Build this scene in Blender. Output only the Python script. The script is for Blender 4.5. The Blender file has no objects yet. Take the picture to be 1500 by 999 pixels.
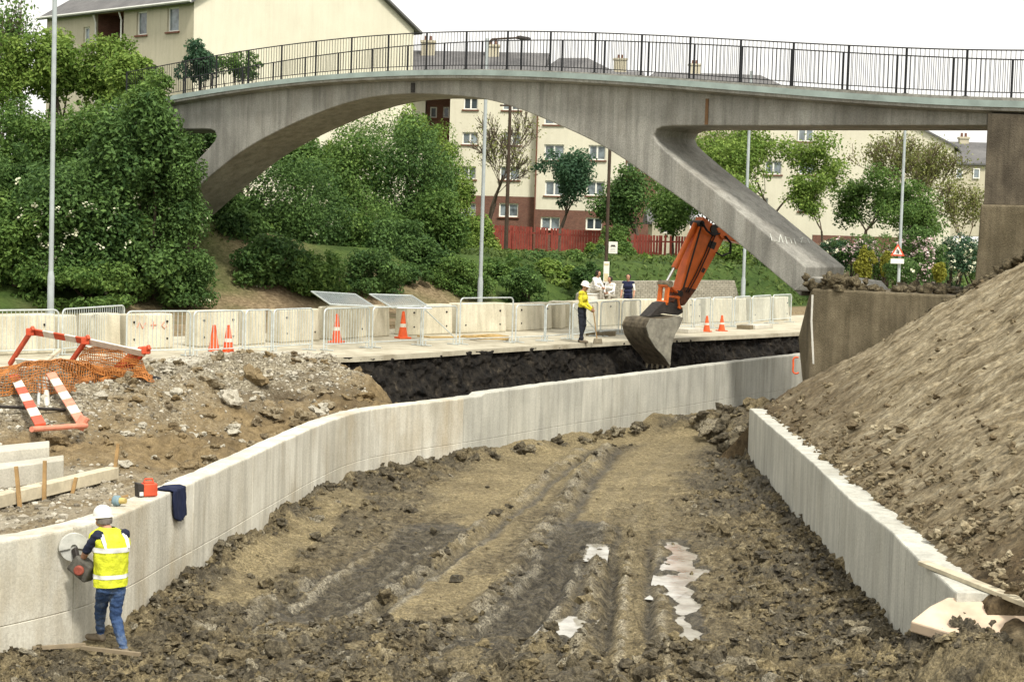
import bpy, bmesh, math, random
import numpy as np
from mathutils import Vector, Matrix
random.seed(7)
RNG = np.random.default_rng(11)
R = math.radians
SC = bpy.context.scene
COL = SC.collection

# ------------------------------------------------------------------ camera
F = 2600.0                       # focal length in photograph pixels (1500 wide)
CAMZ = 5.1                       # metres above the excavated floor
PITCH = math.atan(162.0 / F)
ROLL = R(1.72)
cam_d = bpy.data.cameras.new('camera')
cam = bpy.data.objects.new('camera', cam_d)
COL.objects.link(cam)
cam_d.sensor_width = 36.0
cam_d.lens = 36.0 * F / 1500.0
cam_d.clip_start = 0.1
cam_d.clip_end = 3000
CAMR = (Matrix.Rotation(R(90) - PITCH, 3, 'X') @ Matrix.Rotation(ROLL, 3, 'Z'))
cam.matrix_world = Matrix.Translation((0, 0, CAMZ)) @ CAMR.to_4x4()
SC.camera = cam
EYE = Vector((0, 0, CAMZ))

def ray(px, py):
    return CAMR @ Vector(((px - 750) / F, (499.5 - py) / F, -1.0))
def aty(px, py, Y):
    d = ray(px, py); return EYE + d * (Y / d.y)
def atz(px, py, z):
    d = ray(px, py); return EYE + d * ((z - CAMZ) / d.z)
def onplane(px, py, p0, n):
    d = ray(px, py); return EYE + d * ((Vector(p0) - EYE).dot(n) / d.dot(n))

# the footbridge crosses the road at a right angle: s runs along the bridge, u along the road
BV = Vector((0.769, -0.639, 0)).normalized()
BU = Vector((0.639, 0.769, 0)).normalized()
P0 = Vector((-12.19, 64.8, 0))
def bridge(s, u, z):
    return P0 + BV * s + BU * u + Vector((0, 0, z))
def pxb(px, py, u=0.0):
    p = onplane(px, py, P0 + BU * u, BU) - P0
    return (p.dot(BV), p.z)
def S_of(x, y): return (x - P0.x) * BV.x + (y - P0.y) * BV.y
def U_of(x, y): return (x - P0.x) * BU.x + (y - P0.y) * BU.y
ROADZ = 1.87

# ------------------------------------------------------------------ noise
def _hash(ix, iy, seed):
    h = (ix.astype(np.int64) * 374761393 + iy.astype(np.int64) * 668265263 + seed * 974634777) & 0x7fffffff
    h = ((h ^ (h >> 13)) * 1274126177) & 0x7fffffff
    h = ((h ^ (h >> 16)) * 1103515245) & 0x7fffffff
    return (h & 0xffffff) / float(0xffffff)
def vnoise(x, y, seed=0):
    ix = np.floor(x); iy = np.floor(y); fx = x - ix; fy = y - iy
    fx = fx * fx * fx * (fx * (fx * 6 - 15) + 10); fy = fy * fy * fy * (fy * (fy * 6 - 15) + 10)
    a = _hash(ix, iy, seed); b = _hash(ix + 1, iy, seed); c = _hash(ix, iy + 1, seed); d = _hash(ix + 1, iy + 1, seed)
    return (a + (b - a) * fx) * (1 - fy) + (c + (d - c) * fx) * fy
def fbm(x, y, oct=4, seed=0, gain=0.5):
    t = np.zeros_like(x); a = 1.0; n = 0
    for k in range(oct):
        c, s_ = math.cos(0.6 * k), math.sin(0.6 * k)
        t += a * (vnoise((x * c - y * s_) * 2 ** k, (x * s_ + y * c) * 2 ** k, seed + k * 17) - 0.5); n += a; a *= gain
    return t / n * 2
def worley(x, y, seed=0):
    ix = np.floor(x); iy = np.floor(y)
    f1 = np.full(x.shape, 9.0); f2 = np.full(x.shape, 9.0)
    for dx in (-1, 0, 1):
        for dy in (-1, 0, 1):
            cx = ix + dx; cy = iy + dy
            d = np.hypot(cx + _hash(cx, cy, seed) - x, cy + _hash(cx, cy, seed + 5) - y)
            m = d < f1
            f2 = np.where(m, f1, np.minimum(f2, d)); f1 = np.where(m, d, f1)
    return f1, f2
def sstep(a, b, x):
    t = np.clip((x - a) / (b - a), 0, 1); return t * t * (3 - 2 * t)
def seg_dist(x, y, pts):
    """distance to a polyline and signed side (positive on its right hand) and arc position"""
    best = np.full(x.shape, 1e9); side = np.zeros_like(x); arc = np.zeros_like(x); acc = 0
    for (ax, ay), (bx, by) in zip(pts[:-1], pts[1:]):
        dx, dy = bx - ax, by - ay; L = math.hypot(dx, dy)
        t = np.clip(((x - ax) * dx + (y - ay) * dy) / (L * L), 0, 1)
        d = np.hypot(x - ax - t * dx, y - ay - t * dy)
        cr = (x - ax) * dy - (y - ay) * dx
        m = d < best
        best = np.where(m, d, best); side = np.where(m, np.sign(cr), side); arc = np.where(m, acc + t * L, arc); acc += L
    return best, side, arc
def resample(pts, n):
    p = np.array([tuple(q) for q in pts], float)
    d = np.r_[0, np.cumsum(np.linalg.norm(np.diff(p, axis=0), axis=1))]
    t = np.linspace(0, d[-1], n)
    return np.stack([np.interp(t, d, p[:, k]) for k in range(p.shape[1])], 1)
def smooth_poly(pts, n=200, it=6):
    p = resample(pts, n)
    for _ in range(it):
        q = p.copy(); q[1:-1] = (p[:-2] + 2 * p[1:-1] + p[2:]) / 4; p = q
    return p

# ------------------------------------------------------------------ object helpers
OFF = {}
def tag(o, label=None, cat=None, group=None, kind=None):
    if label: o['label'] = label
    if cat: o['category'] = cat
    if group: o['group'] = group
    if kind: o['kind'] = kind
    return o
def thing(name, label, cat, loc, group=None):
    o = bpy.data.objects.new(name, None); COL.objects.link(o)
    o.empty_display_size = 0.2
    o.location = loc; OFF[o.name] = Vector(loc)
    return tag(o, label, cat, group)
def link_mesh(name, me, parent=None, loc=None):
    o = bpy.data.objects.new(name, me); COL.objects.link(o)
    if parent is not None:
        o.parent = parent; off = OFF[parent.name]
    else:
        off = Vector(loc) if loc is not None else Vector((0, 0, 0)); o.location = off
    OFF[o.name] = off
    if off.length > 0: me.transform(Matrix.Translation(-off))
    return o
def np_mesh(name, V, faces, mat, parent=None, loc=None, smooth=True, attrs=None):
    """V (n,3), faces (m,4) or (m,3)"""
    me = bpy.data.meshes.new(name)
    V = np.asarray(V, np.float32); faces = np.asarray(faces, np.int32); k = faces.shape[1]
    me.vertices.add(len(V)); me.vertices.foreach_set('co', V.ravel())
    me.loops.add(faces.size); me.loops.foreach_set('vertex_index', faces.ravel())
    me.polygons.add(len(faces))
    me.polygons.foreach_set('loop_start', np.arange(0, faces.size, k, dtype=np.int32))
    me.polygons.foreach_set('use_smooth', np.full(len(faces), smooth))
    me.update(calc_edges=True)
    for an, av in (attrs or {}).items():
        a = me.attributes.new(an, 'FLOAT', 'POINT'); a.data.foreach_set('value', np.asarray(av, np.float32).ravel())
    for m in (mat if isinstance(mat, (list, tuple)) else [mat]): me.materials.append(m)
    return link_mesh(name, me, parent, loc)
def grid_faces(nr, nc):
    i = np.arange(nr * nc).reshape(nr, nc)
    return np.stack([i[:-1, :-1], i[:-1, 1:], i[1:, 1:], i[1:, :-1]], -1).reshape(-1, 4)

class MB:
    def __init__(self): self.v = []; self.f = []; self.m = []
    def add(self, vs, fs, mi=0):
        b = len(self.v); self.v += [tuple(p) for p in vs]
        for q in fs: self.f.append([b + k for k in q]); self.m.append(mi)
        return self
    def box(self, c, size, rot=None, mi=0, taper=(1, 1)):
        sx, sy, sz = size[0] / 2, size[1] / 2, size[2] / 2
        P = [(-sx, -sy, -sz), (sx, -sy, -sz), (sx, sy, -sz), (-sx, sy, -sz),
             (-sx * taper[0], -sy * taper[1], sz), (sx * taper[0], -sy * taper[1], sz), (sx * taper[0], sy * taper[1], sz), (-sx * taper[0], sy * taper[1], sz)]
        c = Vector(c)
        P = [c + ((rot @ Vector(p)) if rot is not None else Vector(p)) for p in P]
        return self.add(P, [(0, 3, 2, 1), (4, 5, 6, 7), (0, 1, 5, 4), (1, 2, 6, 5), (2, 3, 7, 6), (3, 0, 4, 7)], mi)
    def beam(self, a, b, w, h, up=(0, 0, 1), mi=0):
        a, b = Vector(a), Vector(b); d = (b - a); L = d.length; d.normalize()
        sd = d.cross(Vector(up));
        if sd.length < 1e-4: sd = d.cross(Vector((1, 0, 0)))
        sd.normalize(); upv = sd.cross(d)
        M = Matrix((d, sd, upv)).transposed()
        return self.box((a + b) / 2, (L, w, h), M, mi)
    def tube(self, pts, r, n=8, cap=True, mi=0):
        pts = [Vector(p) for p in pts]; k = len(pts)
        rs = r if isinstance(r, (list, tuple)) else [r] * k
        vs = []; prev = None
        for i, p in enumerate(pts):
            t = (pts[min(i + 1, k - 1)] - pts[max(i - 1, 0)]).normalized()
            if prev is None:
                a = Vector((0, 0, 1)) if abs(t.z) < 0.9 else Vector((1, 0, 0))
                x = t.cross(a).normalized()
            else:
                x = (prev - t * prev.dot(t)).normalized()
            prev = x; y = t.cross(x)
            for j in range(n):
                an = 2 * math.pi * j / n
                vs.append(p + (x * math.cos(an) + y * math.sin(an)) * rs[i])
        fs = [(i * n + j, i * n + (j + 1) % n, (i + 1) * n + (j + 1) % n, (i + 1) * n + j) for i in range(k - 1) for j in range(n)]
        if cap: fs += [tuple(range(n - 1, -1, -1)), tuple((k - 1) * n + j for j in range(n))]
        return self.add(vs, fs, mi)
    def lathe(self, prof, base=(0, 0, 0), n=16, rot=None, mi=0):
        base = Vector(base); vs = []
        for (r, z) in prof:
            for j in range(n):
                an = 2 * math.pi * j / n; p = Vector((r * math.cos(an), r * math.sin(an), z))
                vs.append(base + ((rot @ p) if rot is not None else p))
        k = len(prof)
        fs = [(i * n + j, i * n + (j + 1) % n, (i + 1) * n + (j + 1) % n, (i + 1) * n + j) for i in range(k - 1) for j in range(n)]
        fs += [tuple(range(n - 1, -1, -1)), tuple((k - 1) * n + j for j in range(n))]
        return self.add(vs, fs, mi)
    def prism(self, poly, ext, mi=0):
        """poly: list of 3D points (planar), ext: extrusion vector"""
        e = Vector(ext); P = [Vector(p) for p in poly]; n = len(P)
        vs = P + [p + e for p in P]
        fs = [tuple(range(n)), tuple(range(2 * n - 1, n - 1, -1))] + [(i, i + n, (i + 1) % n + n, (i + 1) % n) for i in range(n)]
        return self.add(vs, fs, mi)
    def build(self, name, mat, parent=None, loc=None, smooth=False, bevel=0.0, bseg=2, angle=35):
        me = bpy.data.meshes.new(name)
        me.from_pydata(self.v, [], self.f)
        for m in (mat if isinstance(mat, (list, tuple)) else [mat]): me.materials.append(m)
        me.polygons.foreach_set('material_index', self.m)
        bm = bmesh.new(); bm.from_mesh(me); bmesh.ops.recalc_face_normals(bm, faces=bm.faces[:]); bm.to_mesh(me); bm.free()
        if smooth:
            me.polygons.foreach_set('use_smooth', [True] * len(me.polygons))
            me.set_sharp_from_angle(angle=R(angle))
        me.update()
        o = link_mesh(name, me, parent, loc)
        if bevel:
            b = o.modifiers.new('bevel', 'BEVEL'); b.width = bevel; b.segments = bseg; b.limit_method = 'ANGLE'; b.angle_limit = R(40)
        return o

def copy_tree(o, parent=None):
    c = o.copy(); COL.objects.link(c); OFF[c.name] = OFF[o.name]
    if parent is not None: c.parent = parent
    for ch in list(o.children): copy_tree(ch, c)
    return c

# ------------------------------------------------------------------ materials
class NT:
    def __init__(self, name):
        self.mat = bpy.data.materials.new(name); self.mat.use_nodes = True
        self.t = self.mat.node_tree; self.t.nodes.clear()
        self.out = self.n('ShaderNodeOutputMaterial'); self.b = self.n('ShaderNodeBsdfPrincipled')
        self.l(self.b.outputs[0], self.out.inputs[0])
        self.pos = None
    def n(self, typ, **kw):
        x = self.t.nodes.new(typ)
        for k, v in kw.items(): setattr(x, k, v)
        return x
    def l(self, a, b): self.t.links.new(a, b)
    def P(self, obj=False):
        if obj: return self.n('ShaderNodeTexCoord').outputs['Object']
        if self.pos is None: self.pos = self.n('ShaderNodeNewGeometry').outputs['Position']
        return self.pos
    def map(self, scale=(1, 1, 1), rot=(0, 0, 0), obj=False):
        m = self.n('ShaderNodeMapping'); m.inputs['Scale'].default_value = scale; m.inputs['Rotation'].default_value = rot
        self.l(self.P(obj), m.inputs[0]); return m.outputs[0]
    def noise(self, scale, detail=4, rough=0.55, vec=None, dist=0.0):
        x = self.n('ShaderNodeTexNoise'); x.inputs['Scale'].default_value = scale; x.inputs['Detail'].default_value = detail
        x.inputs['Roughness'].default_value = rough; x.inputs['Distortion'].default_value = dist
        self.l(vec if vec is not None else self.P(), x.inputs['Vector']); return x.outputs[0]
    def ramp(self, fac, stops, interp='LINEAR'):
        r = self.n('ShaderNodeValToRGB'); r.color_ramp.interpolation = interp
        e = r.color_ramp.elements
        while len(e) < len(stops): e.new(0.5)
        for el, (p, c) in zip(e, stops):
            el.position = p; el.color = (*c, 1) if not isinstance(c, (int, float)) else (c, c, c, 1)
        self.l(fac, r.inputs[0]); return r.outputs[0]
    def mix(self, fac, a, b, mode='MIX'):
        m = self.n('ShaderNodeMix', data_type='RGBA', blend_type=mode)
        for sock, v in ((m.inputs[0], fac), (m.inputs[6], a), (m.inputs[7], b)):
            if isinstance(v, (int, float)): sock.default_value = v
            elif isinstance(v, tuple): sock.default_value = (*v, 1)
            else: self.l(v, sock)
        return m.outputs[2]
    def math(self, op, a, b=0.0):
        m = self.n('ShaderNodeMath', operation=op)
        for sock, v in ((m.inputs[0], a), (m.inputs[1], b)):
            if isinstance(v, (int, float)): sock.default_value = v
            else: self.l(v, sock)
        return m.outputs[0]
    def attr(self, name): return self.n('ShaderNodeAttribute', attribute_name=name).outputs['Fac']
    def bump(self, h, dist=0.02, strength=1.0, prev=None):
        b = self.n('ShaderNodeBump'); b.inputs['Distance'].default_value = dist; b.inputs['Strength'].default_value = strength
        self.l(h, b.inputs['Height'])
        if prev is not None: self.l(prev, b.inputs['Normal'])
        return b.outputs[0]
    def done(self, col=None, rough=0.8, normal=None, spec=0.3, metal=0.0):
        b = self.b
        if col is not None:
            if isinstance(col, tuple): b.inputs['Base Color'].default_value = (*col, 1)
            else: self.l(col, b.inputs['Base Color'])
        if isinstance(rough, (int, float)): b.inputs['Roughness'].default_value = rough
        else: self.l(rough, b.inputs['Roughness'])
        b.inputs['Specular IOR Level'].default_value = spec
        b.inputs['Metallic'].default_value = metal
        if normal is not None: self.l(normal, b.inputs['Normal'])
        return self.mat
def simple(name, c, rough=0.6, var=0.25, scale=6.0, spec=0.3, metal=0.0, bump=0.0, obj=False, bscale=30):
    t = NT(name); v = t.P(obj)
    n1 = t.noise(scale, 4, 0.6, v)
    c2 = t.ramp(n1, [(0.3, tuple(x * (1 - var) for x in c)), (0.7, tuple(min(1, x * (1 + var * 0.6)) for x in c))])
    nm = t.bump(t.noise(bscale, 3, 0.6, v), bump) if bump else None
    return t.done(c2, rough, nm, spec, metal)

def concrete(name, lo, hi, streak=0.5, stain=(0.2, 0.17, 0.11), stain_amt=0.5, bump=0.006, rough=0.85, speck=0.5, s1=0.6):
    t = NT(name)
    big = t.noise(s1, 4, 0.6)
    c = t.ramp(big, [(0.32, lo), (0.68, hi)])
    st = t.noise(2.2, 5, 0.6, t.map((1.6, 1.6, 0.16)))
    c = t.mix(t.math('MULTIPLY', t.ramp(st, [(0.45, 0.0), (0.72, 1.0)]), streak), c, tuple(x * 0.55 for x in lo))
    st2 = t.noise(1.1, 5, 0.65, t.map((0.9, 0.9, 0.35)))
    c = t.mix(t.math('MULTIPLY', t.ramp(st2, [(0.5, 0.0), (0.75, 1.0)]), stain_amt), c, stain)
    st3 = t.noise(6.0, 3, 0.6, t.map((1.4, 1.4, 0.05)))
    c = t.mix(t.math('MULTIPLY', t.ramp(st3, [(0.5, 0.0), (0.7, 1.0)]), streak * .55), c, tuple(x * 0.6 for x in lo))
    fine = t.noise(28, 3, 0.7)
    c = t.mix(speck, c, t.ramp(fine, [(0.3, (0.35, 0.35, 0.35)), (0.5, (0.5, 0.5, 0.5)), (0.75, (0.66, 0.66, 0.66))]), 'OVERLAY')
    nm = t.bump(fine, bump); nm = t.bump(st, bump * 1.5, 0.5, nm)
    return t.done(c, rough, nm, 0.25)

def leafmat(name, dark, light, trans=0.35):
    t = NT(name)
    c = t.ramp(t.attr('shade'), [(0.0, dark), (0.6, tuple((a + b) / 2 for a, b in zip(dark, light))), (1.0, light)])
    t.l(c, t.b.inputs['Base Color']); t.b.inputs['Roughness'].default_value = 0.6; t.b.inputs['Specular IOR Level'].default_value = 0.2
    tr = t.n('ShaderNodeBsdfTranslucent'); t.l(c, tr.inputs[0])
    mx = t.n('ShaderNodeMixShader'); mx.inputs[0].default_value = trans
    t.l(t.b.outputs[0], mx.inputs[1]); t.l(tr.outputs[0], mx.inputs[2]); t.l(mx.outputs[0], t.out.inputs[0])
    return t.mat

M = {}
M['wall_old'] = concrete('cast concrete warm', (0.46, 0.43, 0.345), (0.67, 0.65, 0.56), 0.55, (0.33, 0.25, 0.13), 0.6)
M['wall_new'] = concrete('cast concrete grey', (0.385, 0.38, 0.33), (0.55, 0.54, 0.465), 0.55, (0.28, 0.26, 0.20), 0.45)
M['bridge'] = concrete('weathered bridge concrete', (0.235, 0.228, 0.2), (0.365, 0.355, 0.312), 0.65, (0.12, 0.10, 0.07), 0.45, 0.012, speck=0.8)
M['block'] = concrete('earth stained concrete', (0.12, 0.098, 0.058), (0.235, 0.195, 0.125), 0.6, (0.065, 0.052, 0.034), 0.7, 0.025, speck=.8, s1=1.3)
M['pier'] = concrete('dark mottled pier', (0.085, 0.07, 0.05), (0.185, 0.155, 0.11), 0.6, (0.06, 0.05, 0.035), 0.6, 0.02, s1=1.6)
M['barrier'] = concrete('barrier concrete', (0.50, 0.46, 0.34), (0.68, 0.64, 0.50), 0.55, (0.30, 0.24, 0.15), 0.45, s1=1.1)
M['slab'] = concrete('precast slab', (0.40, 0.38, 0.31), (0.55, 0.52, 0.44), 0.2, (0.25, 0.22, 0.16), 0.3)
M['galv'] = simple('galvanised steel', (0.50, 0.54, 0.52), 0.5, 0.2, 8, 0.5, 0.15)
M['lamp'] = simple('grey painted column', (0.36, 0.40, 0.40), 0.5, 0.15, 3, 0.4)
M['flash'] = simple('zinc edge strip', (0.33, 0.40, 0.37), 0.5, 0.25, 1.5, 0.4, 0.2)
M['rail'] = simple('black railing paint', (0.012, 0.013, 0.015), 0.5, 0.2, 5)
M['darkpole'] = simple('tarred timber pole', (0.055, 0.038, 0.025), 0.85, 0.3, 5)
M['orange'] = simple('excavator orange paint', (0.68, 0.14, 0.018), 0.42, 0.22, 3.5, 0.45)
M['steel_dark'] = simple('greasy dark steel', (0.035, 0.03, 0.026), 0.6, 0.5, 9)
M['steel_mud'] = simple('mud caked bucket steel', (0.20, 0.17, 0.115), 0.75, 0.5, 5, bump=0.01, bscale=14)
M['chrome'] = simple('polished ram rod', (0.65, 0.64, 0.6), 0.25, 0.05, 3, 0.5, 0.8)
M['black'] = simple('black rubber', (0.012, 0.012, 0.012), 0.7, 0.3, 6)
M['cone'] = simple('cone orange plastic', (0.70, 0.11, 0.03), 0.55, 0.2, 8)
M['white_pl'] = simple('dirty white plastic', (0.66, 0.62, 0.52), 0.55, 0.2, 7)
M['red_pl'] = simple('faded red plastic', (0.56, 0.085, 0.035), 0.55, 0.25, 7)
M['pink_pl'] = simple('sun bleached red plastic', (0.66, 0.25, 0.16), 0.6, 0.2, 7)
M['net'] = simple('orange safety net', (0.36, 0.135, 0.03), 0.7, 0.35, 5)
M['timber'] = simple('rough sawn timber', (0.52, 0.46, 0.33), 0.85, 0.3, 4, bump=0.004)
M['stake'] = simple('pine stake', (0.36, 0.23, 0.10), 0.85, 0.3, 6)
M['paint_white'] = simple('white paint', (0.72, 0.70, 0.62), 0.6, 0.15, 6)
M['chalk'] = simple('chalk marks', (0.55, 0.56, 0.50), 0.9, 0.2, 9)
M['red_fence'] = simple('red stained boards', (0.23, 0.045, 0.03), 0.8, 0.35, 3)
M['ply'] = simple('pinkish plywood sheet', (0.60, 0.47, 0.34), 0.8, 0.35, 1.6)
def brickmat(name, c1, c2, mortar, sc=4.2):
    t = NT(name); b = t.n('ShaderNodeTexBrick'); b.inputs['Scale'].default_value = sc
    b.inputs['Color1'].default_value = (*c1, 1); b.inputs['Color2'].default_value = (*c2, 1); b.inputs['Mortar'].default_value = (*mortar, 1)
    b.inputs['Mortar Size'].default_value = 0.015
    t.l(t.map((1, 1, 1), (R(90), 0, 0)), b.inputs['Vector'])
    c = t.mix(0.6, b.outputs[0], t.ramp(t.noise(3, 4), [(0.3, (0.4, 0.4, 0.4)), (0.7, (0.6, 0.6, 0.6))]), 'OVERLAY')
    return t.done(c, 0.85)
M['brick'] = brickmat('brown brick', (0.17, 0.075, 0.05), (0.12, 0.05, 0.035), (0.2, 0.16, 0.12))
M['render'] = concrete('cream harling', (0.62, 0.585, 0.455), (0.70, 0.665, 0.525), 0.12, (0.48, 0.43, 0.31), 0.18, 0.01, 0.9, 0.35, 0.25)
M['render_dull'] = concrete('greyed and shaded cream harling', (0.45, 0.41, 0.30), (0.52, 0.48, 0.36), 0.25, (0.36, 0.32, 0.24), 0.3, 0.01, 0.9, 0.4, 0.3)
M['roof'] = concrete('grey roof tiles', (0.11, 0.108, 0.108), (0.165, 0.16, 0.155), 0.3, (0.06, 0.055, 0.05), 0.3, 0.02)
M['pane'] = simple('window glass over net curtain', (0.20, 0.235, 0.25), 0.12, 0.75, 1.4, 0.6)
M['pane_dark'] = simple('dark window glass', (0.05, 0.065, 0.075), 0.1, 0.5, 1.3, 0.6)
M['wframe'] = simple('white window frame', (0.78, 0.77, 0.70), 0.5, 0.08, 4)
M['sill'] = simple('brown sill', (0.16, 0.07, 0.045), 0.8, 0.2, 4)
M['dark'] = simple('recess shade and eye dark', (0.02, 0.017, 0.016), 0.9, 0.2, 2)
M['gutter'] = simple('white gutter', (0.6, 0.6, 0.55), 0.5, 0.1, 2)
M['bark'] = simple('bark', (0.085, 0.065, 0.045), 0.9, 0.35, 4)
M['bark_pale'] = simple('pale twigs', (0.17, 0.135, 0.085), 0.9, 0.3, 4)
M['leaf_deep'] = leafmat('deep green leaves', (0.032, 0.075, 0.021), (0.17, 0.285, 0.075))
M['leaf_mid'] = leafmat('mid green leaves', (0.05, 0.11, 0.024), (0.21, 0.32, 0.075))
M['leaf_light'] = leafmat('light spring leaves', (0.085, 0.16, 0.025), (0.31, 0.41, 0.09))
M['leaf_olive'] = leafmat('olive spring leaves', (0.10, 0.12, 0.03), (0.29, 0.31, 0.10))
M['leaf_blue'] = leafmat('blue green leaves', (0.025, 0.065, 0.035), (0.10, 0.19, 0.09))
M['leaf_yellow'] = leafmat('golden leaves', (0.20, 0.21, 0.03), (0.38, 0.37, 0.06))
M['blossom'] = leafmat('cream elder blossom', (0.55, 0.55, 0.36), (0.8, 0.8, 0.6), 0.2)
M['blossom_pink'] = leafmat('pink white blossom', (0.45, 0.28, 0.30), (0.72, 0.62, 0.58), 0.2)
M['grassblade'] = leafmat('rough grass', (0.035, 0.065, 0.015), (0.145, 0.20, 0.05), 0.3)
# ------------------------------------------------------------------ ground materials
def mudmat():
    t = NT('excavated clay')
    wet = t.attr('wet'); dry = t.attr('dry')
    n1 = t.noise(0.9, 5, 0.6); n2 = t.noise(7, 5, 0.65); n3 = t.noise(38, 3, 0.7)
    c = t.ramp(n2, [(0.30, (0.040, 0.031, 0.017)), (0.48, (0.145, 0.115, 0.062)), (0.70, (0.31, 0.26, 0.155))])
    c = t.mix(dry, c, t.ramp(n2, [(0.3, (0.20, 0.158, 0.080)), (0.7, (0.365, 0.298, 0.165))]))
    c = t.mix(t.math('MULTIPLY', t.ramp(n1, [(0.4, 0.0), (0.65, 1.0)]), 0.45), c, (0.085, 0.064, 0.032))
    c = t.mix(wet, c, t.ramp(n2, [(0.32, (0.024, 0.020, 0.013)), (0.7, (0.135, 0.115, 0.076))]))
    c = t.mix(t.math('MULTIPLY', t.attr('pale'), t.ramp(n3, [(0.35, 0.25), (0.6, 1.0)])), c, (0.36, 0.325, 0.24))
    n5 = t.noise(15, 4, 0.75)
    c = t.mix(0.8, c, t.ramp(n5, [(0.33, (0.2,) * 3), (0.5, (0.5,) * 3), (0.68, (0.74,) * 3)]), 'OVERLAY')
    c = t.mix(0.9, c, t.ramp(n3, [(0.3, (0.2,) * 3), (0.5, (0.5,) * 3), (0.7, (0.78,) * 3)]), 'OVERLAY')
    rough = t.ramp(wet, [(0.0, 0.9), (1.0, 0.5)])
    nm = t.bump(n3, 0.03); nm = t.bump(n5, 0.06, 0.9, nm)
    return t.done(c, rough, nm, 0.3)
def gravelmat():
    t = NT('stony backfill')
    n1 = t.noise(0.7, 5, 0.6); n2 = t.noise(5, 5, 0.65); n3 = t.noise(30, 3, 0.7)
    vo = t.n('ShaderNodeTexVoronoi'); vo.inputs['Scale'].default_value = 24; t.l(t.P(), vo.inputs['Vector'])
    st = t.ramp(vo.outputs['Color'], [(0.1, (0.10, 0.085, 0.055)), (0.6, (0.23, 0.20, 0.14)), (0.95, (0.42, 0.385, 0.29))])
    soil = t.ramp(n2, [(0.3, (0.10, 0.07, 0.032)), (0.7, (0.255, 0.19, 0.10))])
    c = t.mix(t.attr('stone'), soil, st)
    c = t.mix(t.attr('wet'), c, (0.07, 0.052, 0.03))
    c = t.mix(t.attr('pale'), c, t.ramp(n2, [(0.3, (0.38, 0.36, 0.29)), (0.7, (0.52, 0.50, 0.42))]))
    c = t.mix(0.75, c, t.ramp(n3, [(0.25, (0.3,) * 3), (0.5, (0.5,) * 3), (0.75, (0.7,) * 3)]), 'OVERLAY')
    nm = t.bump(vo.outputs['Distance'], 0.03, 0.6); nm = t.bump(n3, 0.015, 0.8, nm)
    return t.done(c, 0.92, nm, 0.2)
def slopemat():
    t = NT('cut embankment soil')
    rot = (0, 0, R(18))
    n2 = t.noise(3.0, 6, 0.72, t.map((0.6, 1.1, 0.6))); n3 = t.noise(30, 3, 0.7); n1 = t.noise(0.7, 5, 0.6); n4 = t.noise(10, 5, 0.75, t.map((0.8, 1.05, 0.8)))
    c = t.ramp(n2, [(0.34, (0.085, 0.062, 0.030)), (0.45, (0.19, 0.152, 0.09)), (0.56, (0.295, 0.247, 0.158)), (0.70, (0.43, 0.38, 0.265))])
    c = t.mix(0.8, c, t.ramp(n4, [(0.32, (0.18,) * 3), (0.5, (0.46,) * 3), (0.68, (0.74,) * 3)]), 'OVERLAY')
    c = t.mix(t.attr('wet'), c, t.ramp(n4, [(0.35, (0.05, 0.036, 0.02)), (0.65, (0.13, 0.094, 0.05))]))
    c = t.mix(0.6, c, t.ramp(n3, [(0.25, (0.3,) * 3), (0.5, (0.5,) * 3), (0.75, (0.7,) * 3)]), 'OVERLAY')
    nm = t.bump(n3, 0.015); nm = t.bump(n4, 0.05, 0.9, nm)
    return t.done(c, 0.92, nm, 0.2)
def cutmat():
    t = NT('black cut face')
    n2 = t.noise(5, 6, 0.7, t.map((1, 1, 0.5))); n3 = t.noise(22, 3, 0.7)
    c = t.ramp(n2, [(0.35, (0.006, 0.006, 0.006)), (0.58, (0.026, 0.022, 0.017)), (0.78, (0.12, 0.10, 0.07))])
    c = t.mix(0.7, c, t.ramp(n3, [(0.25, (0.25,) * 3), (0.5, (0.45,) * 3), (0.78, (0.72,) * 3)]), 'OVERLAY')
    nm = t.bump(n3, 0.03); nm = t.bump(n2, 0.08, 0.8, nm)
    return t.done(c, 0.9, nm, 0.2)
def roadmat():
    t = NT('dusty road surface')
    n1 = t.noise(0.5, 5, 0.6); n3 = t.noise(25, 3, 0.7)
    c = t.ramp(t.noise(1.4, 6, .7), [(0.3, (0.27, 0.235, 0.165)), (0.5, (0.42, 0.385, 0.29)), (0.7, (0.52, 0.485, 0.375))])
    c = t.mix(0.4, c, t.ramp(n3, [(0.3, (0.4,) * 3), (0.7, (0.6,) * 3)]), 'OVERLAY')
    return t.done(c, 0.9, t.bump(n3, 0.006), 0.2)
def farmat():
    t = NT('grass and bare earth')
    n1 = t.noise(0.8, 5, 0.65); n2 = t.noise(7, 4, 0.7)
    g = t.ramp(n1, [(0.3, (0.025, 0.05, 0.012)), (0.7, (0.075, 0.115, 0.028))])
    d = t.ramp(n2, [(0.3, (0.145, 0.105, 0.06)), (0.7, (0.30, 0.23, 0.14))])
    c = t.mix(t.attr('dirt'), g, d)
    c = t.mix(0.6, c, t.ramp(n2, [(0.3, (0.3,) * 3), (0.7, (0.65,) * 3)]), 'OVERLAY')
    return t.done(c, 0.95, t.bump(n2, 0.06), 0.1)
M['mud'] = mudmat(); M['gravel'] = gravelmat(); M['slope'] = slopemat(); M['cut'] = cutmat(); M['road'] = roadmat(); M['far'] = farmat()
def watermat():
    t = NT('muddy water with sky glare'); n = t.noise(7, 4, 0.6)
    return t.done(t.ramp(t.noise(2.5, 5, .7), [(.40, (0.40, 0.38, 0.32)), (.60, (0.24, 0.22, 0.175))]), t.ramp(t.noise(2, 3, .5), [(.35, .06), (.65, .16)]), t.bump(t.noise(2.2, 2, .5), 0.012, 0.5), 1.0)  # pale base colour stands in for the white sky's reflection
M['water'] = watermat()

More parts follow.
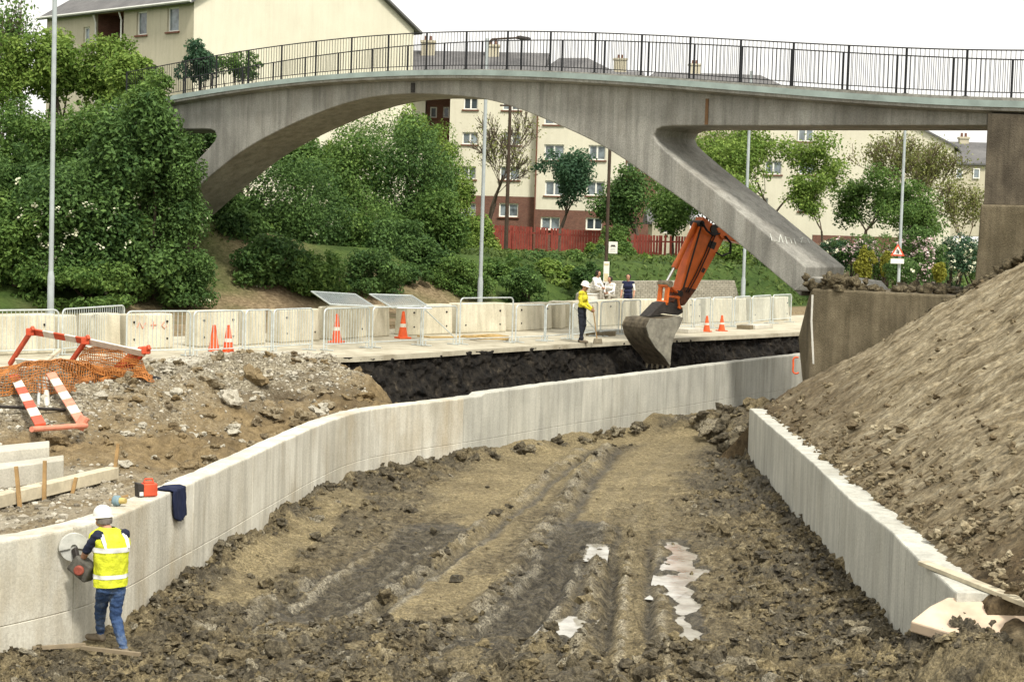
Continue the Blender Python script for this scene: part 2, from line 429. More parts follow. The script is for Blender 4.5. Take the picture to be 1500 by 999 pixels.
# ------------------------------------------------------------------ wall lines (traced on the real heights)
ZT = 1.42
LW_PX = [(-330, 860), (-150, 820), (0, 793), (90, 778), (133, 769), (167, 756), (207, 741), (247, 721), (283, 706), (333, 684), (382, 661), (450, 630), (500, 610), (540, 600), (600, 592), (683, 583), (760, 573), (833, 563), (920, 553), (1000, 543), (1085, 532), (1167, 523), (1230, 515), (1300, 507)]
LW = [atz(x, y, ZT) for x, y in LW_PX]
LW = smooth_poly([(p.x, p.y) for p in LW], 260, 10)
RWZ = 1.30
RW_PX = [(1098, 598), (1192, 679), (1247, 733), (1300, 773), (1343, 816), (1402, 868)]
RW = [atz(x, y, RWZ) for x, y in RW_PX]
RW = resample([(p.x, p.y) for p in RW], 90)
LWl = [tuple(p) for p in LW[::5]] + [tuple(LW[-1])]
RWl = [tuple(p) for p in RW[::8]] + [tuple(RW[-1])]

def g0(pts): return [(p.x, p.y) for p in (atz(x, y, 0.0) for x, y in pts)]
RIDGES = [  # (pixels on the floor, width, height)
    (g0([(560, 985), (640, 940), (700, 905), (745, 860), (768, 820), (800, 775), (835, 725), (862, 685), (890, 655)]), 0.20, 0.17),
    (g0([(440, 960), (520, 905), (600, 850), (660, 805), (720, 765), (790, 710), (850, 660)]), 0.15, 0.10),
    (g0([(840, 960), (862, 880), (872, 820), (885, 770)]), 0.16, 0.07),
    (g0([(300, 935), (400, 880), (470, 850)]), 0.22, 0.08),
]
TRACKS = [  # track imprints
    (g0([(690, 985), (760, 905), (815, 830), (850, 770)]), 0.50, 1.0),
    (g0([(470, 900), (560, 840), (640, 775)]), 0.55, 0.9),
    (g0([(895, 985), (905, 890), (915, 810), (930, 740)]), 0.42, 0.25)]
DRYS = [(g0([(690, 745), (800, 700), (960, 680)]), 0.9), (g0([(760, 665), (860, 645), (1000, 640)]), 1.1), (g0([(905, 960), (915, 850), (930, 770)]), 0.3),  # flattened dry strips
    (g0([(560, 900), (650, 820), (740, 745), (820, 680), (920, 630), (1040, 610)]), 0.55),
    (g0([(640, 890), (700, 850)]), 0.4),
    (g0([(900, 760), (940, 690), (1000, 640)]), 0.9), (g0([(700, 720), (820, 650), (930, 625)]), 1.0),
    (g0([(330, 880), (420, 800), (520, 730)]), 0.35)]
PUD = [(g0([(985, 790), (1000, 820), (985, 850), (1000, 880), (1012, 920), (1005, 948)]), 0.23),
       (g0([(970, 870), (1030, 830)]), 0.14),
       (g0([(815, 930), (838, 905)]), 0.22), (g0([(872, 815), (876, 795)]), 0.13)]
GROOVES = [g0(q) for q in ([(600, 985), (668, 935), (720, 890), (757, 845), (785, 800), (815, 760), (850, 715)], [(500, 925), (580, 872), (650, 825), (712, 778), (770, 730), (830, 680)], [(455, 905), (530, 858), (600, 806), (665, 756)],
  [(812, 985), (838, 915), (852, 850), (866, 790), (884, 735), (910, 690)], [(955, 985), (952, 900), (950, 830), (956, 770), (975, 715)], [(885, 985), (893, 900), (902, 830), (915, 760), (940, 700), (985, 650)], [(350, 925), (440, 868), (520, 812), (600, 756), (680, 705)], [(735, 985), (785, 915), (822, 850), (850, 790)], [(860, 700), (920, 655), (1000, 620)], [(780, 700), (850, 655), (930, 625)])]
WATERZ = -0.055

def floor_fields(x, y):
    dl, sl, _ = seg_dist(x, y, LWl); dl = np.where(sl > 0, dl, 0)
    dr, sr, _ = seg_dist(x, y, RWl)
    near = 1 - sstep(20.9, 22.6, y + 0.5 * fbm(x * 0.5, y * 0.5, 3, 3))
    cl = np.maximum(1 - sstep(0.3, 2.6 - 0.9 * sstep(34, 44, y), dl), 0)
    cr = np.maximum(1 - sstep(0.6, 3.0, dr), 0) * (y < 41.5)
    far = sstep(37, 41, y) * 0.55
    rgt = sstep(2.2, 3.6, x) * sstep(23, 26, y) * 0.6
    clod = np.clip(np.maximum.reduce([cl * 0.9, cr, near, far, rgt]) + 0.30 * fbm(x * 0.7, y * 0.4, 3, 9), 0.06, 1)
    dry = np.zeros_like(x); wet = np.zeros_like(x); pale = np.zeros_like(x)
    h = 0.07 * fbm(x * 0.35, y * 0.25, 3, 2)
    # heap against the walls
    h += 0.22 * np.exp(-(dl / 0.6) ** 2) * (0.2 + 1.1 * vnoise(x * 1.3, y * 1.3, 8)) * sstep(21.8, 25, y)
    h += 0.10 * np.exp(-(dr / 0.6) ** 2) * (y < 40) + 0.26 * near * sstep(-4.0, -1.5, x) * vnoise(x * 0.8 + 3, y * 0.8, 12)
    wob = 0.10 * fbm(x * 1.7, y * 1.7, 3, 21)
    h += 0.70 * sstep(3.4, 4.8, x) * (1 - sstep(18.7, 20.7, y - .35 * (x - 4))) * (0.75 + 0.4 * vnoise(x * 1.2, y * 1.2, 14))
    for pts, w in DRYS:
        d, _, _ = seg_dist(x, y, pts); k = 1 - sstep(w * 0.5, w * 1.3, d + wob * 3)
        dry = np.maximum(dry, k * 0.95); clod *= 1 - 0.75 * k
    for pts, w, a in TRACKS:
        d, _, arc = seg_dist(x, y, pts); k = 1 - sstep(w * 0.8, w * 1.15, d + wob * 1.3)
        wet = np.maximum(wet, k * a); dry *= 1 - k * a; clod *= 1 - 0.8 * k
        h += k * (-0.035 + 0.034 * np.sin(arc * 2 * math.pi / 0.19 + d * 3))
    for pts, w, hh in RIDGES:
        d, sd, _ = seg_dist(x, y, pts); d = np.abs(d + wob)
        k = np.exp(-(d / w) ** 2); brk = 0.45 + 0.75 * vnoise(x * 1.6, y * 1.2, 31)
        h += 0.62 * hh * k * brk * (0.55 + 0.9 * vnoise(x * 5, y * 4, 34)) - 0.05 * np.exp(-((d - w * 1.7) / (w * 0.6)) ** 2) * (sd > 0)
        pale = np.maximum(pale, np.exp(-(d / (w * 0.75)) ** 2) * brk * 0.75 * sstep(.42, .6, fbm(x * 4, y * 3, 3, 33) * .5 + .5))
        wet = np.maximum(wet, np.exp(-((d - w * 1.6) / (w * 0.6)) ** 2) * (sd > 0) * 0.9)
        clod = np.maximum(clod, k * 0.55)
    for gi, pts in enumerate(GROOVES):
        d, sd, arc = seg_dist(x, y, pts); d = d * sd + 0.05 * fbm(x * 1.1, y * 0.9, 3, 200 + gi); a_ = (0.35 + 0.9 * vnoise(arc * .35, arc * 0 + gi, 201)) * (1 - .8 * sstep(26.5, 31, y))
        h += a_ * (-0.075 * np.exp(-(d / .075) ** 2) + 0.035 * np.exp(-((d - .17) / .06) ** 2) + 0.03 * np.exp(-((d + .16) / .06) ** 2))
        wet = np.maximum(wet, a_ * np.exp(-(d / .09) ** 2)); pale = np.maximum(pale, .75 * a_ * np.exp(-((d - .17) / .06) ** 2) * (vnoise(x * 5, y * 4, 210 + gi) > .4))  # groove bottoms darkened, one lip paled, through the colour masks
    pool = np.zeros_like(x)
    for pts, w in PUD:
        d, _, _ = seg_dist(x, y, pts)
        pool = np.maximum(pool, 1 - sstep(w * 0.55, w * 1.3, d + 0.22 * fbm(x * 2.6, y * 2.0, 4, 41)))
    stand = np.exp(-(((x + 4.75) / 0.75) ** 2 + ((y - 20.95) / 0.8) ** 2)); h = h * (1 - .8 * stand); clod = clod * (1 - .75 * stand)
    # clods: three sizes of cells
    f1, f2 = worley(x * 2.6 + 0.4 * fbm(x * 2, y * 2, 2, 5), y * 2.2, 51); c1 = np.clip(1 - f1 * 1.15, 0, 1) ** 0.8 * (0.3 + _hash(np.floor(x * 2.6), np.floor(y * 2.2), 3) * 0.9)
    f1b, _ = worley(x * 6.1, y * 5.2, 52); c2 = np.clip(1 - f1b * 1.1, 0, 1)
    f1c, _ = worley(x * 13, y * 11, 53); c3 = np.clip(1 - f1c, 0, 1)
    f1d, _ = worley(x * 24, y * 20, 55); c4 = np.clip(1 - f1d, 0, 1)
    h += clod * (0.13 * (c1 - 0.3) + 0.10 * (c2 - 0.4) + 0.065 * (c3 - 0.4) + 0.035 * (c4 - .4)) + (0.035 + 0.05 * clod) * fbm(x * 9, y * 8, 4, 54, .7)
    h = h * (1 - pool) + pool * (WATERZ - 0.035 + 0.15 * fbm(x * 2.6, y * 1.9, 3, 61, .5))
    wet = np.maximum(wet, sstep(0.0, 0.25, pool) * 0.95)
    wet = np.clip(np.maximum(wet, clod * 0.85 * sstep(.35, .6, vnoise(x * 1.5, y * 1.2, 71))) , 0, 1)
    dry = np.maximum(dry, near * .75 * sstep(.4, .65, vnoise(x * 2.2, y * 1.8, 221))); wet *= 1 - .6 * near * sstep(.4, .65, vnoise(x * 2.2, y * 1.8, 221))
    pale *= 1 - pool
    return h, np.clip(wet, 0, 1), np.clip(dry, 0, 1), np.clip(pale, 0, 1), clod

def persp_grid(nr, nc, y0, y1, px0, px1):
    # rows evenly spaced in 1/y, columns in x/y: even sampling of a plane seen from the road above
    yy = 1 / np.linspace(1 / y0, 1 / y1, nr); q = (np.linspace(px0, px1, nc) - 750) / F
    Y, Q = np.meshgrid(yy, q, indexing='ij'); return Q * Y, Y
x, y = persp_grid(620, 860, 14.0, 66, -330, 1830)
h, wet, dry, pale, clod = floor_fields(x, y)
# the soil heap at the end of the right wall and towards the big block
wend = RW[0]
hp = np.exp(-(((x - 6.6) / 1.5) ** 2 + ((y - 42.6) / 2.8) ** 2)); h = h + 0.9 * hp * (0.7 + 0.6 * vnoise(x * 1.5, y * 1.1, 77)) * (x > 5.3)
h += 0.35 * np.exp(-(((x - 5.2) / 1.4) ** 2 + ((y - 46.5) / 1.5) ** 2)) * vnoise(x * 2, y * 1.5, 78)
np_mesh('muddy_ground', np.stack([x, y, h], -1).reshape(-1, 3), grid_faces(*x.shape), M['mud'], attrs=dict(wet=wet, dry=dry, pale=pale))['kind'] = 'structure'

# puddles: level sheets lying in the carved hollows
def puddle(i):
    pts, w = PUD[i]
    c = smooth_poly(pts, 14, 1) if len(pts) > 2 else resample(pts, 8)
    d = np.gradient(c, axis=0); n = np.stack([-d[:, 1], d[:, 0]], 1); n /= np.linalg.norm(n, axis=1)[:, None]
    a = c[0] - (c[1] - c[0]) / np.linalg.norm(c[1] - c[0]) * w * 1.5; b = c[-1] + (c[-1] - c[-2]) / np.linalg.norm(c[-1] - c[-2]) * w * 1.5
    cc = np.vstack([a, c, b]); nn = np.vstack([n[0], n, n[-1]]) * w * 1.5
    V = np.vstack([cc + nn, cc - nn]); k = len(cc)
    fs = [(j, j + 1, k + j + 1, k + j) for j in range(k - 1)]
    o = np_mesh('puddle', np.c_[V, np.full(len(V), WATERZ + .003 * i)], fs, M['water']); o['kind'] = 'structure'
for i in range(len(PUD)): puddle(i)

# loose clods of clay: nobody could count them
def ico(sub):
    bm = bmesh.new(); bmesh.ops.create_icosphere(bm, subdivisions=sub, radius=1); bm.verts.ensure_lookup_table()
    v = np.array([q.co[:] for q in bm.verts]); f = np.array([[q.index for q in p.verts] for p in bm.faces]); bm.free(); return v, f
ICO = {k: ico(k) for k in (1, 2, 3)}
def lumps(name, pos, size, mat, sub=2, flat=0.75, rough=0.35, attrs=None, smooth=True):
    v, f = ICO[sub]; n = len(pos); V = np.empty((n, len(v), 3)); A = {k: np.empty((n, len(v))) for k in (attrs or {})}
    for i in range(n):
        o = RNG.uniform(-50, 50, 3); s = RNG.uniform(0.7, 1.3, 3) * size[i]; s[2] *= flat
        k = 1 + rough * (np.sin(v[:, 0] * 3.1 + o[0]) * np.sin(v[:, 1] * 2.7 + o[1]) + 0.8 * np.sin(v[:, 2] * 4.3 + o[2] + v[:, 0] * 3)) + rough * RNG.uniform(-0.45, 0.45, len(v))
        a = RNG.uniform(0, 6.28); p = v * k[:, None] * s
        V[i, :, 0] = p[:, 0] * math.cos(a) - p[:, 1] * math.sin(a); V[i, :, 1] = p[:, 0] * math.sin(a) + p[:, 1] * math.cos(a); V[i, :, 2] = p[:, 2]
        V[i] += pos[i]
        for kk in A: A[kk][i] = attrs[kk][i]
    FF = (f[None] + (np.arange(n) * len(v))[:, None, None]).reshape(-1, 3)
    return np_mesh(name, V.reshape(-1, 3), FF, mat, smooth=smooth, attrs=A)
Q = RNG.uniform(0, 1, (60000, 3)); yy = 1 / (1 / 18.2 + Q[:, 0] * (1 / 52 - 1 / 18.2)); xx = (Q[:, 1] * 1600 - 800) / F * yy
dl, sl, _ = seg_dist(xx, yy, LWl); dr, sr, _ = seg_dist(xx, yy, RWl)
hh, ww, dd, pp, cc = floor_fields(xx, yy)
inside = (sl > 0) & (dl > 0.05) & ((sr > 0) | (yy < 19.2) | (yy > 39.5)) & (Q[:, 2] < np.clip(cc - 0.12, 0, 1) ** 1.6 * 0.5 + 0.006)
sel = np.where(inside)[0][:9500]
size = np.clip(RNG.lognormal(-3.55, 0.55, len(sel)), 0.014, 0.11) * (0.8 + 0.2 * (yy[sel] > 22))
pos = np.stack([xx[sel], yy[sel], hh[sel] + size * 0.25], 1)
o = lumps('mud_clods', pos, size, M['mud'], 2, 0.8, 0.45, smooth=False, attrs=dict(wet=np.where(RNG.uniform(0, 1, len(sel)) < 0.5, 0.75, 0.1), dry=np.where(RNG.uniform(0, 1, len(sel)) < 0.15, 0.8, 0.0), pale=np.where(RNG.uniform(0, 1, len(sel)) < 0.05, 0.7, 0.0)))
o['kind'] = 'stuff'
# a row of bigger lumps pushed against the walls and in front of the camera
P2 = []; S2 = []
for k in range(150):
    i = RNG.integers(70, 225); p = LW[i]; q = LW[i + 1] - LW[i]; q = q / np.linalg.norm(q); nrm = np.array([q[1], -q[0]])
    c = p + nrm * RNG.uniform(0.1, 0.6); P2.append((*c, RNG.uniform(0.0, 0.2))); S2.append(RNG.uniform(0.05, 0.14))
for k in range(70):
    i = RNG.integers(0, 85); p = RW[i]; P2.append((p[0] - RNG.uniform(0.1, 0.9), p[1], RNG.uniform(0.0, 0.1))); S2.append(RNG.uniform(0.04, 0.13))
for k in range(230):
    yq = RNG.uniform(18.6, 21.0); P2.append(((RNG.uniform(300, 1560) - 750) / F * yq, yq, RNG.uniform(0.0, 0.12))); S2.append(RNG.uniform(0.05, 0.22) if yq < 20.3 else RNG.uniform(.03, .11))
for k in range(60):
    P2.append((RNG.uniform(4.8, 8.2), RNG.uniform(40.3, 47), 0)); P2[-1] = (P2[-1][0], P2[-1][1], 0.2 + 0.5 * math.exp(-((P2[-1][0] - 6.6) / 1.5) ** 2)); S2.append(RNG.uniform(0.08, 0.26))
n = len(P2)
o = lumps('clay_lumps', np.array(P2), np.array(S2), M['mud'], 3, 0.8, 0.42, smooth=False, attrs=dict(wet=np.where(RNG.uniform(0, 1, n) < 0.6, 0.7, 0.1), dry=np.where(RNG.uniform(0, 1, n) < 0.2, 0.7, 0.0), pale=np.where(RNG.uniform(0, 1, n) < 0.22, 0.55, 0.0)))
o['kind'] = 'stuff'

# ------------------------------------------------------------------ right embankment
TOE = [(5.25, 8.0), (5.2, 19.0), (5.42, 30), (5.6, 39.4), (8.3, 47.6), (9.6, 51.5)]
x, y = persp_grid(420, 520, 14.0, 50, 1050, 2050)
d, sd, arc = seg_dist(x, y, TOE); d = d * sd
d2 = np.where(d > 0, d, 0)
rate = 0.66 - 0.05 * sstep(3, 8, d2)
z = 1.2 + rate * d2 + np.where(d < 0, d * np.where(y < 39.6, 9.0, 1.2), 0)
cl = np.exp(-(d2 / 1.2) ** 2) * sstep(30, 40, y) + 0.8 * (1 - sstep(19.5, 22.5, y)) + 0.25
f1, _ = worley(x * 3.2, y * 2.6, 81); f2_, _ = worley(x * 8, y * 7, 82)
ca, sa = math.cos(R(-17)), math.sin(R(-17))
al = (x * ca - y * sa); bl = (x * sa + y * ca)
st = fbm(x * 0.8, y * 2.4, 5, 83, .6)
z += (d > 0) * (0.07 * cl * np.clip(1 - f1 * 1.1, 0, 1) + 0.05 * np.clip(1 - f2_ * 1.1, 0, 1) * (0.1 + cl) * vnoise(x * 1.1, y * .9, 90)) + (d > 0) * 0.05 * st + 0.16 * sstep(0.2, 1.5, d) * fbm(x * 0.9 + y * .3, y * 0.8, 4, 91) + 0.09 * fbm(x * 0.6, y * 0.4, 3, 84) + 0.05 * fbm(x * 5, y * 9, 4, 85, .7)
sb = S_of(x, y); ub = U_of(x, y)
z = np.where((d < 0), np.minimum(z, 1.15), z); z = np.where(y < 18.9, np.minimum(z, 0.9 + .35 * d2 + .25 * fbm(x * 1.5, y * 1.5, 4, 87)), z)
wetm = np.clip(np.exp(-(d2 / 1.5) ** 2) * (0.35 + 0.6 * sstep(30, 38, y)) + 0.8 * (1 - sstep(19.0, 21.5, y)) * np.exp(-(d2 / 1.8) ** 2), 0, 1) * (0.4 + vnoise(x * 1.5, y, 86))
z = np.minimum(z, 7.4)
np_mesh('earth_embankment', np.stack([x, y, z], -1).reshape(-1, 3), grid_faces(*x.shape), M['slope'], attrs=dict(wet=np.clip(wetm, 0, 1)))['kind'] = 'structure'
# clods rolled down the embankment
Q = RNG.uniform(0, 1, (5000, 3)); yy = 1 / (1 / 17.5 + Q[:, 0] * (1 / 46 - 1 / 17.5)); xx = 5.4 + Q[:, 1] ** 1.3 * 6
d, sd, _ = seg_dist(xx, yy, TOE); ok = (sd > 0) & (Q[:, 2] < 0.07 + 0.7 * np.exp(-(d / 0.9) ** 2))
xx, yy, d = xx[ok][:1500], yy[ok][:1500], d[ok][:1500]
size = np.clip(RNG.lognormal(-3.6, 0.5, len(xx)), 0.014, 0.09)
zz = 1.2 + (0.66 - 0.05 * sstep(3, 8, d)) * d + 0.10
lumps('embankment_clods', np.stack([xx, yy, zz], 1), size, M['slope'], 2, 0.8, 0.4, smooth=False, attrs=dict(wet=np.where(RNG.uniform(0, 1, len(xx)) < 0.6, 0.7, 0.0)))['kind'] = 'stuff'

# ------------------------------------------------------------------ left stony bank, trench and black cut face
ROAD_E = smooth_poly([(p.x, p.y) for p in (atz(a, b, ROADZ) for a, b in [(-460, 590), (-200, 556), (60, 541), (200, 531), (300, 524), (400, 521), (505, 524), (600, 518), (700, 512), (850, 503), (1000, 495), (1160, 487), (1300, 480), (1420, 475)])], 300, 8)
WB = LW.copy()
q = np.gradient(LW, axis=0); q /= np.linalg.norm(q, axis=1)[:, None]
LWN = np.stack([q[:, 1], -q[:, 0]], 1)         # towards the channel
WB = LW - LWN * 0.20                             # middle of the wall
# matched anchors wall -> road edge
def idx_near(P, pt): return int(np.argmin(np.hypot(P[:, 0] - pt[0], P[:, 1] - pt[1])))
wi = [0, idx_near(WB, (-5.5, 20.5)), idx_near(WB, (-4.6, 24)), idx_near(WB, (-4.0, 28.1)), idx_near(WB, (-3.2, 34.5)), idx_near(WB, (-2.0, 37)), idx_near(WB, (1.37, 42.8)), idx_near(WB, (4.6, 48.2)), 259]
ri = [0, idx_near(ROAD_E, (-11.5, 36)), idx_near(ROAD_E, (-9.4, 38.5)), idx_near(ROAD_E, (-7.6, 40.5)), idx_near(ROAD_E, (-5.0, 42.6)), idx_near(ROAD_E, (-3.8, 43.6)), idx_near(ROAD_E, (0.6, 49.3)), idx_near(ROAD_E, (4.6, 54)), 299]
NS, NTT = 640, 300
ss = np.linspace(0, 1, NS); anc = np.linspace(0, 1, len(wi))
# spend more samples near the camera, less at the far trench
wfi = np.interp(ss, [0, .12, .3, .45, .6, .7, .8, .9, 1], wi); rfi = np.interp(ss, [0, .12, .3, .45, .6, .7, .8, .9, 1], ri)
def lerp_idx(P, fi):
    i0 = np.floor(fi).astype(int).clip(0, len(P) - 2); t = (fi - i0)[:, None]; return P[i0] * (1 - t) + P[i0 + 1] * t
Wp = lerp_idx(WB, wfi); Rp = lerp_idx(ROAD_E, rfi)
tt = np.linspace(0, 1, NTT)
Pxy = Wp[:, None] * (1 - tt[None, :, None]) + Rp[:, None] * tt[None, :, None]
x, y = Pxy[..., 0], Pxy[..., 1]; T = np.broadcast_to(tt[None], x.shape); Sg = np.broadcast_to(ss[:, None], x.shape)
mound = 1.22 + 0.05 * T + (ROADZ - 1.22) * sstep(0.2, 0.97, T)
mound += 0.22 * np.exp(-((T - 0.62) / 0.2) ** 2) * (0.3 + vnoise(x * 0.5, y * 0.5, 91)) * sstep(0.97, 0.8, T)
lump_ = sstep(0.28, 0.4, Sg) * sstep(.03, .12, T) * (1 - sstep(.75, .95, T))
mound += lump_ * (0.34 * fbm(x * 0.55, y * 0.5, 3, 92) - 0.16 * np.exp(-((T - 0.2) / 0.12) ** 2) + 0.16 * fbm(x * 1.7, y * 1.5, 3, 88))
# hollow round the pipe end
hx, hy = (lambda p: (p.x, p.y))(atz(384, 574, 1.6)); mound -= 0.30 * np.exp(-(((x - hx) / 0.55) ** 2 + ((y - hy) / 0.6) ** 2))
hx2, hy2 = (lambda p: (p.x, p.y))(atz(415, 566, 1.65)); mound -= 0.25 * np.exp(-(((x - hx2) / 0.4) ** 2 + ((y - hy2) / 0.4) ** 2))
bench = np.exp(-((x + 6.9) / 1.6) ** 2) * (1 - sstep(25.5, 28, y)) * (1 - sstep(0.5, 0.75, T)); mound = mound * (1 - bench) + (1.22 + 0.03 * T) * bench
tr = sstep(0.625, 0.705, Sg + 0.06 * (T - 1) + 0.03 * fbm(x * 1.3, y * 1.3, 3, 93))
trench = np.interp(T, [0, 0.05, 0.3, 0.9, 1.0], [0.9, 0.5, 0.25, 0.2, 0.2])
z = mound * (1 - tr) + trench * tr
rg = sstep(0.0, 0.05, T) * (1 - sstep(0.95, 1.0, T) * (1 - tr))
f1, _ = worley(x * 4, y * 3.4, 94); f2_, _ = worley(x * 10, y * 9, 95)
z += rg * (0.11 * fbm(x * 1.4, y * 1.2, 4, 96) + 0.10 * np.clip(1 - f1 * 1.1, 0, 1) * (0.3 + 0.9 * vnoise(x * .7, y * .7, 97)) + 0.035 * np.clip(1 - f2_, 0, 1) + 0.02 * fbm(x * 9, y * 8, 2, 98)) * (1 - 0.7 * bench)
stone = np.clip(sstep(0.30, 0.7, T + 0.25 * fbm(x * 0.8, y * 0.7, 3, 99)) + bench * 0.7, 0, 1)
pale = np.clip(sstep(0.86, 0.97, T + 0.08 * fbm(x * 1.2, y, 3, 100)) * 0.8 + bench * 0.35 * (vnoise(x * 1.4, y * 1.4, 102) > 0.45), 0, 1)
darkb = np.clip(np.maximum(np.exp(-(((x - hx) / 0.6) ** 2 + ((y - hy) / 0.6) ** 2)), np.exp(-(((x - hx2) / 0.5) ** 2 + ((y - hy2) / 0.4) ** 2))) + 0.35 * (1 - sstep(0.0, 0.3, T)) * vnoise(x, y, 101) + 0.5 * lump_ * sstep(.1, .5, fbm(x * .9, y * .8, 3, 89)) + tr * 0.9, 0, 1)  # darker in both hollows, patchily elsewhere, and across the trench
np_mesh('stony_bank', np.stack([x, y, z], -1).reshape(-1, 3), grid_faces(*x.shape), M['gravel'], attrs=dict(stone=stone, pale=pale, wet=darkb))['kind'] = 'structure'
BANK = (x, y, z)
def bank_z(px_, py_):
    i = np.argmin((BANK[0] - px_) ** 2 + (BANK[1] - py_) ** 2); return float(BANK[2].ravel()[i])
def on_bank(a, b):
    """the point of the left bank seen at a pixel of the photograph"""
    p = atz(a, b, 1.6)
    for _ in range(12): p = atz(a, b, bank_z(p.x, p.y))
    return p
# stones
sel = RNG.choice(x.size, 9000, p=(lambda w: w / w.sum())((stone * (1 - tr) * (y < 46) / y).ravel() + 1e-9))
xs, ys, zs = x.ravel()[sel], y.ravel()[sel], z.ravel()[sel]
size = np.clip(RNG.lognormal(-4.0, 0.5, len(sel)), 0.01, 0.075)
M['stones'] = (lambda t: t.done(t.ramp(t.attr('tone'), [(0, (0.10, 0.085, 0.06)), (0.6, (0.28, 0.25, 0.19)), (1, (0.50, 0.47, 0.39))]), 0.9, t.bump(t.noise(25, 3), 0.01)))(NT('loose stones'))
lumps('gravel_stones', np.stack([xs, ys, zs + size * 0.2], 1), size, M['stones'], 1, 0.8, 0.2, dict(tone=RNG.uniform(0, 1, len(sel))), smooth=False)['kind'] = 'stuff'

Q = RNG.uniform(0, 1, (400, 2)); ii = (Q[:, 0] * NS * .62 + NS * .1).astype(int); jj = np.clip((.06 + .8 * Q[:, 1]) * NTT, 0, NTT - 1).astype(int)
sz = np.clip(RNG.lognormal(-2.75, 0.5, 400), 0.03, 0.24) * (0.6 + 0.4 * (x[ii, jj] > -8))
ok = bench[ii, jj] < .3
lumps('bank_rubble', np.stack([x[ii, jj], y[ii, jj], z[ii, jj] + sz * .15], 1)[ok], sz[ok], M['gravel'], 3, .75, .42, smooth=False, attrs=dict(stone=RNG.uniform(0, .6, ok.sum()), pale=np.where(RNG.uniform(0, 1, ok.sum()) < .25, .7, 0), wet=np.where(RNG.uniform(0, 1, ok.sum()) < .25, .6, 0)))['kind'] = 'stuff'
# black cut face below the road edge
i0 = idx_near(ROAD_E, (-6.0, 41.8)); seg = resample(ROAD_E[i0:], 900); nz = 70
q = np.gradient(seg, axis=0); q /= np.linalg.norm(q, axis=1)[:, None]; nrm = np.stack([q[:, 1], -q[:, 0]], 1)
zz = np.linspace(1, 0, nz); A = np.cumsum(np.r_[0, np.linalg.norm(np.diff(seg, axis=0), axis=1)])
AA, ZZ = np.meshgrid(A, zz, indexing='ij')
ledge = -0.06 + 0.55 * (1 - ZZ) ** 1.3 + 0.22 * fbm(AA * 1.3, ZZ * 2.5, 5, 111, 0.6) * sstep(1.0, 0.9, ZZ) + 0.10 * fbm(AA * 6, ZZ * 9, 3, 112) * sstep(1.0, 0.93, ZZ)
ledge = ledge - 0.10 * sstep(0.97, 0.90, ZZ)
Zc = 0.15 + (ROADZ - 0.012 - 0.15) * ZZ
X3 = seg[:, None, 0] + nrm[:, None, 0] * ledge; Y3 = seg[:, None, 1] + nrm[:, None, 1] * ledge
np_mesh('cut_face_ground', np.stack([X3, Y3, Zc], -1).reshape(-1, 3), grid_faces(*X3.shape), M['cut'])['kind'] = 'structure'
# rubble at its foot
n = 420; k = RNG.integers(0, 800, n); dist = RNG.uniform(0.5, 2.2, n)
ps = np.stack([seg[k, 0] + nrm[k, 0] * dist, seg[k, 1] + nrm[k, 1] * dist, 0.3 + RNG.uniform(0, 0.25, n) + 0.25 * (dist < 1)], 1)
lumps('trench_rubble', ps, np.clip(RNG.lognormal(-2.3, 0.5, n), 0.04, 0.28), M['cut'], 2, 0.8, 0.3)['kind'] = 'stuff'

# ------------------------------------------------------------------ road strip between the cut and the far side
far_edge = np.array([tuple(p)[:2] for p in (P0 + BV * 12.0 + BU * u for u in np.linspace(-22, 130, 300))])
E2 = ROAD_E.copy(); E2[:, :] += 0
ext = np.array([tuple((P0 + BV * 19.2 + BU * u))[:2] for u in (70, 100, 130)])
near_e = resample(np.vstack([E2, ext]), 300)
Vn = []; NW = 12
wob = 0.10 * fbm(np.linspace(0, 60, 300), np.zeros(300), 4, 120)
for j in range(NW):
    t = j / (NW - 1); p = near_e * (1 - t) + far_edge * t
    if j == 0: p = p + nrm[0] * wob[:, None]
    Vn.append(np.c_[p, np.full(300, ROADZ)])
V = np.stack(Vn, 0); Vb = V.copy()
# top sheet with a broken edge slab 0.12 thick
V = np.concatenate([V[:1] - [0, 0, 0.13], V], 0)
np_mesh('road', V.reshape(-1, 3), grid_faces(NW + 1, 300), M['road'], smooth=False)['kind'] = 'structure'

# ------------------------------------------------------------------ far side: pavement, verge, bank, hill
def far_z(x, y):
    s = S_of(x, y); u = U_of(x, y)
    toe = np.interp(u, [-40, -8, 8, 20, 40, 70, 140], [0.5, 1.0, 5.0, 6.0, 6.0, 5.0, 3.0])
    H = np.interp(u, [-60, -6, 1, 7, 16, 40, 60], [8.0, 7.5, 4.2, 2.4, 2.0, 1.7, 1.7])
    d = np.clip(toe - s, 0, None)
    return ROADZ - 0.004 + 0.06 * (s < 11) + H * sstep(0, 1, d / (H * 2.3)) ** 0.8 + 0.05 * fbm(x * 0.6, y * 0.6, 3, 131) * np.clip(d, 0, 1)
ug = np.r_[np.linspace(-90, -22, 30), np.linspace(-21, 40, 260), np.linspace(41, 260, 70)]
sg = np.r_[np.linspace(12.0, 11.0, 4), np.linspace(10.97, -22, 170), np.linspace(-23, -260, 50)]
UU, SS = np.meshgrid(ug, sg, indexing='ij')
x = P0.x + BV.x * SS + BU.x * UU; y = P0.y + BV.y * SS + BU.y * UU
z = far_z(x, y)
dirt = np.clip((1 - sstep(9, 14, UU)) * sstep(0.5, 3.0, SS + 1.5 * fbm(x * 0.3, y * 0.3, 3, 132)), 0, 1)
path = np.exp(-((SS * 0.55 + UU - 4.0) / 2.2) ** 2) * sstep(-3.5, -1, SS) * (SS < 9)
dirt = np.maximum(dirt, path) * (0.55 + 0.6 * vnoise(x * 0.9, y * 0.9, 133))
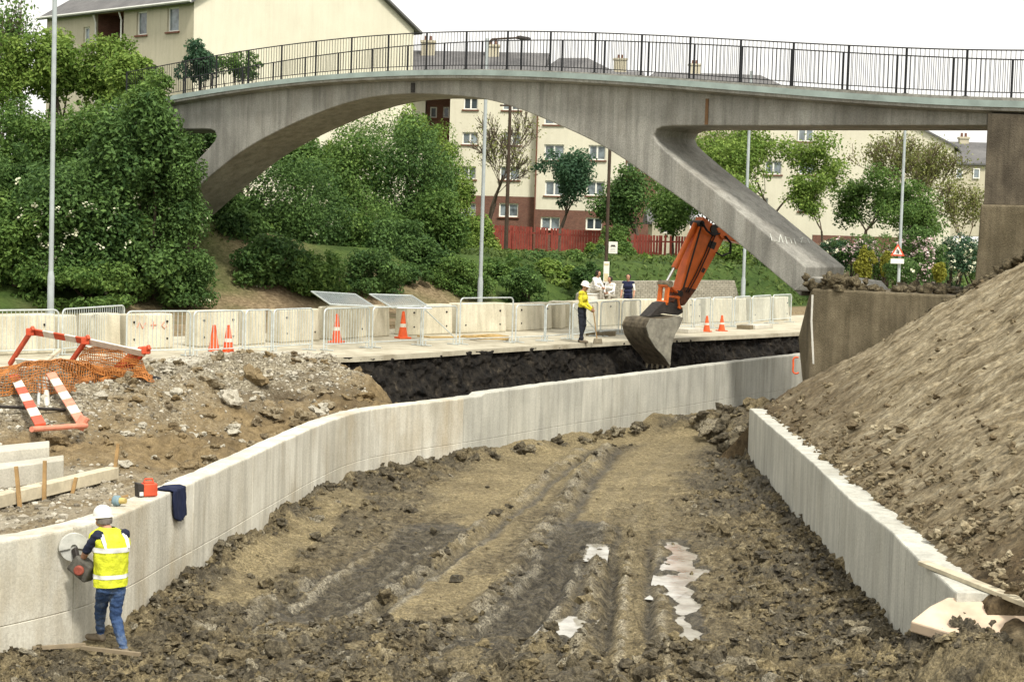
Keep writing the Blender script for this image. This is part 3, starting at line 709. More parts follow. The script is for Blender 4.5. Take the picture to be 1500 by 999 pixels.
dirt = np.maximum(dirt, 0.9 * sstep(7.0, 8.5, SS))
np_mesh('grassy_bank', np.stack([x, y, z], -1).reshape(-1, 3), grid_faces(*x.shape), M['far'], attrs=dict(dirt=np.clip(dirt, 0, 1)))['kind'] = 'structure'
# base ground to the horizon, below everything
b = MB(); b.add([(-2500, -300, -1.0), (2500, -300, -1.0), (2500, 2700, -1.0), (-2500, 2700, -1.0)], [(0, 1, 2, 3)])
o = b.build('ground', M['far']); o['kind'] = 'structure'
# ------------------------------------------------------------------ concrete channel walls
def wall_sweep(name, line, top, thick, mats, label, joints, hrow, depth=0.9, rough_top=0.0, seed=1, split=None):
    """line: (n,2) channel-side top edge walked so that the channel is on its right; panels with grooved joints"""
    d = np.r_[0, np.cumsum(np.linalg.norm(np.diff(line, axis=0), axis=1))]; L = d[-1]
    s = list(np.arange(0, L, 0.16)) + [L]
    for j in joints: s += [j - .016, j - .014, j + .014, j + .016]
    s = np.array(sorted(set(round(float(v), 4) for v in s if 0 <= v <= L)))
    jm = np.zeros(len(s))
    for j in joints: jm = np.maximum(jm, (np.abs(s - j) < .0145).astype(float))
    px_ = np.interp(s, d, line[:, 0]); py_ = np.interp(s, d, line[:, 1])
    tx = np.gradient(px_, s); ty = np.gradient(py_, s); ln = np.hypot(tx, ty); tx /= ln; ty /= ln
    nx, ny = ty, -tx
    zt = top(s)
    zz = [-depth, 0.35 - .012, 0.35, 0.362, 0.7, 1.0]     # fractions handled below
    prof = []
    rows = np.r_[np.linspace(-depth, zt.min() - 1.05, 4), [zt.min() - hrow - .011, zt.min() - hrow, zt.min() - hrow + .011] if hrow > 0 else [], zt.min() - 0.5, zt.min() - 0.2]
    V = []
    for k, zr in enumerate(rows):
        ins = 0.012 * np.maximum(jm, 1.0 if abs(zr - (zt.min() - hrow)) < 1e-6 and hrow > 0 else 0)
        V.append(np.stack([px_ - nx * ins, py_ - ny * ins, np.full(len(s), zr)], 1))
    rt = rough_top * fbm(s * 1.7, s * 0 + seed, 4, seed)
    for inset, dz in ((0.0, -0.03), (0.004, -0.012), (0.014, 0.0), (thick * .5, 0.004), (thick - 0.02, 0.0), (thick, -0.02), (thick, -0.4), (thick, -zt.min() - depth)):
        extra = 0.012 * jm if inset < .01 else 0
        chip = np.clip(rough_top * 2.0 * fbm(s * 4, s * 0 + inset, 3, seed + 3), 0, 1) * (1 if inset > thick * .4 else 0.4)
        V.append(np.stack([px_ - nx * (inset + extra), py_ - ny * (inset + extra), zt + dz + (rt - chip if dz > -0.1 else 0)], 1))
    V = np.stack(V, 0); nr, nc = V.shape[:2]
    me_f = grid_faces(nr, nc).tolist()
    i = np.arange(nr * nc).reshape(nr, nc)
    o = np_mesh(name, V.reshape(-1, 3), np.array(me_f), mats, smooth=False)
    me = o.data
    # closed ends
    bm = bmesh.new(); bm.from_mesh(me); bm.verts.ensure_lookup_table()
    for c in (0, nc - 1):
        bm.faces.new([bm.verts[i[r, c]] for r in range(nr)])
    bmesh.ops.recalc_face_normals(bm, faces=bm.faces[:])
    if split is not None:
        for f in bm.faces:
            c = f.calc_center_median(); k = int(np.argmin((px_ - c.x) ** 2 + (py_ - c.y) ** 2))
            if s[k] > split: f.material_index = 1
    bm.to_mesh(me); bm.free()
    return tag(o, label, 'wall')
dLW = np.r_[0, np.cumsum(np.linalg.norm(np.diff(LW, axis=0), axis=1))]
def arc_at(px_, py_):
    p = atz(px_, py_, ZT); return float(dLW[np.argmin(np.hypot(LW[:, 0] - p.x, LW[:, 1] - p.y))])
sj = arc_at(706, 580); split = arc_at(684, 583)
jl = [arc_at(a, b) for a, b in ((112, 773), (283, 706), (372, 666), (543, 600), (684, 583), (742, 575), (845, 562), (884, 557), (933, 551), (973, 546), (1060, 535), (1075, 533))]
wall_sweep('retaining_wall', LW, lambda s: ZT + 0.0 * s + 0.06 * (s > sj), 0.36, [M['wall_old'], M['wall_new']],
           'long curved new concrete wall on the left of the muddy channel', jl, 0.98, 0.9, 0.01, 3, split)
RWr = RW.copy()[::-1]                              # walked away from the camera keeps the channel on its left: flip
dRW = np.linalg.norm(RW[-1] - RW[0])
wall_sweep('retaining_wall', RW, lambda s: RWZ + 0 * s, 0.42, [M['wall_new']],
           'straight concrete wall at the foot of the earth embankment on the right', [dRW * k for k in (0.35, 0.62, 0.86, 0.95)], 0.0, 0.9, 0.012, 9)

# ------------------------------------------------------------------ footbridge
def curve_s(pts, u, n, it=2):
    q = sorted(pxb(a, b, u) for a, b in pts); p = resample(q, n)
    for _ in range(it):
        r = p.copy(); r[1:-1] = (p[:-2] + 2 * p[1:-1] + p[2:]) / 4; p = r
    return p
DECK_PX = [(261, 138.5), (305, 131.5), (351, 125.5), (400, 119.5), (450, 113.5), (501, 108.5), (554, 105), (611, 103), (669, 102.3), (729, 103), (792, 105.5), (856, 109.5), (923, 114.5), (994, 119.5), (1067, 124.7), (1144, 129.5), (1225, 134.5), (1309, 139.5), (1397, 145), (1489, 150.5)]
dk = np.array([pxb(a, b) for a, b in DECK_PX])
cf = np.polyfit(dk[:, 0], dk[:, 1], 4)
DSs, DSe = -5.0, 38.0
def deck_z(s):
    s = np.asarray(s, float); sc = np.clip(s, 0.3, 31.5); z = np.polyval(cf, sc)
    d = np.polyval(np.polyder(cf), sc); return z + d * (s - sc)
DW = 2.9
fb = thing('footbridge', 'arched grey concrete footbridge with black railings crossing over the road works', 'bridge', bridge(16, 1.4, 1.87))
sp = np.linspace(DSs, DSe, 90); zd = deck_z(sp)
def sweep_section(sec, name, mat, parent, sp=sp, zd=zd, smooth=False):
    V = np.array([[tuple(bridge(s, u, z + dz)) for (u, dz) in sec] for s, z in zip(sp, zd)])
    k = len(sec); i = np.arange(len(sp) * k).reshape(len(sp), k)
    f = np.stack([i[:-1], np.roll(i, -1, 1)[:-1], np.roll(i, -1, 1)[1:], i[1:]], -1).reshape(-1, 4)
    b = MB(); b.add(V.reshape(-1, 3), f.tolist()); b.add(V[0], [list(range(k))]); b.add(V[-1], [list(range(k))])
    return b.build(name, mat, parent, smooth=smooth)
sweep_section([(0.03, 0.0), (0.03, -0.24), (0.34, -0.30), (DW - 0.34, -0.30), (DW - .03, -0.24), (DW - .03, 0.0), (DW - 0.16, 0.0), (DW - 0.16, -0.05), (0.16, -0.05), (0.16, 0.0)], 'deck', M['bridge'], fb)
for u0, u1 in ((-0.005, 0.03), (DW - .03, DW + .005)):
    sweep_section([(u0, 0.01), (u0, -0.155), (u1, -0.155), (u1, 0.01)], 'edge_strip', M['flash'], fb)
# arch frame traced on its own plane
U0, U1 = 0.36, 2.55
low = [(307, 259), (333, 237), (367, 213), (417, 187), (467, 165), (500, 153), (533, 144), (567, 139), (610, 137), (655, 139), (707, 144), (750, 155), (813, 181), (877, 210), (917, 235), (958, 265), (1000, 293), (1053, 333), (1110, 381), (1173, 434)]
lowc = [pxb(a, b, U0) for a, b in low]
i0 = 14
curve = smooth_poly(lowc, 60, 3).tolist()
up_leg = [pxb(a, b, U0) for a, b in ((1180, 391), (1050, 282), (1000, 243), (972, 219))]
notch = [pxb(a, b, U0) for a, b in ((961, 208), (957, 199), (961, 190), (970, 186), (990, 184.5))]
beam_r = [pxb(1446, 184, U0)]
sl, zl = pxb(307, 259, U0)
# the left leg mirrors the right one
notch_l0 = pxb(317, 200, U0)
mid = (notch[1][0] + notch_l0[0]) / 2; dzm = notch_l0[1] - notch[1][1]
mir = lambda p: (2 * mid - p[0], p[1] + dzm)
up_l = [mir(p) for p in up_leg]; no_l = [mir(p) for p in notch]
foot_l = mir(lowc[-1]); 
lowext = [foot_l, ((foot_l[0] * 0.5 + lowc[0][0] * 0.5), (foot_l[1] * 0.48 + lowc[0][1] * 0.52))]
poly = lowext + curve + up_leg + notch + beam_r
sT = np.linspace(beam_r[0][0], -4.0, 50); poly += [(float(s), float(deck_z(s)) - 0.285) for s in sT]
poly += [(-4.0, no_l[-1][1])] + no_l[::-1] + up_l[::-1]
# foot of right leg continues under the block top
b = MB(); b.prism([bridge(s, U0, z) for s, z in poly], BU * (U1 - U0))
o = b.build('arch_frame', M['bridge'], fb)
me = o.data
bm = bmesh.new(); bm.from_mesh(me); bmesh.ops.triangulate(bm, faces=[f for f in bm.faces if len(f.verts) > 4]); bm.to_mesh(me); bm.free()
bv = o.modifiers.new('bevel', 'BEVEL'); bv.width = 0.035; bv.segments = 2; bv.limit_method = 'ANGLE'; bv.angle_limit = R(50)
# rusty stained crown hinge and support bracket stain
def stain(s, z0, z1, w, name, mat):
    b = MB(); b.box(bridge(s, U0 - 0.012, (z0 + z1) / 2), (w, 0.03, z1 - z0), Matrix((BV, BU, Vector((0, 0, 1)))).transposed()); return b.build(name, mat, fb)
sA, zA = pxb(605, 137, U0); _, zB = pxb(605, 122, U0); stain(sA, zA + 0.02, zB, 0.16, 'hinge_joint', M['steel_dark'])
sA, zA = pxb(1035, 184, U0); _, zB = pxb(1035, 145, U0); stain(sA, zA + 0.02, zB, 0.10, 'beam_joint', simple('rust stain', (0.17, 0.095, 0.045), 0.9))
# chalk scrawl on the right leg's upper face
def chalk_line(name, pts, r):
    q = []
    for a, b_ in pts: q.append(a)
top0 = up_leg[0]; top1 = up_leg[1]
tdir = (bridge(top1[0], 0, top1[1]) - bridge(top0[0], 0, top0[1])); TL = tdir.length; tdir.normalize()
tnorm = tdir.cross(BU); tnorm = -tnorm if tnorm.z < 0 else tnorm
tpl = bridge(top0[0], U0, top0[1]) + tnorm * 0.012
cb = MB()
for st in ([(1128, 343), (1131, 353), (1141, 355), (1143, 344)], [(1143, 344), (1147, 356)], [(1150, 347), (1153, 358)], [(1150, 348), (1158, 350), (1160, 357)], [(1163, 350), (1166, 359)], [(1172, 351), (1176, 348), (1173, 356), (1180, 356)], [(1183, 350), (1186, 357)]):
    cb.tube([onplane(a, b_, tpl, tnorm) for a, b_ in st], 0.014, 5)
cb.build('graffiti', M['chalk'], fb)

# railings
for u0 in (0.04, DW - .17):
    sweep_section([(u0, 0.0), (u0, 0.085), (u0 + .13, 0.085), (u0 + .13, 0.0)], 'kerb_upstand', M['bridge'], fb, sp, zd - .01 * (sp < 8) - .085 * (1 - np.clip((sp - 6) / 22, 0, 1)) + .004)
def deck_zr(s): return deck_z(s) + .085 * np.clip((np.asarray(s) - 6) / 22, 0, 1)
def railing(u, label):
    r = MB(); ss_ = np.arange(0, 23) * 1.694 - 1.694 * 2
    zz = deck_zr(ss_); H = 1.18
    for a in range(len(ss_) - 1):
        pts = [(s, float(deck_zr(s))) for s in np.linspace(ss_[a], ss_[a + 1], 3)]
        for hz, rr in ((H, 0.019), (0.13, 0.014)):
            r.tube([bridge(s, u, z + hz) for s, z in pts], rr, 6)
        for t in range(1, 13):
            s = ss_[a] + 1.694 * t / 13; z = float(deck_zr(s)); c = bridge(s, u, z + (H + 0.13) / 2)
            r.tube([c - Vector((0, 0, (H - .13) / 2)), c + Vector((0, 0, (H - .13) / 2))], 0.0085, 4, cap=False)
    o = r.build('railing', M['rail'], fb)
    rot = Matrix((BV, BU, Vector((0, 0, 1)))).transposed()
    for s, z in zip(ss_, zz):
        p = MB(); p.box(bridge(s, u, z + H / 2 - 0.01), (0.055, 0.035, H + 0.03), rot); p.box(bridge(s, u, z + 0.01), (0.12, 0.10, 0.018), rot)
        p.build('post', M['rail'], o)
railing(0.09, ''); railing(DW - 0.09, '')

# ------------------------------------------------------------------ pier and thrust block
rotB = Matrix((BV, BU, Vector((0, 0, 1)))).transposed()
pr = thing('bridge_pier', 'dark mottled stone faced pier under the right end of the footbridge', 'pier', bridge(31.8, 1.4, 3.6))
sp0, _ = pxb(1446, 200, 0.1); 
zpl = pxb(1436, 300, 0.0)[1]
b = MB(); sR = sp0 + 4.2
ztop = float(deck_z(sp0 + 1)) - 0.36
b.prism([bridge(sp0, 0.06, zpl - .01), bridge(sR, 0.06, zpl - .01), bridge(sR, 0.06, float(deck_z(sR)) - 0.31), bridge(sp0, 0.06, float(deck_z(sp0)) - 0.31)], BU * 2.6)
b.build('shaft', M['pier'], pr, bevel=0.03)
b = MB(); s1, z1 = pxb(1424, 420, -0.15); s2 = pxb(1436, 302, -0.15)[0]
b.prism([bridge(s1, -0.16, z1 - 1.6), bridge(sR + .4, -0.16, z1 - 1.6), bridge(sR + .3, -0.16, zpl), bridge(s2, -0.16, zpl)], BU * 3.1)
b.build('plinth', M['block'], pr, bevel=0.05)

tb = thing('thrust_block', 'earth stained concrete block carrying the foot of the sloping bridge leg', 'concrete block', bridge(27, 1.2, 0.6))
UB = -0.12
zt_b = pxb(1300, 428, UB)[1]
sl0 = pxb(1189, 430, UB)[0]; sr0 = pxb(1430, 430, UB)[0]
b = MB()
zb = 0.2
front = [(sl0, UB), (sr0 + 0.5, UB), (sr0 + .5, 3.3), (sl0 - 0.3, 3.3), (sl0 - 0.85, 2.4), (sl0 - 0.75, 0.75)]
nf = len(front)
def ring(z, k): return [bridge(s - k * (1 if j in (4, 5) else 0), u, z) for j, (s, u) in enumerate(front)]
R0, R1, R2, R3 = ring(zb, -0.25), ring(1.0, -0.1), ring(2.35, 0.12), ring(zt_b, -0.22)
vs = R0 + R1 + R2 + R3
fs = [(r * nf + j, r * nf + (j + 1) % nf, (r + 1) * nf + (j + 1) % nf, (r + 1) * nf + j) for r in range(3) for j in range(nf)] + [tuple(range(nf)), tuple(3 * nf + j for j in range(nf))]
b.add(vs, fs); b.build('block_body', M['block'], tb, bevel=0.06)
# leg socket (sloping haunch at the leg foot)
b = MB(); a0 = pxb(1150, 421, U0)
s_, z_ = pxb(1173, 434, U0)
b.prism([bridge(s_ - 0.25, U0 - .05, zt_b - 0.1), bridge(s_ + 1.6, U0 - .05, zt_b - .1), bridge(s_ + 1.25, U0 - .05, zt_b + 0.22), bridge(s_ + 0.35, U0 - .05, zt_b + 0.30)], BU * (U1 - U0 + .1))
b.build('leg_socket', M['bridge'], tb, bevel=0.03)
# white line drawn down the front corner
b = MB(); 
for (a0, b0), (a1, b1) in zip([(1190, 432), (1188, 470), (1190, 500), (1191.5, 533)][:-1], [(1188, 470), (1190, 500), (1191.5, 533)]):
    A = pxb(a0, b0, UB - .006); B_ = pxb(a1, b1, UB - .006)
    A = (max(A[0], sl0 + .03), A[1]); B_ = (max(B_[0], sl0 + .03), B_[1])
    b.prism([bridge(A[0] - .03, UB - .006, A[1]), bridge(A[0] + .03, UB - .006, A[1]), bridge(B_[0] + .025, UB - .006, B_[1]), bridge(B_[0] - .025, UB - .006, B_[1])], BU * 0.012)
b.build('painted_line', M['paint_white'], tb)
# soil left lying on the block top
P2 = []; S2 = []
for k in range(420):
    s = RNG.uniform(sl0 - 0.1, sr0 + 0.4); u = RNG.uniform(0.0, 3.0)
    if RNG.uniform() > np.exp(-((s - sl0 - 0.7) / 0.7) ** 2) * (u < U0) + 0.55 * (s > sl0 + 1.6): continue
    P2.append(tuple(bridge(s, u, zt_b + RNG.uniform(0.0, 0.12)))); S2.append(RNG.uniform(0.06, 0.17))
for k in range(60): # heap at the leg foot
    P2.append(tuple(bridge(sl0 + RNG.normal(0.65, 0.35), RNG.uniform(0.02, 0.4), zt_b + RNG.uniform(0, 0.3)))); S2.append(RNG.uniform(0.08, 0.18))
lumps('soil_on_block_top_dirt', np.array(P2), np.array(S2), M['mud'], 2, 0.8, 0.32, dict(wet=np.full(len(P2), 0.25), dry=np.zeros(len(P2)), pale=np.zeros(len(P2))))['kind'] = 'stuff'
P2 = []; S2 = []
for k in range(420):     # spill of soil along the line where the bank meets the block and pier
    t = RNG.uniform(); s = sl0 - 0.2 + t * (sp0 + 3 - sl0); z = 0.75 + (s - sl0) * 0.66
    u = RNG.uniform(-0.75, -0.05); P2.append(tuple(bridge(s, u, z + RNG.uniform(-0.1, 0.12)))); S2.append(RNG.uniform(0.04, 0.14))
lumps('bank_top_dirt', np.array(P2), np.array(S2), M['mud'], 2, 0.8, 0.3, dict(wet=np.full(len(P2), 0.3), dry=np.zeros(len(P2)), pale=np.zeros(len(P2))))['kind'] = 'stuff'
# small orange hose loop hanging on the left end of the block
b = MB(); c = aty(1166, 535, 47.4)
b.tube([c + Vector((0.10 * math.sin(t) + .02 * math.sin(3 * t), -0.05, 0.22 * math.cos(t))) for t in np.linspace(2.6, 6.6, 14)], 0.026, 6)
tag(b.build('hose_loop', M['cone'], None, c), 'orange hose loop hanging on the left end of the stained block', 'hose')

# ------------------------------------------------------------------ excavator (its arm is worked out in the plane the arm swings in)
Hd = Vector((0.85, 0.53, 0)).normalized(); Wd = Vector((-0.53, 0.85, 0)).normalized()     # towards the machine / across it, away from us
BK = aty(985, 455, 52.6); BK0 = Vector((BK.x, BK.y, 0))
def pe(a, b_, w=-.19): 
    p = onplane(a, b_, BK0 + Wd * w, Wd); return ((p - BK0).dot(Hd), p.z)
def ex(a, w, z): return BK0 + Hd * a + Wd * w + Vector((0, 0, z))
rotE = Matrix((Hd, Wd, Vector((0, 0, 1)))).transposed()
AH = 8.6; GZ = 0.45
exc = thing('excavator', 'orange tracked excavator behind the bridge leg reaching down with its muddy bucket', 'excavator', ex(AH, 0, GZ))
def slab(poly_px, w0, w1, mat, name, parent=exc, bevel=0.02, poly=None):
    P = [ex(a, w0, z) for a, z in (poly or [pe(*p, min(w0, -.19)) for p in poly_px])]
    b = MB(); b.prism(P, Wd * (w1 - w0)); return b.build(name, mat, parent, bevel=bevel)
stick = slab([(1031, 318), (1053, 336), (1061, 350), (1054, 363), (1020, 424), (1003, 447), (990, 450), (986, 442), (996, 425), (1008, 380), (1022, 340)], -0.19, 0.19, M['orange'], 'stick')
slab([(1026, 333), (1028, 334), (1002, 424), (999.5, 424)], -0.2, 0.21, M['steel_dark'], 'edge_plate', stick, 0.005)
b = MB(); b.tube([ex(*((lambda q: (q[0], -0.03, q[1]))(pe(1024, 328)))), ex(*((lambda q: (q[0], -0.03, q[1]))(pe(995, 388))))], 0.085, 14)
b.tube([ex(*((lambda q: (q[0], -0.03, q[1]))(pe(996.5, 385)))), ex(*((lambda q: (q[0], -0.03, q[1]))(pe(992.5, 393))))], 0.10, 14)
ram = b.build('hydraulic_ram', M['orange'], exc, smooth=True)
b = MB(); b.tube([ex(*((lambda q: (q[0], -0.03, q[1]))(pe(994, 390)))), ex(*((lambda q: (q[0], -0.03, q[1]))(pe(981, 414))))], 0.042, 12); b.build('ram_rod', M['chrome'], ram, smooth=True)
# link arms and pivots
def link(p, q, r, mat, w, name='link_arm'):
    A, B_ = pe(*p), pe(*q); b = MB()
    for ws in (-w, w): b.beam(ex(A[0], ws, A[1]), ex(B_[0], ws, B_[1]), r * 0.7, r * 2, Wd)
    for P_ in (A, B_): b.tube([ex(P_[0], -w - 0.07, P_[1]), ex(P_[0], w + 0.07, P_[1])], r * 0.85, 12)
    return b.build(name, mat, exc, bevel=0.01)
link((979, 418), (976, 444), 0.085, M['orange'], 0.17)
link((982, 419), (997, 432), 0.075, M['orange'], 0.12)
link((991, 436), (993, 450), 0.06, M['orange'], 0.24)
b = MB(); A = pe(980, 416); b.tube([ex(A[0], -0.26, A[1]), ex(A[0], 0.26, A[1])], 0.10, 14); b.build('pivot_pin', M['steel_mud'], exc, smooth=True)
slab([(969, 444), (979, 441), (1000, 450), (1001, 458), (994, 462), (975, 459), (964, 461), (950, 464)], -0.24, 0.24, M['steel_dark'], 'quick_hitch')
# bosses, pins, greasy lower end and a hose run on the stick
for q, r_ in (((1046, 336), .15), ((1027, 328), .10), ((991, 444), .12), ((996, 430), .09)):
    A = pe(*q); b = MB(); b.tube([ex(A[0], -.235, A[1]), ex(A[0], .235, A[1])], r_, 14); b.build('pin_boss', M['steel_dark'], stick, smooth=True)
slab([(1001, 420), (1020, 424), (1003, 447), (990, 450), (986, 442), (993, 430)], -0.197, 0.197, simple('grease blackened orange', (.13, .045, .02), .6, .7, 8), 'greasy_end', stick, .004)
slab([(1040, 352), (1050, 356), (1046, 366), (1036, 361)], -0.197, -0.19, M['steel_dark'], 'data_plate', stick, .002)
slab([(1030, 392), (1034, 394), (1031, 400), (1027, 398)], -0.197, -0.19, M['steel_dark'], 'oil_stain', stick, .002)
b = MB()
for off, sh_ in ((-.215, 0), (-.215, 4)):
    b.tube([ex(q[0], off, q[1]) for q in (pe(1047 - sh_, 345), pe(1036 - sh_, 372), pe(1022 - sh_, 402), pe(1008 - sh_, 428))], .018, 6)
b.build('hose_run', M['black'], stick, smooth=True)
# hoses on the stick
b = MB()
for off in (-0.25, -0.29):
    b.tube([ex(q[0], off, q[1]) for q in (pe(1060, 346), pe(1068, 356), pe(1067, 370), pe(1055, 375), pe(1047, 370))], 0.022, 6)
    b.tube([ex(q[0], off, q[1]) for q in (pe(1026, 326), pe(1033, 338), pe(1042, 345), pe(1052, 342))], 0.022, 6)
b.build('hydraulic_hose', M['black'], exc, smooth=True)
# bucket: curved shell, two cheek plates and teeth
shell_px = [(958, 462), (944, 466), (946, 478), (951, 491), (962, 508), (974, 522), (983, 537)]
cheek_px = [(953, 467), (975, 467), (994, 463), (1001, 466), (996, 478), (989, 490), (984, 507), (982, 536), (973, 523), (960, 509), (951, 494), (947, 479)]
BW = 0.62
bk = slab(cheek_px, -BW, -BW + 0.045, simple('lit cheek steel', (0.225, 0.21, 0.165), 0.7, 0.4, 6, bump=0.008, bscale=16), 'bucket', exc, 0.006)  # paler cheek: light falling on the near side is put into its colour
sh = [pe(*p, -.62) for p in [(994, 463), (975, 466), (953, 466), (946, 478), (950, 493), (960, 509), (973, 524), (982, 537)]]
shp = smooth_poly(sh, 22, 1)
b = MB(); nrm2 = np.gradient(shp, axis=0); nrm2 /= np.linalg.norm(nrm2, axis=1)[:, None]; inn = np.stack([-nrm2[:, 1], nrm2[:, 0]], 1)
cen = shp.mean(0); flip = np.sign(((cen - shp) * inn).sum(1)).mean(); inn = inn * (1 if flip > 0 else -1)
outl = [tuple(p) for p in shp] + [tuple(p) for p in (shp + inn * 0.05)[::-1]]
n_ = len(shp)
for k in range(n_ - 1):
    q = [shp[k], shp[k + 1], shp[k + 1] + inn[k + 1] * .05, shp[k] + inn[k] * .05]
    b.prism([ex(a, -BW + .05, z) for a, z in q], Wd * (2 * BW - .1))
b.build('bucket_shell', simple('muddy shaded bucket back', (0.11, 0.09, 0.06), 0.85, 0.6, 5, bump=0.02, bscale=12), bk)  # darker brown holds both mud and the shade under the shell
b = MB(); b.prism([ex(a, BW - .045, z) for a, z in [pe(*p, -.62) for p in cheek_px]], Wd * 0.045); b.build('far_cheek', M['steel_mud'], bk)
tip = pe(982, 536, -.62); dirn = Vector((0.12, 0, -0.99))
for k in range(5):
    w = -BW + 0.09 + k * (2 * BW - 0.18) / 4; b = MB(); p = ex(tip[0], w, tip[1] + .05)
    b.box(p - Vector((0, 0, 0.08)), (0.06, 0.09, 0.24), rotE @ Matrix.Rotation(R(8), 3, 'Y') @ Matrix.Rotation(R(180), 3, 'X'), taper=(0.3, 0.7)); b.build('tooth', M['steel_mud'], bk)
# boom
bm_poly = [pe(1026, 322), pe(1042, 318), (3.9, 6.25), (5.0, 5.9), (6.9, 3.2), (7.5, 2.2), (7.1, 1.9), (6.3, 2.7), (4.6, 5.2), (3.6, 5.45), pe(1058, 348), pe(1050, 346)]
def hid_pt(a, z): return (a, z)
B0 = pe(1056, 340)
boom = [(B0[0] - 0.22, B0[1] + 0.1), (B0[0] + 0.2, B0[1] + 0.28), (B0[0] + 1.6, B0[1] + 0.05), (B0[0] + 2.8, B0[1] - 0.25), (AH - 1.15, GZ + 1.85), (AH - 1.2, GZ + 1.35), (AH - 1.6, GZ + 1.75), (B0[0] + 2.5, B0[1] - 0.62), (B0[0] + 1.2, B0[1] - 0.38), (B0[0], B0[1] - 0.2)]
slab(None, -0.24, 0.24, M['orange'], 'boom', poly=boom)
# body: turned with the arm, hidden behind the leg and the block from here
b = MB(); b.box(ex(AH + 0.5, 0, GZ + 1.45), (3.3, 2.3, 0.9), rotE); house = b.build('house', M['orange'], exc, bevel=0.08)
b = MB(); b.box(ex(AH + 1.75, 0, GZ + 1.5), (0.9, 2.4, 1.1), rotE, taper=(0.9, 0.95)); b.build('counterweight', M['steel_dark'], exc, bevel=0.12)
b = MB(); b.box(ex(AH - 0.55, 0.72, GZ + 1.95), (1.25, 0.85, 1.35), rotE, taper=(0.8, 0.92)); cabo = b.build('cab', M['orange'], exc, bevel=0.06)
b = MB(); b.box(ex(AH - 0.55, 0.72, GZ + 2.2), (1.22, 0.90, 0.6), rotE, taper=(0.86, 0.98)); b.box(ex(AH - 0.56, 0.72, GZ + 2.2), (1.30, 0.74, 0.6), rotE, taper=(0.86, 0.98)); b.build('cab_glass', M['pane_dark'], cabo)
b = MB(); b.lathe([(0.6, 0), (0.6, 0.3)], ex(AH, 0, GZ + 0.75), 20); b.build('turntable', M['steel_dark'], exc)
for w in (-0.95, 0.95):
    b = MB(); prof = [(a, z) for a, z in [(-1.5, 0.0), (1.5, 0.0), (1.85, 0.2), (1.95, 0.45), (1.8, 0.72), (1.5, 0.85), (-1.5, 0.85), (-1.8, 0.72), (-1.95, 0.45), (-1.85, 0.2)]]
    b.prism([ex(AH + a, w - 0.28, GZ + z) for a, z in prof], Wd * 0.56); b.build('track', M['steel_dark'], exc, bevel=0.03)
# ------------------------------------------------------------------ concrete barrier blocks along the road
BASE_L = [(-60, 523), (60, 518), (180, 513), (250, 510), (356, 506), (470, 499), (540, 494), (664, 489), (742, 486), (812, 482), (900, 477), (1000, 474), (1130, 470), (1300, 462)]
def base_y(px_): return float(np.interp(px_, [p[0] for p in BASE_L], [p[1] for p in BASE_L]))
ORD = ['first', 'second', 'third', 'fourth', 'fifth', 'sixth', 'seventh', 'eighth', 'ninth', 'tenth', 'eleventh', 'twelfth', 'thirteenth', 'fourteenth', 'fifteenth', 'sixteenth', 'seventeenth', 'eighteenth', 'nineteenth', 'twentieth', 'twenty-first', 'twenty-second', 'twenty-third', 'twenty-fourth', 'twenty-fifth', 'twenty-sixth', 'twenty-seventh', 'twenty-eighth', 'twenty-ninth', 'thirtieth']
BLK = [(-45, 84, 0), (88, 118, 0.3), (132, 181, .15), (186, 255, 0), (288, 352, 0.05), (359, 392, .1), (411, 470, 0), (484, 540, .05), (545, 575, .2), (596, 664, 0), (673, 741, -.05), (753, 812, .05), (816, 836, .4), (838, 905, .02), (909, 927, .3), (931, 965, .1), (968, 1000, 0), (1005, 1031, .2), (1036, 1074, -.1), (1079, 1098, .3), (1102, 1130, 0), (1134, 1158, .1)]
BLK_SPECIAL = {0: 'long pale concrete barrier block at the left end of the road barrier row',
               3: 'pale concrete barrier block with faint red scribble, left of the two orange cones',
               4: 'pale concrete barrier block directly behind the two orange cones',
               10: 'concrete barrier block behind the coiled rope and in front of the tall middle lamp post',
               13: 'concrete barrier block directly behind the worker in the yellow jacket'}
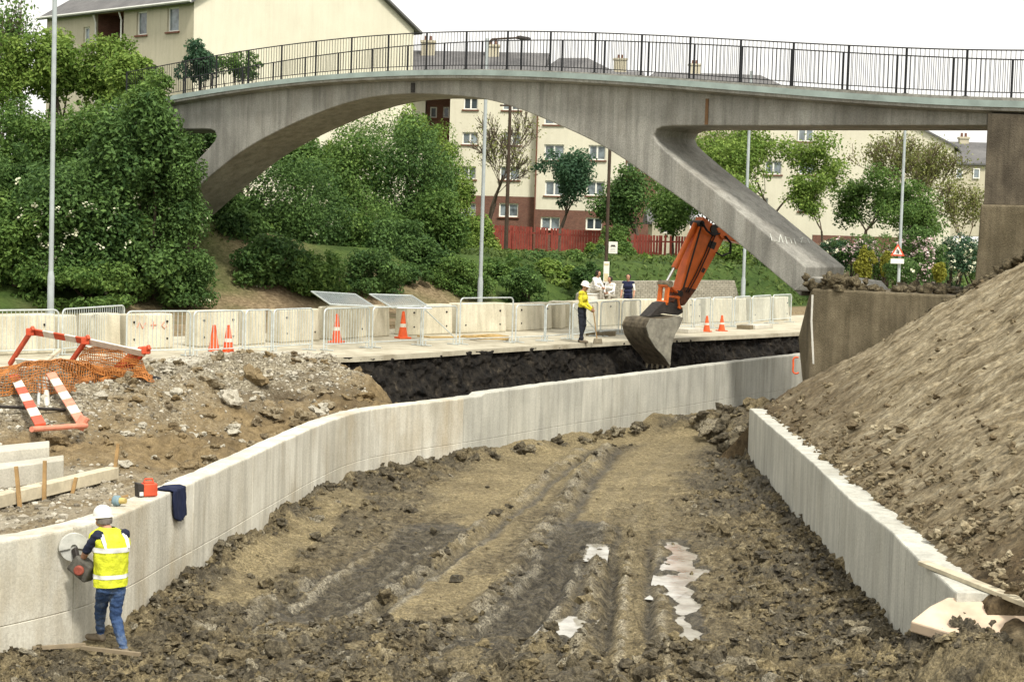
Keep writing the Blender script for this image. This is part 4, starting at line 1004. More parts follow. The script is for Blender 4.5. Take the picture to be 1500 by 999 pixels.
for k, (a, b_, yaw) in enumerate(BLK):
    A = atz(a, base_y(a), ROADZ); B_ = atz(b_, base_y(b_), ROADZ)
    c = (A + B_) / 2; d = (B_ - A); Lv = d.length; ang = math.atan2(d.y, d.x) + yaw
    # lateral extent is what is seen: recover the length along the turned direction
    Ln = max(0.55, Lv * 0.97)
    hgt = 0.90 + 0.03 * RNG.uniform(-1, 1)
    rot = Matrix.Rotation(ang, 3, 'Z'); t = rot @ Vector((1, 0, 0)); n = rot @ Vector((0, 1, 0))
    lab = BLK_SPECIAL.get(k, 'weathered concrete barrier block on the road, %s from the left in the row' % ORD[k])
    o = thing('concrete_barrier', lab, 'barrier', c, 'concrete barrier blocks along the road')
    m = MB(); cc = c + n * 0.27
    prof = [(-0.27, 0), (0.27, 0), (0.27, 0.08), (0.23, hgt), (-0.23, hgt), (-0.27, 0.08)]
    m.prism([cc - t * Ln / 2 + n * q + Vector((0, 0, z)) for q, z in prof], t * Ln)
    m.build('block_body', M['barrier'], o, bevel=0.035)
    if Ln > 1.0:  # dark discs paint in the shade inside the lifting holes
        for fx in (-0.36, 0.36):
            for fz in (0.25, 0.68):
                m = MB(); m.tube([cc + t * (fx * Ln) - n * 0.20 + Vector((0, 0, fz)), cc + t * (fx * Ln) - n * 0.274 + Vector((0, 0, fz))], 0.028, 8); m.build('lifting_hole_shade', M['dark'], o) if RNG.uniform() < .7 else None
    if k == 3:
        m = MB()
        sk = Vector((0, 0, 0))
        for st in ([(0.15, .55), (0.2, .68), (0.27, .52), (.33, .66)], [(0.45, .6), (0.58, .6)], [(.5, .68), (.5, .5)], [(0.75, .68), (.68, .58), (.75, .5), (.8, .58)]):
            m.tube([cc + t * ((fx - 0.45) * Ln) - n * 0.262 + Vector((0, 0, fz)) for fx, fz in st], 0.012, 4)
        m.build('scribble', M['pink_pl'], o)

# ------------------------------------------------------------------ steel crowd barriers
def crowd_barrier(A, B_, label, H=1.08, lean=0.0, brace=False, bars=True):
    A, B_ = Vector(A), Vector(B_); d = B_ - A; L = d.length; d.normalize(); n = Vector((-d.y, d.x, 0)).normalized()
    up = (Vector((0, 0, 1)) * math.cos(lean) + n * math.sin(lean))
    o = thing('crowd_barrier', label, 'barrier', (A + B_) / 2, 'galvanised crowd barriers along the road edge')
    r = 0.12; m = MB(); P = lambda x_, h_: A + d * x_ + up * h_
    fr = [P(0, 0.02), P(0, H - r)] + [P(r - r * math.cos(q), H - r + r * math.sin(q)) for q in (0.4, 0.8, 1.2)] + [P(r, H), P(L - r, H)] + [P(L - r + r * math.sin(q), H - r + r * math.cos(q)) for q in (0.4, 0.8, 1.2)] + [P(L, H - r), P(L, 0.02)]
    m.tube(fr, 0.021, 7); m.tube([P(0, 0.16), P(L, 0.16)], 0.016, 6)
    m.build('frame', M['galv'], o, smooth=True)
    if bars:
        m = MB(); k = int(L / 0.105)
        for i in range(1, k): m.tube([P(L * i / k, 0.16), P(L * i / k, H - 0.01)], 0.0085, 4, cap=False)
        m.build('vertical_bars', M['galv'], o)
    if brace:
        m = MB(); m.tube([P(0.05, H - 0.08), P(L - .05, 0.2)], 0.016, 6); m.build('brace', M['galv'], o)
    for x_ in (0.12, L - 0.12):
        m = MB(); c = P(x_, 0.16); m.tube([c, Vector((c.x, c.y, A.z + 0.03)), Vector((c.x, c.y, A.z + 0.02)) + n * 0.22], 0.016, 6)
        m.tube([Vector((c.x, c.y, A.z + 0.02)), Vector((c.x, c.y, A.z + 0.02)) - n * 0.22], 0.016, 6); m.build('foot', M['galv'], o)
FEN = [(-90, 527, 85, 522), (91, 521, 181, 511), (185, 524, 278, 522), (283, 523, 355, 519), (359, 519, 397, 517), (400, 517, 457, 513), (474, 514, 540, 510), (545, 510, 616, 506), (619, 507, 668, 505), (673, 505, 750, 502), (755, 502, 797, 500), (799, 500, 834, 497), (838, 498, 874, 493), (879, 493, 906, 490), (910, 490, 937, 487), (985, 486, 1013, 484), (1016, 484, 1040, 481), (1043, 481, 1072, 479), (1075, 479, 1098, 477), (1101, 477, 1128, 474), (1131, 474, 1158, 472)]
for k, (a, b1, c, d1) in enumerate(FEN):
    lab = 'galvanised steel crowd barrier with thin upright bars, %s from the left along the road edge' % ORD[k]
    if k == 1: lab = 'crowd barrier swung out of line, its top rail rising to the right'
    if k == 3: lab = 'galvanised crowd barrier standing just behind the two orange cones'
    crowd_barrier(atz(a, b1, ROADZ), atz(c, d1, ROADZ), lab, H=1.08 if k != 9 else 1.3, brace=k in (8, 12), bars=(k not in (7, 8, 9, 10, 11)))

# stacks of wire mesh fence panels behind the blocks
def mesh_stack(px_corners, z0, label):
    a, b_, c, d = px_corners
    o = thing('mesh_panel_stack', label, 'fence panels', atz(*d, ROADZ + z0), 'wire mesh fence panels lying behind the barrier blocks')
    for k in range(3):
        P = [atz(q[0], q[1], ROADZ + z0 + 0.05 * k) for q in px_corners]
        m = MB()
        for i in range(4): m.tube([P[i], P[(i + 1) % 4]], 0.021, 6)
        pf = m.build('panel_frame', M['galv'], o)
        m = MB()
        for i in range(1, 22):
            t = i / 22; m.tube([P[0].lerp(P[1], t), P[3].lerp(P[2], t)], 0.005, 3, cap=False); 
        for i in range(1, 16):
            t = i / 16; m.tube([P[0].lerp(P[3], t), P[1].lerp(P[2], t)], 0.005, 3, cap=False)
        m.build('wire_mesh', M['lamp'], pf)
mesh_stack([(456, 427), (520, 431), (548, 449), (484, 446)], 1.05, 'stack of wire mesh fence panels tilted behind the barriers, the left one of two')
mesh_stack([(541, 431), (603, 433), (632, 452), (575, 451)], 0.95, 'stack of wire mesh fence panels tilted behind the barriers, the right one of two')

# ------------------------------------------------------------------ traffic cones
def cone_proto():
    o = thing('traffic_cone', 'c', 'cone', (0, 0, 0), 'orange traffic cones on the road')
    m = MB(); m.box((0, 0, 0.025), (0.40, 0.40, 0.05)); m.build('base', M['cone'], o, bevel=0.015)
    m = MB(); m.lathe([(0.15, 0.05), (0.145, 0.08), (0.105, 0.30), (0.04, 0.75), (0.032, 0.755)], n=20); m.build('body', M['cone'], o, smooth=True)
    m = MB(); m.lathe([(0.1035, 0.32), (0.078, 0.48)], n=20); m.build('sleeve', M['white_pl'], o, smooth=True)
    return o
cp = cone_proto()
CONES = [(313, 519, 'orange traffic cone without a white band, the left one of the pair by the kerb'), (334, 519, 'orange traffic cone with white band, the right one of the pair by the kerb'),
         (493, 502, 'orange and white cone in front of the concrete barriers under the left mesh panel stack'), (590, 496, 'orange and white cone in front of the concrete barriers under the right mesh panel stack'),
         (1035, 486, 'distant orange cone past the excavator bucket, the left one of two'), (1057, 485, 'distant orange cone past the excavator bucket, the right one of two')]
for k, (a, b_, lab) in enumerate(CONES):
    o = cp if k == 0 else copy_tree(cp)
    o.location = atz(a, b_, ROADZ); o.rotation_euler.z = k * 0.7; o['label'] = lab
    if k in (0, 1): o.scale = (1, 1, 0.95)
    if k in (2, 3): o.scale = (.95, .95, 1.05)
    if k in (4, 5): o.scale = (.8, .8, .72)
    if k == 0:
        for ch in o.children:
            if ch.name.startswith('sleeve'): sleeve0 = ch
bpy.data.objects.remove(sleeve0)

# ------------------------------------------------------------------ left bank: fallen plastic barriers, net, pipes, slabs, timber
def plank_bands(m, A, B_, w, th, up, nb, start=0, mats=(0, 1)):
    A, B_ = Vector(A), Vector(B_)
    for k in range(nb):
        p, q = A.lerp(B_, k / nb), A.lerp(B_, (k + 1) / nb)
        m.beam(p, q, th, w, up, mats[(k + start) % 2])
def y37(a, b_, Y): return aty(a, b_, Y)
fbA = thing('plastic_road_barrier', 'fallen red and white plastic road barrier leaning over the orange net', 'barrier', on_bank(110, 555), 'fallen plastic road barriers')
pts = [(48, 486, 36.0), (128, 500, 35.4), (211, 518, 34.8)]
TP = [y37(*q) for q in pts]
m = MB(); plank_bands(m, TP[0], TP[1], 0.15, 0.04, (0.2, -0.6, .8), 5, 0); plank_bands(m, TP[1], TP[2], 0.15, 0.04, (0.2, -0.6, .8), 1, 1); m.build('top_plank', [M['red_pl'], M['white_pl']], fbA, bevel=0.01)
m = MB(); plank_bands(m, y37(24, 529, 36.3), y37(205, 546, 35), 0.14, 0.04, (0.2, -0.6, .8), 1, 1); m.build('bottom_plank', [M['red_pl'], M['white_pl']], fbA, bevel=0.01)
for (p, q) in (((49, 480, 35.9), (14, 534, 36.6)), ((130, 493, 35.3), (93, 546, 35.9)), ((219, 508, 34.7), (178, 551, 35.4))):
    m = MB(); a_, b_ = y37(*p), y37(*q); m.beam(a_, b_, 0.07, 0.10, (0, 0, 1)); c = a_.lerp(b_, 0.12); m.beam(c - Vector((.0, .0, .07)), c + Vector((0, 0, .08)), 0.14, 0.16); m.build('post', M['red_pl'], fbA, bevel=0.015)
fbC = thing('plastic_road_barrier', 'end of a second red plastic road barrier under the orange net', 'barrier', on_bank(190, 555), 'fallen plastic road barriers')
for (p, q) in (((207, 511, 35.2), (170, 546, 35.8)), ((200, 514, 35.6), (163, 545, 36.0))):
    m = MB(); a_, b_ = y37(*p), y37(*q); m.beam(a_, b_, 0.09, 0.11); m.build('post', M['red_pl'], fbC, bevel=0.015)
m = MB(); m.beam(y37(130, 512, 36), y37(205, 513, 35.4), 0.04, 0.13, (0.2, -0.6, .8)); m.build('top_plank', M['white_pl'], fbC, bevel=0.01)
fbB = thing('plastic_road_barrier', 'bleached red and white plastic barrier lying with its planks sloping to the mud', 'barrier', on_bank(85, 630), 'fallen plastic road barriers')
for k, (p, q) in enumerate((((20, 574), (59, 637)), ((74, 571), (118, 631)))):
    a_ = on_bank(*p) + Vector((0, 0, 0.30)); b_ = on_bank(*q) + Vector((0, 0, 0.16)); m = MB(); plank_bands(m, a_, b_, 0.17, 0.045, Vector((1, 0, 0.15)).cross((b_ - a_).normalized()).cross((b_-a_).normalized()), 7, 0)
    m.build('plank', [M['red_pl'] if k == 0 else M['pink_pl'], M['white_pl']], fbB, bevel=0.01)
m = MB(); a_ = on_bank(46, 640) + Vector((0, 0, .12)); b_ = on_bank(126, 634) + Vector((0, 0, .12)); m.tube([a_, b_], 0.045, 10); m.build('foot_bar', M['pink_pl'], fbB, smooth=True)
m = MB(); m.tube([b_ - Vector((.12, .02, .06)), b_ + Vector((-.02, 0.02, .14))], 0.085, 10); m.build('end_boss', M['pink_pl'], fbB, bevel=0.01)

# the crumpled orange net draped over the heap
def net_sheet(rows, label, nr=34, nc=60, amp=0.06, seed=1):
    P = np.array([[tuple(q) for q in r] for r in rows]); R_, C_ = P.shape[:2]
    uu = np.linspace(0, R_ - 1, nr); vv = np.linspace(0, C_ - 1, nc)
    G = np.empty((nr, nc, 3))
    for k in range(3):
        t = np.array([np.interp(vv, np.arange(C_), P[r, :, k]) for r in range(R_)]); G[..., k] = np.array([np.interp(uu, np.arange(R_), t[:, c]) for c in range(nc)]).T
    gu, gv = np.meshgrid(uu, vv, indexing='ij')
    for k in range(3): G[..., k] += amp * fbm(gu * 1.6 + 9 * k, gv * 1.6 + seed * 3, 4, 140 + seed + k) * (1.0, 1.0, 1.7)[k]
    m = MB(); wdt = 0.012
    for i in range(0, nr):
        m.tube([G[i, j] for j in range(nc)], wdt, 3, cap=False)
    for j in range(0, nc):
        m.tube([G[i, j] for i in range(nr)], wdt * .8, 3, cap=False)
    return m.build('safety_net', M['net'], None, tuple(G.mean((0, 1))))
def ob(a, b_, dz=0.06):
    p = on_bank(a, b_); return p + Vector((0, 0, dz))
n1 = net_sheet([[y37(-60, 548, 36.0), y37(40, 535, 35.8), y37(75, 528, 35.6), y37(140, 540, 35.5), y37(205, 540, 35.2)],
                [ob(-60, 575, .25), ob(30, 566, .34), ob(90, 560, .42), ob(150, 566, .3), ob(222, 560, .1)],
                [ob(-60, 600, .1), ob(20, 592, .12), ob(90, 582, .15), ob(150, 578, .1), ob(228, 572, .05)]], '', 26, 64, 0.10, 1)
tag(n1, 'crumpled rusty orange safety net draped over the spoil heap', 'safety net')
n2 = net_sheet([[y37(120, 507, 35.5), y37(160, 512, 35.2), y37(205, 518, 34.9)], [y37(118, 530, 35.4), y37(160, 536, 35.1), y37(212, 540, 34.8)], [ob(110, 560, .3), ob(165, 562, .2), ob(226, 566, .1)]], '', 18, 32, 0.07, 2)
tag(n2, 'strip of orange net hung from the plank of the fallen barrier', 'safety net')
# small timber rail poking from the net
m = MB(); m.beam(y37(48, 545, 35.6), y37(88, 512, 36.3), 0.09, 0.05); tag(m.build('timber_batten', M['timber'], None, y37(48, 545, 35.6)), 'short timber batten sticking out of the orange net', 'timber')
# pipes
def pipe(p, q, r, mat, name, lab, cat='pipe', bend=0):
    m = MB(); a_, b_ = Vector(p), Vector(q); m.tube([a_, a_.lerp(b_, .5) + Vector((0, 0, bend)), b_], r, 12); return tag(m.build(name, mat, None, a_, smooth=True), lab, cat)
pipe(ob(66, 573, .25), ob(69, 609, .12), 0.055, M['white_pl'], 'white_pipe', 'white plastic pipe lying between the planks of the fallen barrier')
pipe(ob(57, 578, .2), ob(56, 607, .1), 0.03, M['galv'], 'grey_conduit', 'thin grey conduit beside the white pipe')
pipe(ob(0, 606, .12), ob(95, 612, .14), 0.028, M['steel_dark'], 'steel_bar', 'dark steel bar lying across the ground under the white pipe', 'bar')
m = MB(); m.tube([ob(214, 558, .04), ob(232, 566, .10), ob(250, 570, .07), ob(281, 575, .03)], [0.10, 0.09, 0.07, 0.03], 10); tag(m.build('black_sheeting', M['black'], None, ob(214, 558), smooth=True), 'strip of black plastic sheeting on the stones right of the orange net', 'sheeting')
pc = on_bank(386, 577) + Vector((0, 0, 0.06))
o = thing('pipe_end', 'broken pipe end sticking out of the hollow in the stony bank', 'pipe', pc)
m = MB(); m.tube([pc + Vector((-.12, .25, .10)), pc + Vector((0.0, 0.0, 0.03))], 0.085, 14, cap=True); m.build('sleeve', M['slab'], o, smooth=True)
m = MB(); m.tube([pc + Vector((-.02, .02, .055)), pc + Vector((0.03, -0.05, 0.015))], 0.078, 14); m.build('bore_shade', M['dark'], o)  # solid dark plug, painting in the shade inside the pipe
# kerb stone on the edge of the road
kc = atz(274, 533, ROADZ - .05); m = MB(); m.box(kc + Vector((0, 0, 0.02)), (0.62, 0.5, 0.16), Matrix.Rotation(R(25), 3, 'Z')); tag(m.build('kerb_stone', M['slab'], None, kc, bevel=0.02), 'loose pale kerb stone at the road edge below the cones', 'stone')
# low kerb run by the road edge
m = MB(); kp = [atz(a, b_, ROADZ - .02) for a, b_ in ((285, 527), (340, 524), (396, 520), (420, 520))]
for p, q in zip(kp[:-1], kp[1:]): m.beam(p, q, 0.14, 0.16)
tag(m.build('kerb_edging', M['slab'], None, kp[0], bevel=0.01), 'run of concrete kerb edging at the road edge under the cones', 'kerb')
# precast slabs and a shutter board on stakes
def prism_px(px4, dz_low, h, name, mat, lab, cat):
    P = [on_bank(*q) for q in px4]; z = min(p.z for p in P) + dz_low; P = [Vector((p.x, p.y, z)) for p in P]
    m = MB(); m.prism(P, Vector((0, 0, h))); return tag(m.build(name, mat, None, P[0], bevel=0.015), lab, cat)
prism_px([(-120, 735), (93, 703), (93, 690), (-120, 720)], 0.0, 0.30, 'precast_slab', M['slab'], 'pale precast concrete block lying nearest the timber board', 'slab')
prism_px([(-140, 708), (72, 683), (72, 674), (-140, 698)], 0.02, 0.30, 'precast_slab', M['slab'], 'pale precast concrete block lying behind the other one', 'slab')
m = MB(); a_ = on_bank(-80, 764); b_ = on_bank(165, 703); a_.z = b_.z = max(a_.z, b_.z) + 0.11; m.beam(a_, b_, 0.20, 0.17); ob_ = m.build('timber_board', M['timber'], None, a_, bevel=0.008)
tag(ob_, 'long rough timber board on stakes beside the precast blocks', 'timber board')
dirb = (b_ - a_).normalized(); nb = Vector((dirb.y, -dirb.x, 0))
STK = [(5, 'stake against the timber board at the left edge of the picture'), (43, 'stake against the middle of the timber board'), (168, 'stake at the far right end of the timber board'), (88, 'short stake under the timber board')]
for k, (xx_, lab) in enumerate(STK):
    t = (xx_ + 80) / 245; p = a_.lerp(b_, t) + nb * (0.125 if k != 2 else 0) + dirb * (0.03 if k == 2 else 0)
    m = MB(); m.box(Vector((p.x, p.y, 1.3 + (0.18 if k != 3 else 0.02))), (0.05, 0.05, 0.62 if k != 3 else .3), Matrix.Rotation(R(6 * (k - 1)), 3, 'Y'), taper=(.9, .9))
    tag(m.build('wooden_stake', M['stake'], None, (p.x, p.y, 1.2)), 'pine ' + lab, 'stake')
# things on the wall top
def on_wall(a, b_): return atz(a, b_, ZT)
rb = on_wall(214, 727); o = thing('site_lamp', 'red and black portable site lamp standing on the wall top', 'lamp', rb)
rr = Matrix.Rotation(R(28), 3, 'Z')
m = MB(); m.box(rb + rr @ Vector((0.04, 0, 0.095)), (0.19, 0.16, 0.17), rr); m.box(rb + rr @ Vector((0.03, 0, 0.19)), (0.14, 0.09, 0.03), rr); m.build('casing', M['red_pl'], o, bevel=0.02)
m = MB(); m.prism([rb + rr @ Vector(q) for q in ((-0.055, -.085, .01), (-0.13, -.085, .0), (-0.14, -.085, .19), (-0.055, -.085, .17))], rr @ Vector((0, .17, 0))); fr_ = m.build('front_hood', M['steel_dark'], o, bevel=0.008)
m = MB(); m.box(rb + rr @ Vector((-0.09, -0.09, 0.05)), (0.05, 0.012, 0.05), rr); m.build('lens', M['paint_white'], o)
m = MB(); m.tube([rb + rr @ Vector(q) for q in ((-.03, 0, .2), (-.02, 0, .235), (.08, 0, .235), (.09, 0, .2))], 0.012, 6); m.build('handle', M['red_pl'], o)
# jacket over the edge of the wall
ja = on_wall(236, 716); tw = LW[int(np.argmin(np.hypot(LW[:, 0] - ja.x, LW[:, 1] - ja.y)))]; i_ = int(np.argmin(np.hypot(LW[:, 0] - ja.x, LW[:, 1] - ja.y)))
tv = Vector((*(LW[i_ + 1] - LW[i_ - 1]), 0)).normalized(); nv = Vector((tv.y, -tv.x, 0)); wc = Vector((*LW[i_], 0))
gx = np.linspace(0, 1, 26); gy = np.linspace(0, 1, 22); V = []
for q in gx:
    for w_ in gy:
        arc_ = q * 0.62; wid = (0.17 + 0.10 * math.sin(q * 2.2)) * (1 - 0.45 * max(0, q - .6)) * (w_ - .5) * 2
        fold = 0.022 * math.sin(w_ * 17 + q * 3) * (0.3 + q) + 0.012 * math.sin(w_ * 41 + q * 5)
        if arc_ < 0.22: off, z = -0.22 + arc_, ZT + 0.02 + abs(fold) * .8
        else: off, z = 0.018 + abs(fold) + 0.02, ZT + 0.015 - (arc_ - 0.22) * (1 + 0.15 * math.sin(w_ * 3))
        V.append(tuple(wc + tv * (wid + 0.08 * q) + nv * off + Vector((0, 0, z))))
jk = np_mesh('jacket', np.array(V), grid_faces(26, 22), simple('navy cloth', (0.012, 0.017, 0.045), 0.9, 0.3, 9), None, tuple(wc + Vector((0, 0, ZT))))
sm = jk.modifiers.new('solid', 'SOLIDIFY'); sm.thickness = 0.018; sm.offset = 1
tag(jk, 'navy jacket hung over the edge of the concrete wall', 'jacket')
# blue grey tape roll with a yellow tool
tp = on_wall(171, 741); o = thing('cable_reel', 'small blue grey reel with a brass end lying on the wall top', 'reel', tp)
ax = Vector((0.9, -0.3, 0.05)).normalized(); m = MB(); c = tp + Vector((0, 0, 0.07)); m.tube([c - ax * .05, c - ax * .03, c + ax * .03, c + ax * .05], [0.05, 0.068, 0.068, 0.05], 16); m.build('drum', simple('blue grey plastic', (0.17, 0.25, 0.28), 0.6), o, smooth=True)
m = MB(); m.tube([c + ax * .05, c + ax * .13], [0.042, 0.035], 14); m.build('collar', simple('brass yellow', (0.5, 0.38, 0.13), 0.5), o, smooth=True)
m = MB(); m.beam(tp + Vector((-0.12, .1, .06)), tp + Vector((.12, .12, .12)), 0.03, 0.03); tag(m.build('timber_offcut', M['stake'], None, tp), 'thin timber offcut behind the reel on the wall', 'timber')
# right wall: plank and plywood
b_ = MB(); a_, c_ = atz(1352, 824, RWZ + .03), atz(1560, 906, RWZ + .03); b_.beam(a_, c_, 0.14, 0.05); tag(b_.build('plank', M['timber'], None, a_, bevel=0.006), 'weathered plank lying along the top of the right wall', 'plank')
P = [aty(1334, 909, 18.75), aty(1362, 887, 19.05), aty(1388, 874, 19.3), aty(1450, 876, 19.3), aty(1560, 884, 19.1), aty(1575, 934, 18.5), aty(1388, 925, 18.55)]
b_ = MB(); b_.prism(P, Vector((0.0, 0.05, -0.13))); tag(b_.build('stained_slab', M['ply'], None, P[0], bevel=0.02), 'broad pale pinkish stained slab at the near end of the right wall', 'slab')
# sticks in the mud at the worker's feet
for k, (p, q, lab) in enumerate((((48, 949), (125, 944), 'muddy timber batten on the ground left of the worker'), ((120, 948), (205, 958), 'muddy stick on the ground under the worker'))):
    a_, c_ = atz(*p, .12), atz(*q, .12); m = MB(); m.beam(a_, c_, 0.05, 0.04); tag(m.build('muddy_batten', simple('muddy timber', (0.25, 0.2, 0.13), 0.9), None, a_), lab, 'timber')
# rope coil on the road
rc = atz(716, 497, ROADZ + .03); m = MB()
pts = []
for t in np.linspace(0, 2 * math.pi * 4.3, 150):
    r_ = 0.75 + 0.14 * math.sin(t * 1.7) ; pts.append(rc + Vector((r_ * 0.75 * math.cos(t) + 0.1 * math.sin(t * .31), r_ * 0.75 * math.sin(t), 0.02 + 0.03 * abs(math.sin(t * 2.3)) + 0.01 * t / 6)))
pts += [rc + Vector((-1.0, .1, .03)), rc + Vector((-1.7, -.2, .02)), rc + Vector((-2.1, .2, .02))]
m.tube(pts, 0.026, 6); tag(m.build('rope_coil', simple('straw rope', (0.42, 0.29, 0.12), 0.9), None, rc, smooth=True), 'coil of straw coloured rope on the dusty road', 'rope')
# flat slabs by the far worker and along the edge
for k, (a, b2, w_, lab) in enumerate(((905, 489, 1.5, 'flat grey slab on the road between the worker and the bucket'), (880, 492, .9, 'muddy flat slab beside the worker\'s shovel'), (1010, 487, 1.0, 'flat slab on the road right of the bucket'), (1110, 481, 1.6, 'long flat slab near the right end of the crowd barriers'), (1092, 482, .5, 'small dark slab near the right end of the crowd barriers'))):
    p = atz(a, b2, ROADZ); m = MB(); m.box(p + Vector((0, 0, .07)), (w_, .5, .14), Matrix.Rotation(R(44 + 5 * k), 3, 'Z')); tag(m.build('paving_slab', M['slab'] if k not in (1, 4) else M['block'], None, p, bevel=.015), lab, 'slab')
# ------------------------------------------------------------------ lamp posts and signs
LEAN = Vector((0, 0, 0))
def lamp_post(px_b, py_guess, Y, Htot, label, arm=None, r0=0.09, r1=0.055):
    p = aty(px_b, py_guess, Y); z0 = far_z(np.array([p.x]), np.array([p.y]))[0]
    base = Vector((p.x, p.y, z0)); o = thing('street_lamp', label, 'street lamp', base, 'grey steel street lamps along the road')
    m = MB(); m.lathe([(r0, -0.1), (r0, 1.25), (r0 * 0.72, 1.42)], base, 14); m.build('base_section', M['lamp'], o, smooth=True)
    m = MB(); m.tube([base + Vector((0, 0, 1.40)), base + Vector((0, 0, Htot))], [r0 * 0.72, r1], 12); m.build('pole', M['lamp'], o, smooth=True)
    if arm is not None:
        t = base + Vector((0, 0, Htot)); m = MB(); m.tube([t - Vector((0, 0, .25)), t + arm * 0.15 + Vector((0, 0, .0)), t + arm + Vector((0, 0, .22))], [0.05, 0.04, 0.035], 8); m.build('arm', M['darkpole'], o, smooth=True)
        a = arm.normalized(); c = t + arm + Vector((0, 0, .24)); n = Vector((-a.y, a.x, 0)); rot = Matrix((a, n, Vector((0, 0, 1)))).transposed()
        m = MB(); m.box(c + a * .33, (0.75, 0.26, 0.13), rot, taper=(.85, .7)); m.build('lantern', M['steel_dark'], o, bevel=0.04)
    return o, base
lamp_post(74, 452, 57, 11.0, 'tall grey lamp post standing in front of the big bushes on the left', None, 0.11, 0.075)
zt_ = aty(717, 57, 66).z
arm2 = aty(762, 55, 67.5) - aty(717, 57, 66); arm2.z = 0
l2, b2_ = lamp_post(703, 440, 66, zt_ - far_z(np.array([-1.2]), np.array([66.0]))[0], 'tall grey lamp post behind the middle of the footbridge, its lantern above the railings', arm2, 0.10, 0.06)
lamp_post(1088, 438, 79, 10.5, 'grey lamp post behind the sloping bridge leg and beside the stone wall', None, 0.10, 0.06)
l4, b4_ = lamp_post(1315, 440, 80, 8.6, 'thin grey lamp post carrying the triangular warning sign', None, 0.10, 0.06)
# warning sign on that post
sc_ = aty(1315, 369, 79.8); o = thing('warning_sign', 'red bordered white triangle road sign fixed to the thin lamp post', 'road sign', sc_)
def tri(r, y_): return [sc_ + Vector((.86 * r * math.sin(a), y_, .86 * r * math.cos(a))) for a in (0, 2 * math.pi / 3, 4 * math.pi / 3)]
m = MB(); m.prism(tri(0.43, 0), Vector((0, .02, 0))); m.build('border', M['red_pl'], o)
m = MB(); m.prism(tri(0.28, -.008), Vector((0, .006, 0))); m.build('face', M['paint_white'], o)
m = MB(); m.box(sc_ + Vector((-.03, -.014, .02)), (.05, .008, .2)); m.box(sc_ + Vector((.04, -.014, -.01)), (.05, .008, .15)); m.build('symbol', M['black'], o)
m = MB(); m.box(sc_ + Vector((0, 0, -.42)), (.6, .02, .22)); m.build('sub_plate', M['paint_white'], o)
# bus stop post
p = aty(886, 440, 68); bz = ROADZ + .05; base = Vector((p.x, p.y, bz)); top = aty(893.5, 226, 68).z
o = thing('bus_stop', 'tall dark bus stop pole with a white flag and a white notice', 'bus stop', base)
m = MB(); m.tube([base, Vector((base.x, base.y, 9.0))], 0.065, 10); m.build('pole', M['darkpole'], o, smooth=True)
fc = aty(898, 363, 67.9); m = MB(); m.box(fc, (.34, .03, .45)); fl = m.build('flag', M['paint_white'], o, bevel=.01)
m = MB(); m.box(fc + Vector((0, -.02, .09)), (.16, .008, .035)); m.box(fc + Vector((0, -.02, .05)), (.2, .008, .022)); m.build('symbol', M['black'], fl)
m = MB()
for dz in (-.04, -.09, -.14): m.box(fc + Vector((0, -.02, dz)), (.2, .008, .014))
m.build('lettering', M['galv'], fl)
fc = aty(888, 399, 67.9); m = MB(); m.box(fc + Vector((0, -.05, 0)), (.22, .05, .82)); fl = m.build('notice', M['paint_white'], o, bevel=.01)
m = MB(); m.box(fc + Vector((0, -.08, .3)), (.16, .008, .06)); m.box(fc + Vector((0, -.08, -.2)), (.16, .008, .3)); m.build('timetable', simple('yellowed paper', (.6, .52, .3), .8), fl)
# distant dark pole
p = aty(742, 336, 104); o = thing('telegraph_pole', 'dark distant telegraph pole in front of the cream flats', 'pole', (p.x, p.y, 3.4))
m = MB(); t = aty(747.5, 140, 104); m.tube([(p.x, p.y, 3.3), (p.x, p.y, t.z)], [.13, .09], 10); m.build('pole', M['darkpole'], o, smooth=True)
m = MB(); m.box((p.x, p.y, t.z - .6), (1.2, .1, .1)); m.build('crossarm', M['darkpole'], o)

# ------------------------------------------------------------------ stone wall and red fence
t = NT('dressed stone courses'); br = t.n('ShaderNodeTexBrick'); br.inputs['Scale'].default_value = 2.4; br.inputs['Color1'].default_value = (.36, .34, .27, 1); br.inputs['Color2'].default_value = (.28, .26, .20, 1); br.inputs['Mortar'].default_value = (.12, .11, .08, 1); br.inputs['Mortar Size'].default_value = .02
t.l(t.map((1, 1, 1.25), (R(90), 0, 0)), br.inputs['Vector']); M['stone'] = t.done(t.mix(.6, br.outputs[0], t.ramp(t.noise(6, 4), [(.3, (.3,) * 3), (.7, (.66,) * 3)]), 'OVERLAY'), .9, t.bump(br.outputs[0], .03))
A = aty(858, 445, 69.5); B_ = aty(1075, 440, 79.0); A.z = B_.z = ROADZ - .1
zt1 = aty(1080, 411, 79).z; dW = (B_ - A).normalized()
m = MB(); zA = aty(905, 412, 71.5).z
m.prism([A, B_ + dW * .9, Vector((B_.x, B_.y, zt1)), Vector((A.x, A.y, zA)) + dW * 1.2, Vector((A.x, A.y, zA - .5))], Vector((-dW.y, dW.x, 0)) * .5)
tag(m.build('stone_wall', M['stone'], None, A, bevel=.02), 'low wall of dressed grey stone behind the bus stop and bathing the bank foot'.replace('bathing', 'along'), 'wall')
